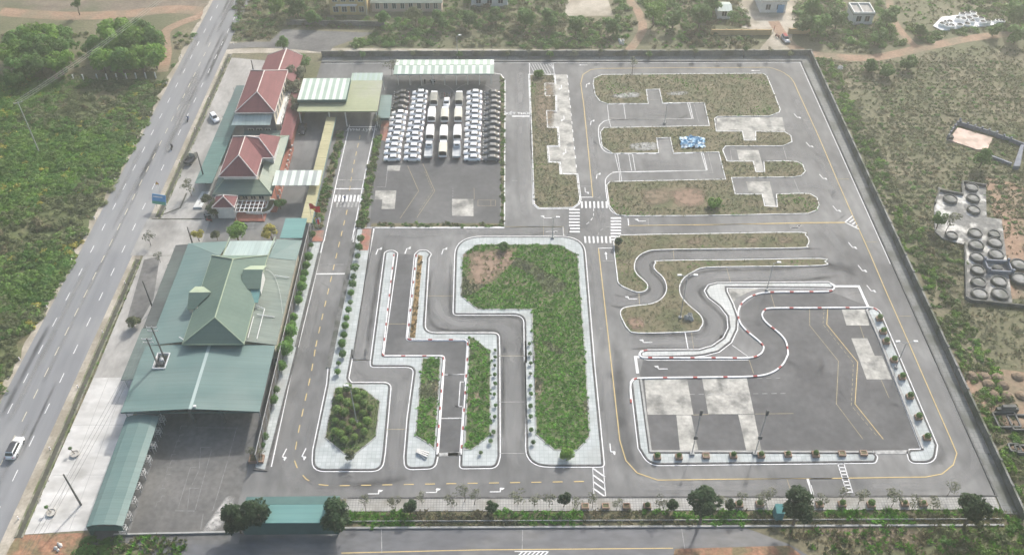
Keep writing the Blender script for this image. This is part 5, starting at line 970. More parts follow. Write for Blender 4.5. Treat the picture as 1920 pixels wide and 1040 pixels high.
for i, c in enumerate(('flag_yellow', 'flag_red', 'flag_green', 'flag_yellow', 'flag_blue', 'flag_red', 'white')):
    p = SR((920 + i * 12, 885 + (i % 3) * 8))[0]; t = T('festival_flag', f'{ORD[i]} small coloured festival flag from the west above the brick terrace', 'flag', p, .4, 'festival flags above the brick terrace'); t.part('pole', MB().tube((0, 0, 0), (0, 0, 3), .03), 'steel_white'); t.part('banner', MB().add([(0, 0, 3), (0, 0, 1.5), (.5, .1, 1.2), (.55, .1, 2.6)], [(0, 1, 2, 3)]), c)

# ================================================================== FAR HOUSES AND TOMBS
def house(name, label, x0, x1, y0, y1, h, wm, rm, n, rise=0, storeys=1):
    t = T(name, label, 'house', ((x0 + x1) / 2, (y0 + y1) / 2, 0)); t.part('wall', MB().box(x0, x1, y0, y1, 0, h), wm, True)
    if rise: 
        ym = (y0 + y1) / 2; r_ = t.part('roof', MB().slab([(x0 - .4, y0 - .4, h), (x1 + .4, y0 - .4, h), (x1 + .4, ym, h + rise), (x0 - .4, ym, h + rise)], .12), rm, True); t.part('roof_slope', MB().slab([(x0 - .4, ym, h + rise), (x1 + .4, ym, h + rise), (x1 + .4, y1 + .4, h), (x0 - .4, y1 + .4, h)], .12), rm, True, r_)
    else: t.part('roof', MB().box(x0 - .3, x1 + .3, y0 - .3, y1 + .3, h + .003, h + .3), rm, True)
    for s in range(storeys): windows(t, None, 'y', x0 + .5, x1 - .5, y0, 1.0 + 3.4 * s, 2.7 + 3.4 * s, n, 1.4 if n < 5 else 1.1, 'glass_dark')
    t.part('plinth', MB().box(x0 - .1, x1 + .1, y0 - .14, y1, 0, .5), wm, True); return t
(ax, ay), (bx, by) = P(620, 28), P(690, 28); hs = house('yellow_house', 'yellow two-storey house with four windows behind the far scrub', ax, bx, ay, ay + 9, 7, 'wall_yellow', 'offwhite', 4, 0, 2); hs.part('drain_pipe', MB().tube((bx - .3, ay - .2, 0), (bx - .3, ay - .2, 7), .08), 'offwhite', True); hs.part('balcony', MB().box(ax + 2, bx - 3, ay - 1, ay - .05, 3.3, 3.5), 'offwhite', True)
(ax, ay), (bx, by) = P(698, 22), P(828, 24); house('long_shed', 'long low pink-walled house beside the yellow one', ax, bx, ay, ay + 8, 3, 'pink_wall', 'shed_worn', 8, 1.2)
(ax, ay), (bx, by) = P(884, 12), P(952, 12); house('white_house', 'white house with red shutters at the top edge', ax, bx, ay, ay + 8, 4, 'offwhite', 'red_roof', 3, 1.5)
(ax, ay), (bx, by) = P(1425, 24), P(1472, 24); hs = house('white_house', 'white house with blue doorway beside the earth yard', ax, bx, ay, ay + 9, 4, 'offwhite', 'tile_moss', 2, 1.0); hs.part('door', MB().box(bx - 2.6, bx - .6, ay - .2, ay - .05, 0, 2.6), 'sign_blue', True)
(ax, ay), (bx, by) = P(1345, 36), P(1368, 36); house('hut', 'small hut with pale teal roof behind the orange wall', ax, bx, ay, ay + 5, 2.8, 'offwhite', 'teal_pale', 1, .8)
(ax, ay), (bx, by) = P(1590, 46), P(1634, 46); hs = house('unfinished_house', 'small unfinished flat-roofed concrete house among the far trees', ax + 1, bx, ay, ay + 6, 3.2, 'offwhite', 'concrete', 2, 0); hs.part('parapet', ribbon(MB(), [(ax + 1, ay), (bx, ay), (bx, ay + 6), (ax + 1, ay + 6)], .3, 4.0, True, z0=3.5), 'offwhite', True); hs.part('cross_wall', MB().box((ax + bx) / 2, (ax + bx) / 2 + .25, ay + .2, ay + 5.8, 3.5, 4.0), 'offwhite', True)
a, b, c, d = P(1333, 66), P(1444, 66), P(1478, 64), P(1516, 64); wall_run('garden_wall', 'orange garden wall in front of the earth yard', a, b, 1.7, .2, 4.2, 'wall_orange', 'wall_orange', .4); wall_run('garden_wall', 'short orange garden wall right of the silver car', c, d, 1.7, .2, 4.2, 'wall_orange', 'wall_orange', .4)
wall_run('roadside_wall', 'dark wall at the edge of the far scrub below the yellow house', P(540, 47), P(720, 50), 1.6, .2, 5, 'old_wall', 'old_wall_cap', .4)
# family graveyard on the east
STB = C(1740, 320, 3.717)
slab = STB((68, 160), (70, 120), (145, 150), (235, 180), (240, 95), (400, 118), (405, 330), (510, 345), (585, 930), (290, 905), (262, 890), (250, 520), (100, 480), (45, 430), (40, 260))
t = T('graveyard_slab', 'grey and white stone floor of the family graveyard in the east field', 'graveyard', (slab[0][0], slab[0][1], 0)); t.part('floor', MB().prism(slab, 0, .3), 'tomb_floor', True); t.part('parapet', ribbon(MB(), STB((250, 520), (262, 895), (295, 915), (669, 955)), .35, .9, z0=0), 'tomb_grey', True); t.part('parapet', ribbon(MB(), STB((400, 118), (235, 92), (235, 180), (72, 150), (45, 240)), .35, 1.0, z0=0), 'tomb_grey', True)
spots = [(150, 205, 48), (300, 125, 45), (308, 200, 46), (312, 280, 45), (160, 460, 40), (322, 442, 47), (330, 525, 50), (335, 610, 46), (340, 700, 45), (345, 785, 48), (352, 865, 52), (460, 508, 50), (468, 590, 50), (488, 778, 50), (495, 865, 54), (625, 660, 52), (635, 760, 55), (455, 450, 40)]
rr = MB().lathe([(1.0, 0), (1.0, .62), (.9, .75), (.78, .7), (.76, .5)], 20).mesh('rim', 'tomb_grey'); fm_ = MB().lathe([(.77, .5), (.4, .6), (0, .66)], 20).mesh('mound', 'tomb_top')
for i, (a, b, r_) in enumerate(spots):
    p = STB((a, b + 8))[0]; s_ = r_ / 3.717 / 7.9; o = put('round_tomb', None, None, (p[0], p[1], .3), label=f'{ORD[i]} low round stone tomb of the graveyard, counted from its far end file by file', category='tomb', group='round tombs of the family graveyard'); put('rim', rr, o).scale = (s_, s_, 1); put('mound', fm_, o).scale = (s_, s_, 1)
p = STB((478, 690))[0]; t = T('walled_tomb', 'dark square walled tomb with an oval mound in the graveyard', 'tomb', (p[0], p[1], .3)); t.part('wall', ribbon(MB(), [(-2.6, -1.4), (2.4, -1.9), (2.7, 1.5), (-2.3, 2.0)], .3, 1.0, True, z0=0), 'tomb_blue'); t.part('mound', MB().lathe([(1.1, 0), (1.1, .4), (.9, .6), (0, .75)], 16, sy=.8), 'tomb_grey')
for q in ((-2.6, -1.4), (2.4, -1.9), (2.7, 1.5), (-2.3, 2.0)): t.part('corner_pillar', MB().box(q[0] - .25, q[0] + .25, q[1] - .25, q[1] + .25, 0, 1.6), 'tomb_blue')
STC = C(1740, 180, 6.5)
fl_ = STC((240, 545), (360, 395), (790, 520), (720, 655), (600, 665)); t = T('ancestral_tomb', 'pink-floored tomb with blue-grey balustrade in the upper east field', 'tomb', (fl_[0][0], fl_[0][1], 0)); t.part('floor', MB().prism(fl_, 0, .3), 'tomb_pink', True)
for q in (STC((235, 530), (300, 420), (380, 330)), STC((380, 360), (820, 490)), STC((820, 500), (1170, 625))): 
    t.part('balustrade', ribbon(MB(), q, .3, 1.1, z0=0), 'tomb_blue', True)
    for c_ in resample(q, 1.8): t.part('pillar', MB().box(c_[0] - .2, c_[0] + .2, c_[1] - .2, c_[1] + .2, 0, 1.6), 'tomb_blue', True)
t.part('low_wall', ribbon(MB(), STC((720, 740), (1010, 850)), .5, .8, z0=0), 'tomb_blue', True); t.part('gate_pillar', MB().prism(STC((1020, 900), (1100, 900), (1150, 640), (1110, 640)), 0, 1.2), 'tomb_blue', True); t.part('headstone', MB().box(0, 1.3, 0, 1.0, .3, 1.1), 'tomb_grey'); t.o.children[-1].location = (STC((450, 540))[0][0] - fl_[0][0], STC((450, 540))[0][1] - fl_[0][1], 0)
STD = C(1440, 0, 4.0)
wt = STD((1235, 200), (1300, 135), (1545, 105), (1620, 160), (1755, 165), (1740, 190), (1300, 235)); t = T('white_graveyard', 'bright white graveyard platform with many rings in the far right field', 'graveyard', (wt[0][0], wt[0][1], 0)); t.part('floor', MB().prism(wt, 0, .3), 'tomb_white', True)
rw_ = MB().lathe([(1, 0), (1, .8), (.85, .9), (.75, .75), (0, .8)], 14); rwm = MB(); rwm.lathe([(1, 0), (1, .8), (.8, .9)], 14, mi=0); rwm.lathe([(.8, .9), (.7, .7), (0, .75)], 14, mi=1); rwm = rwm.mesh('white_ring_tomb', ['tomb_white', 'tomb_grey'])
for i, (a, b) in enumerate(((1450, 130), (1490, 125), (1530, 118), (1420, 160), (1455, 165), (1500, 160), (1545, 150), (1590, 160), (1300, 200), (1330, 190), (1355, 185), (1340, 215), (1370, 215), (1430, 212), (1485, 205), (1520, 180), (1605, 188), (1640, 182), (1720, 178), (1745, 180))):
    p = STD((a, b))[0]; put('ring_tomb', rwm, None, (p[0], p[1], .3), label=f'{ORD[i]} white ring tomb on the white platform, counted from its far side', category='tomb', group='white ring tombs').scale = (1.05, 1.05, 1)
for i, (a, b, s_) in enumerate(((1885, 790, 1.7), (1912, 795, 1.7), (1900, 842, .8), (1912, 845, .8))):
    p = P(a, b); t = T('earth_tomb', ('dark walled tomb with earthen mound at the right edge', 'second dark walled tomb at the right edge', 'small low tomb in front of the walled pair', 'second small low tomb in front of the walled pair')[i], 'tomb', p); t.part('wall', ribbon(MB(), fillet([(-s_ * 1.2, -s_), (s_ * 1.2, -s_), (s_ * 1.2, s_), (-s_ * 1.2, s_)], .3, 2), .3, .8, True, z0=0), 'tomb_grey'); t.part('mound', MB().lathe([(s_ * .8, 0), (s_ * .75, .4), (s_ * .4, .6), (0, .66)], 16), 'dirt')
p = P(1890, 772); put('grave_stele', MB().box(-2.5, 1.6, -.3, .3, 0, 1.2).box(-1.6, .9, -.3, .35, 1.2, 1.9).mesh('grave_stele', 'tomb_grey'), None, (p[0], p[1], 0), label='stepped grey stele behind the walled tombs at the right edge', category='stele')
for i, (a, b) in enumerate(((1822, 705), (1845, 706), (1870, 708), (1853, 720), (1880, 722), (1908, 706), (1862, 740), (1888, 742), (1915, 742))):
    p = P(a, b); put('earth_mound', MB().lathe([(1.25, 0), (1.1, .3), (.6, .65), (0, .75)], 14).mesh('earth_mound', 'mound_soil'), None, (p[0], p[1], 0), label=f'{ORD[i]} bare earth grave mound on the reddish plot, counted from the far file', category='grave mound', group='earth mounds on the reddish plot')

# ================================================================== VEGETATION
def leaves(n, centers, radii, leaf, seed, up=.35, squash=1.0):
    """n leaf quads spread over the shells of several lumps"""
    r = np.random.default_rng(seed); k = len(centers); c = np.array(centers, float); rad = np.array(radii, float)
    w_ = rad ** 2 / np.sum(rad ** 2); idx = r.choice(k, n, p=w_)
    d = r.normal(size=(n, 3)); d[:, 2] = np.abs(d[:, 2]) * 1.0 - .25 * r.random(n) * 2; d /= np.linalg.norm(d, axis=1)[:, None]
    p = c[idx] + d * (rad[idx] * (.62 + .42 * r.random(n)))[:, None] * np.array([1, 1, squash])
    nr = d + r.normal(size=(n, 3)) * .55 + np.array([0, 0, up]); nr /= np.linalg.norm(nr, axis=1)[:, None]
    t1 = np.cross(nr, r.normal(size=(n, 3))); t1 /= np.linalg.norm(t1, axis=1)[:, None]; t2 = np.cross(nr, t1)
    s = (leaf * (.6 + .8 * r.random(n)))[:, None]
    v = np.empty((n, 4, 3)); v[:, 0] = p - t1 * s; v[:, 1] = p + t2 * s * .6; v[:, 2] = p + t1 * s; v[:, 3] = p - t2 * s * .6
    return v.reshape(-1, 3)
def quad_mesh(name, v, m):
    me = bpy.data.meshes.new(name); n = len(v) // 4; me.vertices.add(4 * n); me.vertices.foreach_set('co', v.astype(np.float32).ravel())
    me.loops.add(4 * n); me.loops.foreach_set('vertex_index', np.arange(4 * n, dtype=np.int32)); me.polygons.add(n); me.polygons.foreach_set('loop_start', np.arange(0, 4 * n, 4, dtype=np.int32)); me.polygons.foreach_set('loop_total', np.full(n, 4, dtype=np.int32))
    me.materials.append(M[m]); me.update(calc_edges=True); return me
def bush_mesh(name, m, n, seed, lumps=5, leaf=.16, flat=.7):
    r = random.Random(seed); cs = [(r.uniform(-.55, .55), r.uniform(-.55, .55), r.uniform(.12, .5) * flat) for _ in range(lumps)]; rd = [r.uniform(.3, .55) for _ in range(lumps)]
    return quad_mesh(name, leaves(n, cs, rd, leaf, seed, squash=flat), m)
def tuft_mesh(name, m, n, seed, leaf=.3, h=.5):
    r = np.random.default_rng(seed); v = []
    for i in range(n):
        a = r.random() * 6.283; b = r.random() * .5; x, y = b * math.cos(a), b * math.sin(a); a2 = a + r.normal() * .6; L = leaf * (.6 + .8 * r.random()); hh = h * (.4 + .8 * r.random()); w_ = .07 + .05 * r.random(); dx, dy = math.cos(a2), math.sin(a2)
        v += [(x - dy * w_, y + dx * w_, 0), (x + dy * w_, y - dx * w_, 0), (x + dx * L + dy * w_ * .7, y + dy * L - dx * w_ * .7, hh), (x + dx * L - dy * w_ * .7, y + dy * L + dx * w_ * .7, hh)]
    return quad_mesh(name, np.array(v), m)
GN = {}
def gn_tree(key, meshes):
    if key in GN: return GN[key]
    col = bpy.data.collections.new('plants_' + key)
    for i, me in enumerate(meshes): col.objects.link(bpy.data.objects.new(f'{key}_{i:02d}', me))
    g = bpy.data.node_groups.new('scatter_' + key, 'GeometryNodeTree'); g.interface.new_socket('Geometry', in_out='INPUT', socket_type='NodeSocketGeometry'); g.interface.new_socket('Geometry', in_out='OUTPUT', socket_type='NodeSocketGeometry')
    N = g.nodes; L = g.links; gi = N.new('NodeGroupInput'); go = N.new('NodeGroupOutput'); ip = N.new('GeometryNodeInstanceOnPoints'); ci = N.new('GeometryNodeCollectionInfo'); ci.inputs['Collection'].default_value = col; ci.inputs['Separate Children'].default_value = True; ci.inputs['Reset Children'].default_value = True
    def at(nm, ty): a = N.new('GeometryNodeInputNamedAttribute'); a.data_type = ty; a.inputs[0].default_value = nm; return a.outputs[0]
    L.new(gi.outputs[0], ip.inputs['Points']); L.new(ci.outputs[0], ip.inputs['Instance']); ip.inputs['Pick Instance'].default_value = True; L.new(at('idx', 'INT'), ip.inputs['Instance Index']); L.new(at('sc', 'FLOAT_VECTOR'), ip.inputs['Scale'])
    L.new(at('rot', 'FLOAT_VECTOR'), ip.inputs['Rotation']); L.new(ip.outputs[0], go.inputs[0]); GN[key] = g; return g
def vnoise(x, y, s, k=0): return .5 + .25 * (math.sin(x * s + 1.7 * math.sin(y * s * .8 + k)) + math.sin(y * s * 1.1 + 1.3 * math.sin(x * s * .9 + 2 * k) + k))
def scatter(name, label, cat, key, meshes, pts, smin, smax, pick=None, flat=(.8, 1.2), parent=None, z=0):
    g = gn_tree(key, meshes); me = bpy.data.meshes.new(name); n = len(pts); me.vertices.add(n); me.vertices.foreach_set('co', np.array([(p[0], p[1], z) for p in pts], np.float32).ravel()); r = RNG
    s = smin + (smax - smin) * r.random(n) ** 1.6; sv = np.stack([s, s, s * (flat[0] + (flat[1] - flat[0]) * r.random(n))], 1)
    me.attributes.new('sc', 'FLOAT_VECTOR', 'POINT').data.foreach_set('vector', sv.astype(np.float32).ravel())
    rv = np.zeros((n, 3)); rv[:, 2] = r.random(n) * 6.283; me.attributes.new('rot', 'FLOAT_VECTOR', 'POINT').data.foreach_set('vector', rv.astype(np.float32).ravel())
    ix = [pick(*p) if pick else random.randrange(len(meshes)) for p in pts]; me.attributes.new('idx', 'INT', 'POINT').data.foreach_set('value', np.array(ix, np.int32))
    me.update(); o = put(name, me, parent, label=label, category=cat, kind='stuff'); o.modifiers.new('scatter', 'NODES').node_group = g; return o
def fill(poly, density, excl=(), keep=None):
    xs = [p[0] for p in poly]; ys = [p[1] for p in poly]; n = int((max(xs) - min(xs)) * (max(ys) - min(ys)) * density); out = []
    for _ in range(n):
        p = (random.uniform(min(xs), max(xs)), random.uniform(min(ys), max(ys)))
        if inside(p, poly) and not any(inside(p, e) for e in excl) and (keep is None or keep(*p)) and (max(ys) < 236 or clear(*p)): out.append(p)
    return out
BUSH = [bush_mesh('bush_green', 'leaf_field', 150, 1, 6), bush_mesh('bush_green', 'leaf_field', 150, 2, 5), bush_mesh('bush_bright', 'leaf_bright', 140, 3, 5), bush_mesh('bush_olive', 'leaf_olive', 140, 4, 5), bush_mesh('bush_brown', 'leaf_brown', 110, 5, 4), bush_mesh('bush_dark', 'leaf_mid', 150, 6, 6), bush_mesh('bush_yellow', 'leaf_yellow', 90, 8, 4)]
TUFT = [tuft_mesh('tuft', 'leaf_lawn', 16, 1), tuft_mesh('tuft', 'leaf_lawn', 16, 2), tuft_mesh('tuft', 'leaf_bright', 12, 3), tuft_mesh('tuft', 'leaf_olive', 16, 4), tuft_mesh('tuft', 'leaf_brown', 16, 5), tuft_mesh('tuft', 'leaf_grey', 14, 6), bush_mesh('tuft_bush', 'leaf_lawn', 50, 7, 3, .22)]
patch('field_ground', [(-260, 40), (-97.6, 40), (-96.9, 90), (-94.8, 226), (-130, 227), (-260, 232)], 'field_floor', .006)
# field west of the highway
tracks = [PX((300, 30), (392, 12), (392, 45), (330, 60), (322, 140), (300, 140), (300, 60))]
west = PX((-60, 160), (150, 150), (312, 145), (255, 270), (130, 500), (0, 745), (-60, 870), (-200, 870)); west = [(-175, 232), (-130, 226), (-94.5, 225), (-98.6, 90), (-125, 90)]
def pick_w(x, y):
    a = vnoise(x, y, .11, 1); b = random.random()
    if a > .8: return 4 if b < .2 else 3
    if b < .06: return 6
    return (0, 1, 5, 5, 2, 0, 1)[random.randrange(7)] if a < .5 else (0, 3, 5, 3, 1)[random.randrange(5)]
scatter('field_scrub', 'dense green scrub covering the field west of the highway', 'scrub', 'bush', BUSH, fill(west, 1.25, keep=lambda x, y: vnoise(x, y, .11, 1) < .8 or random.random() < .35), .65, 2.1, pick_w, (.6, .95))
wtop = [(-190, 228), (-93.6, 226), (-92, 290), (-200, 290)]
scatter('rough_grass', 'low rough grass between the tree clumps and the earth tracks', 'grass', 'bush', BUSH, fill(wtop, .16, tracks, lambda x, y: y < 252), .5, 1.5, lambda x, y: random.choice((3, 4, 5, 0)))
# ground beyond the far wall
far = PX((440, 92), (640, 91), (1440, 92), (1440, -30), (440, -30))
fx = [PX((1168, 96), (1215, 96), (1220, 40), (1190, -20), (1160, -20), (1190, 40)), PX((1380, -30), (1500, -30), (1490, 100), (1420, 100)), PX((500, 92), (520, 50), (720, 55), (640, 90)), PX((610, 34), (700, 34), (835, 30), (835, -30), (610, -30)), PX((1060, -20), (1150, -20), (1150, 34), (1060, 34)), PX((1335, 70), (1450, 70), (1450, 50), (1335, 50)), PX((880, 14), (955, 14), (955, -30), (880, -30)), PX((1340, 40), (1372, 40), (1372, 0), (1340, 0))]
scatter('far_scrub', 'hazy scrub and grass behind the far boundary wall', 'scrub', 'bush', BUSH, fill(far, .42, fx, lambda x, y: vnoise(x, y, .13, 3) > .42 or y > 262 and random.random() < .6 or random.random() < .2), .5, 2.0, lambda x, y: random.choice((5, 5, 0, 3)) if vnoise(x, y, .09, 5) > .36 else random.choice((3, 4, 3, 5)))
# fields east of the wall
east = [(89, 238), (180, 245), (180, 150), (89, 150)]; ex = [slab, fl_, wt]
rows_ = [(x + .35 * math.sin(y), y + .3 * math.sin(x * 2.1)) for x in np.arange(93, 178, 1.5) for y in np.arange(160, 236, 1.9) if not any(inside((x, y), e) for e in ex) and random.random() < .82 and vnoise(x, y, .06, 2) > .22]
scatter('crop_rows', 'low olive crop plants in loose rows east of the wall', 'crop', 'bush', BUSH, rows_, .6, 1.05, lambda x, y: random.choice((3, 3, 3, 4, 5)), (.5, .8))
e2 = [(89, 238), (190, 258), (190, 300), (95, 300), (85, 246)]; exr = [PX((1440, 100), (1560, 120), (1720, 104), (1930, 80), (1930, 52), (1730, 80), (1690, 40), (1660, -20), (1650, 0), (1680, 60), (1700, 84), (1560, 96), (1470, 40), (1440, 40))]
scatter('scrub', 'shrubs and grass round the far right earth track', 'scrub', 'bush', BUSH, fill(e2, .3, exr + [wt, PX((1580, 50), (1640, 50), (1640, 0), (1580, 0))], lambda x, y: vnoise(x, y, .12, 7) > .42), .6, 2.2, lambda x, y: random.choice((5, 5, 0, 3)))
e3 = [(88.6, 238), (93, 238), (94, 160), (96, 120), (93, 80), (88.6, 80)]
scatter('wallside_scrub', 'yellow-green scrub growing along the outside of the east wall', 'scrub', 'bush', BUSH, fill(e3, .8), .5, 1.4, lambda x, y: random.choice((0, 3, 5, 3, 2)))
e4 = [(93, 165), (180, 165), (180, 78), (93, 78)]; graves = [slab, PX((1845, 330), (1925, 350), (1925, 560), (1890, 560), (1870, 430)), PX((1800, 690), (1930, 690), (1930, 770), (1850, 770)), PX((1845, 765), (1930, 765), (1930, 870), (1845, 870))]
scatter('dry_scrub', 'dry olive and brown scrub round the graveyards', 'scrub', 'bush', BUSH, fill(e4, .5, graves, lambda x, y: vnoise(x, y, .1, 4) > .34), .4, 1.5, lambda x, y: random.choice((3, 4, 3, 5, 0)) if vnoise(x, y, .16, 6) > .4 else random.choice((3, 4, 4)))
scatter('grave_weeds', 'thin dry weeds on the bare burial ground', 'weeds', 'tuft', TUFT, fill(graves[1], .5) + fill(graves[3], .4), .4, .8, lambda x, y: random.choice((3, 4)))
scatter('field_grass', 'dull grass between the scrub of the east fields', 'grass', 'tuft', TUFT, fill([(89, 240), (175, 245), (175, 165), (89, 165)], .9, ex) + fill(e4, .9, graves), .5, 1.2, lambda x, y: random.choice((3, 3, 4, 5)), (.4, .7))
scatter('field_grass', 'hazy grass behind the far wall', 'grass', 'tuft', TUFT, fill(far, .5, fx) + fill(e2, .5, exr + [wt]), .6, 1.4, lambda x, y: random.choice((3, 3, 4, 0)), (.4, .7))
s4 = [(44, 84.5), (100, 84.5), (100, 66), (62, 66), (57, 76), (50, 81)]
scatter('corner_grass', 'dry brown grass and shrubs in the near right corner', 'grass', 'tuft', TUFT, fill(s4, 2.2), .5, 1.2, lambda x, y: random.choice((3, 4, 4, 0)) if x < 78 else random.choice((0, 3, 2))); scatter('corner_scrub', 'green shrubs in the near right corner below the wall end', 'scrub', 'bush', BUSH, fill([(72, 84.6), (100, 84.6), (100, 66), (80, 66)], .45), .6, 1.7, lambda x, y: random.choice((0, 5, 3)))
s5 = [(-67, 83.6), (-50, 83.8), (-52, 78), (-68, 76)]; scatter('corner_grass', 'yellowish grass at the foot of the long canopy', 'grass', 'tuft', TUFT, fill(s5, 2.5, keep=lambda x, y: x < -54), .5, 1.1, lambda x, y: random.choice((0, 3, 3, 4))); scatter('corner_scrub', 'dark shrubs at the near end of the long canopy', 'scrub', 'bush', BUSH, fill([(-72, 83.4), (-64.5, 83.6), (-66, 78), (-72, 78)], .9), .8, 1.6, lambda x, y: 5)
# lawns and weeds inside the site
def lawn_pick(x, y):
    if vnoise(x, y, .35, 2) > .82: return random.choice((3, 5))
    return random.choice((0, 1, 0, 1, 2, 6))
bare = SD((900, 200), (1180, 170), (1200, 260), (1050, 420), (880, 420))
scatter('lawn', 'lush green lawn of the large central island', 'lawn', 'tuft', TUFT, fill(l4, 6.5, [bare]) + fill(bare, 1.1), .3, .7, lambda x, y: random.choice((4, 3, 3, 0)) if inside((x, y), bare) else lawn_pick(x, y), (.4, .75), z=.16)
for lp, lb in ((l2a, 'green weeds in the bed of the left tiled island'), (l3a, 'green weeds in the bed of the right tiled island')): scatter('bed_weeds', lb, 'weeds', 'tuft', TUFT, fill(lp, 4.5), .35, .85, lawn_pick, (.4, .75), z=.16)
scatter('bed_weeds', 'ground cover under the shrubs of the hexagonal bed', 'weeds', 'tuft', TUFT, fill(hexbed, 4), .2, .4, lambda x, y: random.choice((0, 3, 5)), z=.16)
scatter('bed_weeds', 'withered brown grass in the narrow strip bed', 'weeds', 'tuft', TUFT, fill(l3b, 5), .25, .5, lambda x, y: 4, z=.16)
weed = lambda x, y: random.choice((3, 3, 3, 4, 4, 5)) if vnoise(x, y, .3, 9) < .8 else random.choice((0, 3, 3))
dirtp = SA((715, 800), (900, 775), (1060, 790), (1080, 880), (800, 890))
softpatch('bare_soil', SA((725, 800), (800, 785), (880, 790), (880, 850), (820, 875), (740, 870)), 'soft_soil', .12, I9); softpatch('bare_soil', SA((890, 800), (1000, 780), (1075, 815), (1065, 870), (980, 885), (910, 870)), 'soft_pink', .123, I9); softpatch('bare_soil', SD((890, 205), (1040, 180), (1190, 175), (1210, 250), (1120, 330), (1000, 430), (880, 440)), 'soft_pink', .175, I4)
for q in (((570, 150), (660, 130), (650, 170), (590, 175)), ((960, 140), (1040, 130), (1030, 165), (970, 165)), ((1180, 130), (1270, 130), (1260, 165), (1190, 165))): softpatch('bare_soil', SCC(*q), 'soft_soil', .155, I7)
softpatch('bare_soil', SCC((170, 680), (260, 670), (280, 730), (200, 745)), 'soft_pink', .155, I8)
for q in (((140, 200), (220, 180), (240, 260), (220, 460), (140, 440)),): softpatch('bare_soil', SA(*q), 'soft_soil', .125, I10)
for q in (((570, 262), (700, 250), (700, 275), (580, 280)), ((870, 250), (970, 245), (970, 262), (880, 265)), ((660, 540), (720, 530), (810, 530), (800, 570), (680, 570))): softpatch('stone_scatter', SA(*q), 'soft_stone', .125, I9)
softpatch('lime_spill', SK((1040, 740), (1140, 610), (1190, 630), (1160, 740), (1060, 850), (960, 870)), 'soft_lime', .06)
softpatch('bare_slope', PX((1530, 985), (1640, 985), (1740, 1000), (1700, 1035), (1560, 1010)), 'soft_soil', .03)
for pl_, dn, lb in ((ccw(g9), 4, 'dull olive weeds on the bay island'), (ccw(g10), 4, 'dull olive weeds on the narrow concrete-bay island'), (smoothline(a7, 3, True), 4.2, 'olive weeds on the upper S-bend island'), (smoothline(b7, 3, True), 4.2, 'olive weeds on the lower S-bend island')):
    scatter('island_weeds', lb, 'weeds', 'tuft', TUFT, fill(pl_, dn, [dirtp] if dn == 4 else ()), .22, .55, weed, (.35, .6), z=.1)
strip = [(-28, 85.3), (87, 85.1), (87, 88), (-28, 88.2)]
scatter('verge_plants', 'dry stalks and green weeds on the strip below the near walk', 'weeds', 'tuft', TUFT, fill(strip, 4.5), .4, 1.0, lambda x, y: (random.choice((0, 2, 0, 6)) if vnoise(x, y * 3, .23, 3) > .5 else random.choice((4, 4, 3, 5))))
hedge1 = SR((1150, 70), (1200, 75), (1010, 900), (930, 890)); hedge2 = SR((1470, 110), (1510, 120), (1440, 480), (1390, 900), (1300, 900), (1400, 420))
scatter('hedge', 'mixed flowering hedge on the west edge of the start road', 'hedge', 'bush', BUSH, fill(hedge1, 1.6), .5, 1.0, lambda x, y: random.choice((5, 5, 3, 4, 0))); scatter('hedge', 'green hedge between the start road and the car park', 'hedge', 'bush', BUSH, fill(hedge2, 2.0), .55, 1.05, lambda x, y: random.choice((0, 5, 3, 2)))
hedge3 = SL((766, 150), (790, 170), (788, 975), (770, 975)); hedge4 = SL((50, 976), (788, 976), (788, 996), (45, 996))
patch('planting_bed', hedge3, 'soil', .05); patch('planting_bed', hedge4, 'soil', .052); patch('planting_bed', hedge1, 'soil', .05); patch('planting_bed', hedge2, 'soil', .05)
scatter('hedge', 'thin hedge along the east edge of the car park', 'hedge', 'bush', BUSH, fill(hedge3, 2.6), .3, .7, lambda x, y: random.choice((0, 3, 5))); scatter('hedge', 'low hedge along the near edge of the car park', 'hedge', 'bush', BUSH, fill(hedge4, 2.2), .3, .75, lambda x, y: random.choice((0, 3, 5, 4)))
scatter('drain_weeds', 'grass growing along the roadside drain', 'weeds', 'tuft', TUFT, fill([(-82.0, 84), (-81.4, 84), (-80.9, 152), (-81.5, 152)], 3) + fill([(-80.7, 168), (-80.2, 168), (-79.4, 238), (-80.0, 238)], 3), .3, .6, lambda x, y: random.choice((3, 3, 4, 0)))

# ------------------------------------------------------------------ trees and shrubs one can point at
def crown_mesh(m, n, seed, lumps, leaf, shape=(1, 1, .8), spread=.62):
    r = random.Random(seed); cs = []; rd = []
    for _ in range(lumps):
        while True:
            q = (r.uniform(-1, 1), r.uniform(-1, 1), r.uniform(-1, 1))
            if .2 < sum(a * a for a in q) < 1: break
        cs.append((q[0] * spread * shape[0], q[1] * spread * shape[1], q[2] * spread * shape[2])); rd.append(r.uniform(.26, .42))
    return quad_mesh('crown', leaves(n, cs, rd, leaf, seed), m)
def trunk_mesh(h, r, seed, limbs=5, lean=.06):
    rr = random.Random(seed); mb = MB(); p = Vector((0, 0, 0)); n = 4; pts = [p]
    for i in range(n): p = p + Vector((rr.uniform(-lean, lean) * h, rr.uniform(-lean, lean) * h, h / n)); pts.append(p)
    for i in range(n): mb.tube(pts[i], pts[i + 1], r * (1 - .2 * i), r * (1 - .2 * (i + 1)), 6)
    for i in range(limbs):
        a = rr.uniform(0, 6.28); b = pts[2 + i % 3]; mb.tube(b, b + Vector((math.cos(a), math.sin(a), rr.uniform(.5, 1))) * h * rr.uniform(.25, .45), r * .4, r * .12, 5)
    return mb.mesh('trunk', 'bark')
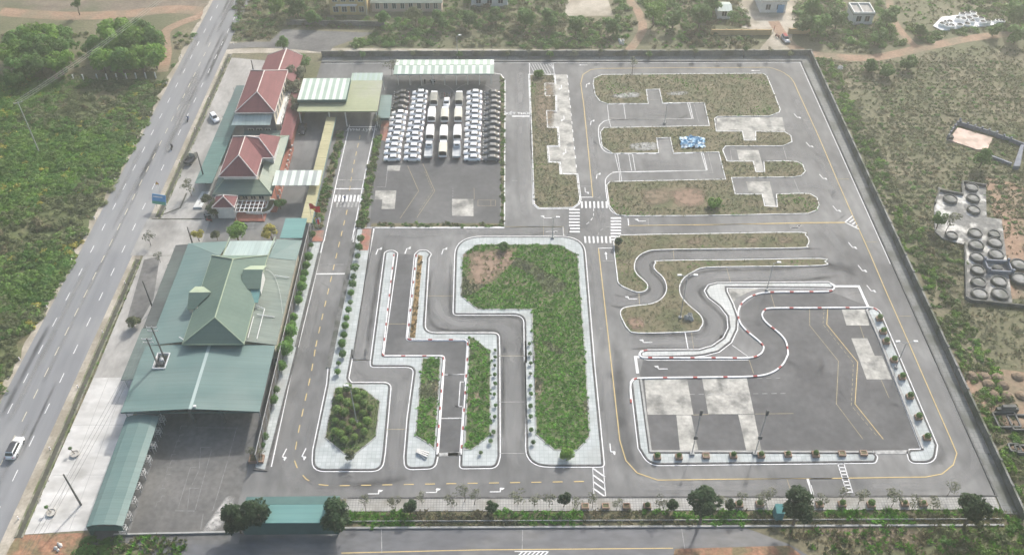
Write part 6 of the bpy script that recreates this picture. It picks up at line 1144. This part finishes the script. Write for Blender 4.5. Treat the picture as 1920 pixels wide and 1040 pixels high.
CR = {'dark': [crown_mesh('leaf_dark', 2600, 10 + i, 18, .085, (1, 1, 1.05)) for i in range(2)], 'mid': [crown_mesh('leaf_mid', 1500, 20 + i, 14, .09) for i in range(3)], 'bright': [crown_mesh('leaf_bright', 1500, 30 + i, 14, .09) for i in range(3)], 'yellow': [crown_mesh('leaf_yellow', 900, 40, 12, .1)], 'sparse': [crown_mesh('leaf_grey', 260, 50 + i, 9, .09, spread=.75) for i in range(3)], 'shade': [crown_mesh('leaf_grey', 1000, 55 + i, 12, .095, spread=.72) for i in range(3)], 'olive': [crown_mesh('leaf_olive', 900, 60 + i, 12, .1) for i in range(2)], 'hazy': [crown_mesh('leaf_mid', 900, 70 + i, 12, .12) for i in range(2)]}
TR = [trunk_mesh(1, .045, 80 + i) for i in range(4)]; TRS = [trunk_mesh(1, .022, 90 + i, 7, .05) for i in range(3)]
tcount = 0
def tree(label, base, h, r, kind, group=None, cz=None, name='tree'):
    global tcount; tcount += 1; t = T(name, label, 'tree', base, random.uniform(0, 6.28), group); o = put('trunk', (TRS if kind == 'sparse' else TR)[tcount % 3], t.o); o.scale = (h * .75,) * 3
    c = put('crown', CR[kind][tcount % len(CR[kind])], t.o, (0, 0, cz if cz is not None else h - r * .75)); c.scale = (r, r, r * random.uniform(.85, 1.05)); return t
for i, (x, y, h, r) in enumerate(((50, 135, 8, 5.2), (30, 118, 9, 5), (70, 105, 9.5, 5.5), (105, 112, 9, 5.2), (120, 130, 8, 4.6), (85, 132, 8.5, 5), (50, 92, 9, 5), (100, 90, 9, 5), (130, 100, 8, 4.5), (35, 150, 6, 4), (70, 80, 8.5, 4.8), (125, 80, 7.5, 4))): tree(f'tree of the western clump beyond the white posts, {ORD[i]} counted from its near side', P(x, y + 12), h, r, ('mid', 'bright', 'mid')[i % 3], 'trees of the western clump')
for i, (x, y, h, r) in enumerate(((200, 128, 8, 4.6), (235, 128, 8.5, 5), (270, 126, 8.5, 5), (295, 118, 7.5, 4.6), (190, 105, 8, 4.5), (225, 98, 9.5, 5.2), (260, 95, 9.5, 5.4), (290, 92, 8.5, 5), (245, 75, 9, 4.8), (215, 75, 8.5, 4.6), (275, 72, 8, 4.4))): tree(f'bright tree of the clump nearest the highway, {ORD[i]} counted from its near side', P(x, y + 12), h, r, ('bright', 'mid', 'bright')[i % 3], 'trees of the clump by the highway')
tree('tree standing alone on the far earth track at the top left', P(150, 28), 6, 2.2, 'hazy')
for lb, px_, h, r, kd in (('large dark tree at the west end of the street canopy', (452, 998), 6.5, 3.0, 'dark'), ('second dark tree overlapping the street canopy roof', (490, 990), 7.5, 3.1, 'dark'), ('dark tree at the east end of the street canopy', (637, 995), 7, 3.3, 'dark'), ('big dark tree left of the two on the strip below the yard', (1312, 980), 9, 3.3, 'dark'), ('big dark tree beside the green netting', (1487, 984), 8.6, 3.5, 'dark'), ('big dark round tree near the right end of the walk', (1808, 984), 8, 3.2, 'dark'),
                          ('small dark tree on the near walk below the first arrow', (770, 962), 3.2, 1.5, 'dark'), ('small dark bush-like tree east of the second bare sapling', (922, 958), 2.6, 1.4, 'dark'), ('small dark tree below the hatched strip side of the walk', (1057, 950), 3.6, 1.4, 'dark'), ('small dark tree left of the big dark tree on the walk', (1258, 955), 2.6, 1.3, 'dark'), ('small dark tree right of the big dark tree on the walk', (1366, 955), 2.6, 1.2, 'dark'),
                          ('lush green tree behind the hall roof', (447, 450), 5, 2.9, 'bright'), ('yellow-leaved tree behind the hall roof', (511, 450), 4.2, 2.4, 'yellow'), ('yellow-green tree at the hall corner by the entrance', (374, 452), 3.6, 1.7, 'yellow'), ('low green bush-tree between the yellow and the lush tree', (408, 450), 2.8, 1.6, 'olive'), ('leafy tree in front of the red pyramid pavilion', (405, 404), 4.6, 2.9, 'olive'), ('orange-tinged tree beside the red pavilion', (392, 388), 4, 1.8, 'olive'), ('dark green tree at the edge of the striped canopy court', (527, 392), 3.2, 1.7, 'mid'),
                          ('grey-green tree between the tall house and the olive canopy, nearest the camera', (556, 218), 6.5, 2.8, 'shade'), ('grey-green tree in the middle beside the olive canopy', (551, 188), 7, 3.2, 'shade'), ('grey-green tree beside the far corner of the olive canopy', (560, 162), 7, 3.2, 'shade'), ('green tree beside the gabled house wall', (573, 135), 5.5, 2.6, 'mid'), ('dark tree behind the gabled house ridge', (532, 96), 4.6, 2.4, 'mid'), ('brown-green tree beside the olive canopy eave', (557, 140), 5.5, 2.4, 'olive'),
                          ('palm-like tree in the gap beside the teal shed', (712, 245), 4.5, 1.6, 'sparse'), ('thin tree at the west end of the long pale canopy', (735, 142), 5, 2.4, 'sparse'), ('thin bare tree at the upper yellow line of the loop road', (1185, 140), 5.5, 1.6, 'sparse'), ('bare tree beside the teal shelter and the office', (360, 368), 5, 2.2, 'sparse'), ('bare small tree at the hall corner on the apron', (283, 460), 3.6, 1.6, 'sparse'), ('round brownish tree on the old apron west of the hall', (252, 612), 3, 1.9, 'olive'), ('bare twisted tree on the apron drain side', (301, 492), 3, 1.2, 'sparse'),
                          ('dark green tree in the east field beside the ancestral tomb', (1835, 315), 5.5, 2.8, 'mid'), ('dark pine-like tree rising over the graveyard floor', (1772, 440), 6.5, 2.6, 'sparse'), ('tree at the corner of the graveyard', (1755, 430), 5, 2.2, 'mid'), ('young bush-like tree on the bare soil of the bay island', (1338, 388), 2.6, 2.0, 'bright'), ('small palm-like shrub tree at the near tip of the central lawn', (1061, 858), 2.6, 1.7, 'bright'), ('small shrub tree at the far edge of the central lawn', (945, 470), 2.4, 1.6, 'mid'), ('palm-like shrub tree at the near tip of the hexagonal bed', (660, 862), 2.8, 1.4, 'olive'), ('low green shrub tree near the hatched island end', (1010, 143), 2.2, 1.8, 'bright'), ('dark shrub tree at the west end of the upper S-bend island', (1158, 460), 2.2, 1.2, 'dark')): tree(lb, P(*px_), h, r, kd)
for i, (x, y, h, r, kd) in enumerate(((560, 25, 7, 4, 'hazy'), (590, 40, 6, 3.4, 'hazy'), (520, 20, 6, 3.4, 'bright'), (720, 42, 6, 3, 'hazy'), (780, 45, 7, 3.6, 'olive'), (830, 48, 7, 3.8, 'hazy'), (880, 45, 6, 3.2, 'hazy'), (930, 40, 6, 3.4, 'hazy'), (985, 45, 7, 4, 'hazy'), (1035, 45, 7, 4, 'hazy'), (1080, 58, 6, 3.2, 'hazy'), (1150, 58, 6, 3.4, 'hazy'), (1225, 40, 8, 4, 'bright'), (1260, 48, 7, 3.6, 'hazy'), (1310, 45, 8, 4.2, 'hazy'), (1330, 25, 8, 4, 'hazy'), (1372, 40, 5, 2.2, 'mid'), (1500, 55, 7, 4, 'hazy'), (1530, 60, 7, 4, 'hazy'), (1520, 30, 8, 4.2, 'hazy'), (1565, 50, 7, 3.8, 'hazy'), (1640, 75, 6, 3.6, 'hazy'), (1660, 45, 7, 4, 'hazy'), (1725, 62, 5, 3, 'hazy'), (1900, 40, 8, 5, 'hazy'), (1860, 60, 5, 3, 'hazy'), (1900, 75, 6, 3.6, 'hazy'), (1630, 125, 4, 2.8, 'mid'), (1700, 122, 4.5, 3, 'mid'), (1660, 135, 4, 2.8, 'mid'))): tree(f'hazy tree in the scrub along the far edge, {ORD[i]} counted from the highway side', P(x, y + 8), h, r, kd, 'trees along the far edge')
saps = [P(*q) for q in ((686, 958), (738, 955), (792, 945), (848, 950), (871, 940), (890, 945), (972, 945), (1002, 950), (1030, 950), (1082, 955), (1110, 952), (1156, 955), (1236, 955), (1349, 950), (1386, 952), (1425, 950), (1437, 940), (1533, 955), (1578, 938), (1609, 945), (1663, 935), (1671, 950), (1712, 955), (1750, 955), (1775, 930))]
for i, p in enumerate(saps): tree(f'thin bare sapling on the near walk, {ORD[i]} from the west', p, random.uniform(3, 4.6), random.uniform(1.1, 1.7), 'sparse', 'bare saplings along the near walk', name='sapling')
for i in range(20): tree(f'small tree on the far boundary walk, {ORD[i]} from the west', (-48 + i * 6.8 + random.uniform(-1, 1), 236.8), random.uniform(2.2, 4), random.uniform(.8, 1.4), ('sparse', 'mid', 'sparse', 'olive')[i % 4], 'small trees on the far boundary walk', name='sapling')
# clipped round shrubs
ball = quad_mesh('foliage', leaves(520, [(0, 0, 0)], [1.0], .13, 5), 'topiary_leaf'); ballc = MB().lathe([(0, -.8), (.55, -.6), (.8, 0), (.6, .6), (0, .82)], 10).mesh('inner_foliage', 'leaf_mid')
ballh = quad_mesh('foliage', leaves(520, [(0, 0, 0)], [1.0], .14, 15), 'hex_leaf'); balld = quad_mesh('foliage', leaves(420, [(0, 0, 0), (.2, .1, .1), (-.2, -.1, -.1)], [.9, .7, .7], .15, 6), 'leaf_mid'); stem = MB().tube((0, 0, 0), (0, 0, 1), .07, .05, 6).mesh('stem', 'bark')
def topiary(label, p, r, group, clipped=True, z=.13):
    r *= random.uniform(.82, 1.2); t = T('round_shrub', label, 'shrub', (p[0], p[1], z), random.uniform(0, 6.28), group); c = r * 1.15; put('stem', stem, t.o).scale = (1, 1, c); o = put('foliage', (ballh if 'hexagonal' in label else ball) if clipped else balld, t.o, (0, 0, c)); o.scale = (r,) * 3
    if clipped: o = put('inner_foliage', ballc, t.o, (0, 0, c)); o.scale = (r,) * 3
patch('topiary_strip', PX((579, 455), (606, 455), (497, 880), (478, 876)), 'tile', .09); struct('kerb', ribbon(MB(), PX((603, 455), (557, 655), (500, 882), (476, 880), (478, 872)), .3, .2, z0=0), 'kerb')
struct('stone_edging', ribbon(MB(), PX((599, 475), (556, 650)), .7, .17, z0=.05), 'tomb_grey')
W_ = SQ((300, 235), (293, 295), (278, 380), (262, 433), (250, 485), (238, 520), (233, 575), (213, 610), (208, 660), (180, 770), (170, 815), (163, 875), (145, 927), (130, 985)) + SE((290, 20), (280, 65), (258, 143), (235, 250), (220, 303), (180, 480), (165, 516))
for i, p in enumerate(W_): topiary(f'{"clipped round" if i not in (0, 1, 17, 18, 19, 20) else "loose round"} shrub beside the hall fence, {ORD[i]} from the far end', (p[0], p[1]), (.85, .8, .95, .85, .95, .85, 1.0, .8, 1.25, 1.15, .9, 1.3, .95, 1.35, .9, 1.3, 1.15, .95, .95, .95, .6)[i], 'shrubs beside the hall fence', i not in (0, 1, 17, 18, 19, 20))
D_ = SQ((615, 262), (605, 315), (595, 370), (577, 450), (570, 505), (563, 555), (552, 605), (547, 665), (537, 718), (523, 768), (515, 820), (505, 880), (495, 932), (500, 1000)) + SE((552, 30), (553, 80), (535, 118), (530, 160))
for i, p in enumerate(D_): topiary(f'round shrub on the median between start road and exam lane, {ORD[i]} from the far end', p, (.95, .9, .8, .95, .95, .9, .85, .7, .7, .75, .75, .8, .85, .8, .75, .7, .6, .7)[i], 'shrubs on the median', i in (6, 9, 10, 11, 12, 14, 17))
H_ = SE((540, 295), (580, 245), (660, 275), (628, 297), (578, 320), (660, 320), (690, 340), (530, 350), (565, 364), (620, 338), (655, 366), (602, 405), (675, 405), (520, 400), (555, 420), (635, 424), (585, 445), (517, 450), (660, 454), (545, 468), (613, 480), (565, 494), (540, 262), (620, 260))
for i, p in enumerate(H_): topiary(f'dense round shrub in the hexagonal bed, {ORD[i]} counted roughly from its far side', p, random.uniform(.68, .86), 'shrubs in the hexagonal bed', True, .16)
# brick planters
boxm = MB(); ribbon(boxm, [(-.55, -.45), (.55, -.45), (.55, .45), (-.55, .45)], .16, .55, True, z0=0); boxm = boxm.mesh('planter_box', 'brick_box'); soilm = MB().sheet([(-.5, -.4), (.5, -.4), (.5, .4), (-.5, .4)], .45).mesh('soil_fill', 'soil')
def planter(label, p, r, group):
    t = T('brick_planter', label, 'planter', (p[0], p[1], .13), 0, group); put('planter_box', boxm, t.o); put('soil_fill', soilm, t.o)
    if r: o = put('shrub', balld, t.o, (0, 0, .5 + r * .7)); o.scale = (r,) * 3
for i, p in enumerate(SG((187, 568), (292, 568), (424, 562), (557, 562), (692, 560), (823, 556), (957, 553)) + SH((22, 557), (150, 552), (255, 550))): planter(f'brick planter on the near yard pavement, {ORD[i]} from the west', p, (.6, .5, 0, .55, .55, .45, .5, .5, 0, 0)[i], 'brick planters on the near yard pavement')
for i, p in enumerate(SH2((333, 935), (350, 1000)) + SH((365, 8), (403, 98), (442, 180), (480, 275), (522, 375), (563, 475))): planter(f'brick planter on the east yard pavement, {ORD[i]} from the far end', p, .65, 'brick planters on the east yard pavement')
for i, p in enumerate(SF((668, 808), (768, 808), (870, 808), (970, 808)) + SG((37, 808), (138, 808), (585, 800), (685, 798)) + SH((40, 800), (150, 798), (290, 800), (455, 795), (545, 795))): planter(f'brick planter on the near walk, {ORD[i]} from the west', p, (0, 0, 0, .5, 0, .5, .6, .6, .5, .6, .7, .4, .4)[i], 'brick planters on the near walk')
for i, p in enumerate(SF((230, 50), (230, 85), (228, 125), (228, 170), (230, 215), (226, 265), (232, 320), (228, 375), (222, 450), (208, 495), (160, 550))): topiary(f'potted shrub on the right tiled island walk, {ORD[i]} from the far end', p, .42, 'potted shrubs on the right tiled island', False)
for i, p in enumerate(SF((397, 20), (400, 70), (403, 115), (402, 165), (402, 225), (404, 265), (402, 325), (403, 375), (405, 440), (415, 500))): topiary(f'potted shrub on the west walk of the lawn island, {ORD[i]} from the far end', p, .45, 'potted shrubs on the lawn island', False)
for i, px_ in enumerate(((141, 852), (97, 962))):
    p = P(*px_); t = T('bonsai_pot', ('round pot with a small leaning plant, farther one on the white apron', 'round pot with a small leaning plant, nearer one on the white apron')[i], 'plant pot', p); t.part('bowl', MB().lathe([(.5, 0), (.75, .15), (.8, .4), (.7, .42), (.62, .3), (0, .3)], 16), 'pot'); t.part('stem', MB().tube((0, 0, .3), (-.6, .4, 1.2), .06), 'bark'); o = put('leaves', balld, t.o, (-.65, .45, 1.35)); o.scale = (.4, .4, .35)
p = P(482, 862); t = T('planter_box', 'large brick planter with a grey leafless shrub at the end of the topiary strip', 'planter', p); t.part('box', ribbon(MB(), [(-1.2, -.7), (1.2, -.7), (1.2, .7), (-1.2, .7)], .2, .7, True, z0=0), 'brick_box'); o = put('shrub', CR['sparse'][1], t.o, (0, .8, 1.8)); o.scale = (1.9, 1.6, 1.2); t.part('soil_fill', MB().sheet([(-1.1, -.6), (1.1, -.6), (1.1, .6), (-1.1, .6)], .55), 'soil')

# ------------------------------------------------------------------ odds and ends
def heap(name, label, px_, r, h, m, n=9, seed=1, stretch=1.0):
    rr_ = random.Random(seed); p = P(*px_); t = T(name, label, name.split('_')[-1], p)
    for i in range(n):
        a, b = rr_.uniform(0, 6.28), rr_.uniform(0, 1) ** .6 * r; s_ = rr_.uniform(.25, .5) * r; k_ = rr_.randint(5, 7)
        t.part({'rock_pile': 'rock', 'tarpaulin_heap': 'tarpaulin_fold', 'rubble_heap': 'rubble_piece'}.get(name, 'piece'), MB().lathe([(s_, 0), (s_ * rr_.uniform(.75, 1), h * rr_.uniform(.3, .6)), (s_ * .3, h * rr_.uniform(.7, 1)), (0, h * rr_.uniform(.7, 1))], k_, (b * math.cos(a) * stretch, b * math.sin(a))), m)
heap('rock_pile', 'grey rock pile beside the lamp on the S-bend grass', (1291, 598), 1.1, 1.3, 'rock', 7, 3); tp_ = T('tarpaulin', 'crumpled blue tarpaulin heap on the bay island', 'tarpaulin', P(1298, 268)); tm = MB(); nx, ny = 14, 10
tm.v = [((i / nx - .5) * 6.2 + random.uniform(-.25, .25), (j / ny - .5) * 4.6 + random.uniform(-.25, .25), .12 + max(0, 1 - ((i / nx - .5) / .5) ** 2 * ((j / ny - .5) / .5) ** 2 - .3 * abs(i / nx - .5) - .3 * abs(j / ny - .5)) * random.uniform(.05, 1.0)) for i in range(nx + 1) for j in range(ny + 1)]
tm.f = [(i * (ny + 1) + j, (i + 1) * (ny + 1) + j, (i + 1) * (ny + 1) + j + 1, i * (ny + 1) + j + 1) for i in range(nx) for j in range(ny)]; tm.m = [0] * len(tm.f); tp_.part('sheet', tm, 'tarp_blue')
heap('rubble_heap', 'white rubble heap at the foot of the dirt track behind the wall', (1165, 80), 1.2, .8, 'rubble', 8, 6, 1.6); heap('rubble_heap', 'pale rubble on the grass by the far right wall corner', (1575, 128), 1.0, .6, 'rubble', 6, 7, 1.5); heap('rubble_heap', 'white litter heap on the red bank below the white apron', (105, 1028), .9, .6, 'rubble', 7, 8)
t = T('kerbstone_pile', 'pile of grey kerbstones on the near end of the left tiled island', 'stone pile', P(791, 852))
for i in range(6): t.part('kerbstone', MB().box(-1.1, 1.1, -.14, .14, 0, .24), 'rubble'); o = t.o.children[-1]; o.location = (.1 * i - .2, .36 * (i % 3) - .3, .14 + .26 * (i // 3)); o.rotation_euler = (0, 0, -.75 + .08 * i)
p = P(1462, 975); t = T('net_shelter', 'turquoise netting shelter under the big dark tree', 'shelter', p); t.part('net_wall', MB().box(-.9, .4, -.05, .05, 0, 2.3), 'net_green'); t.part('net_wall', MB().box(-.95, -.85, .06, 1.6, 0, 2.3), 'net_green'); t.part('net_roof', MB().slab([(-1, -.1, 2.4), (.5, -.1, 2.35), (.5, 1.6, 2.6), (-1, 1.6, 2.7)], .05), 'net_green')

# ------------------------------------------------------------------ the hazy air
hz = bpy.data.materials.new('haze'); hz.use_nodes = True; ht = hz.node_tree; ht.nodes.remove(ht.nodes['Principled BSDF']); pv_ = ht.nodes.new('ShaderNodeVolumePrincipled'); pv_.inputs['Color'].default_value = (.94, .97, .985, 1); pv_.inputs['Density'].default_value = .00085; pv_.inputs['Anisotropy'].default_value = .8
ht.links.new(pv_.outputs[0], ht.nodes['Material Output'].inputs['Volume'])
hb = MB().box(-450, 450, -90, 650, -4, 143).mesh('haze', []); hb.materials.append(hz); put('haze', hb, label='thin grey haze over the whole site', category='haze', kind='stuff')
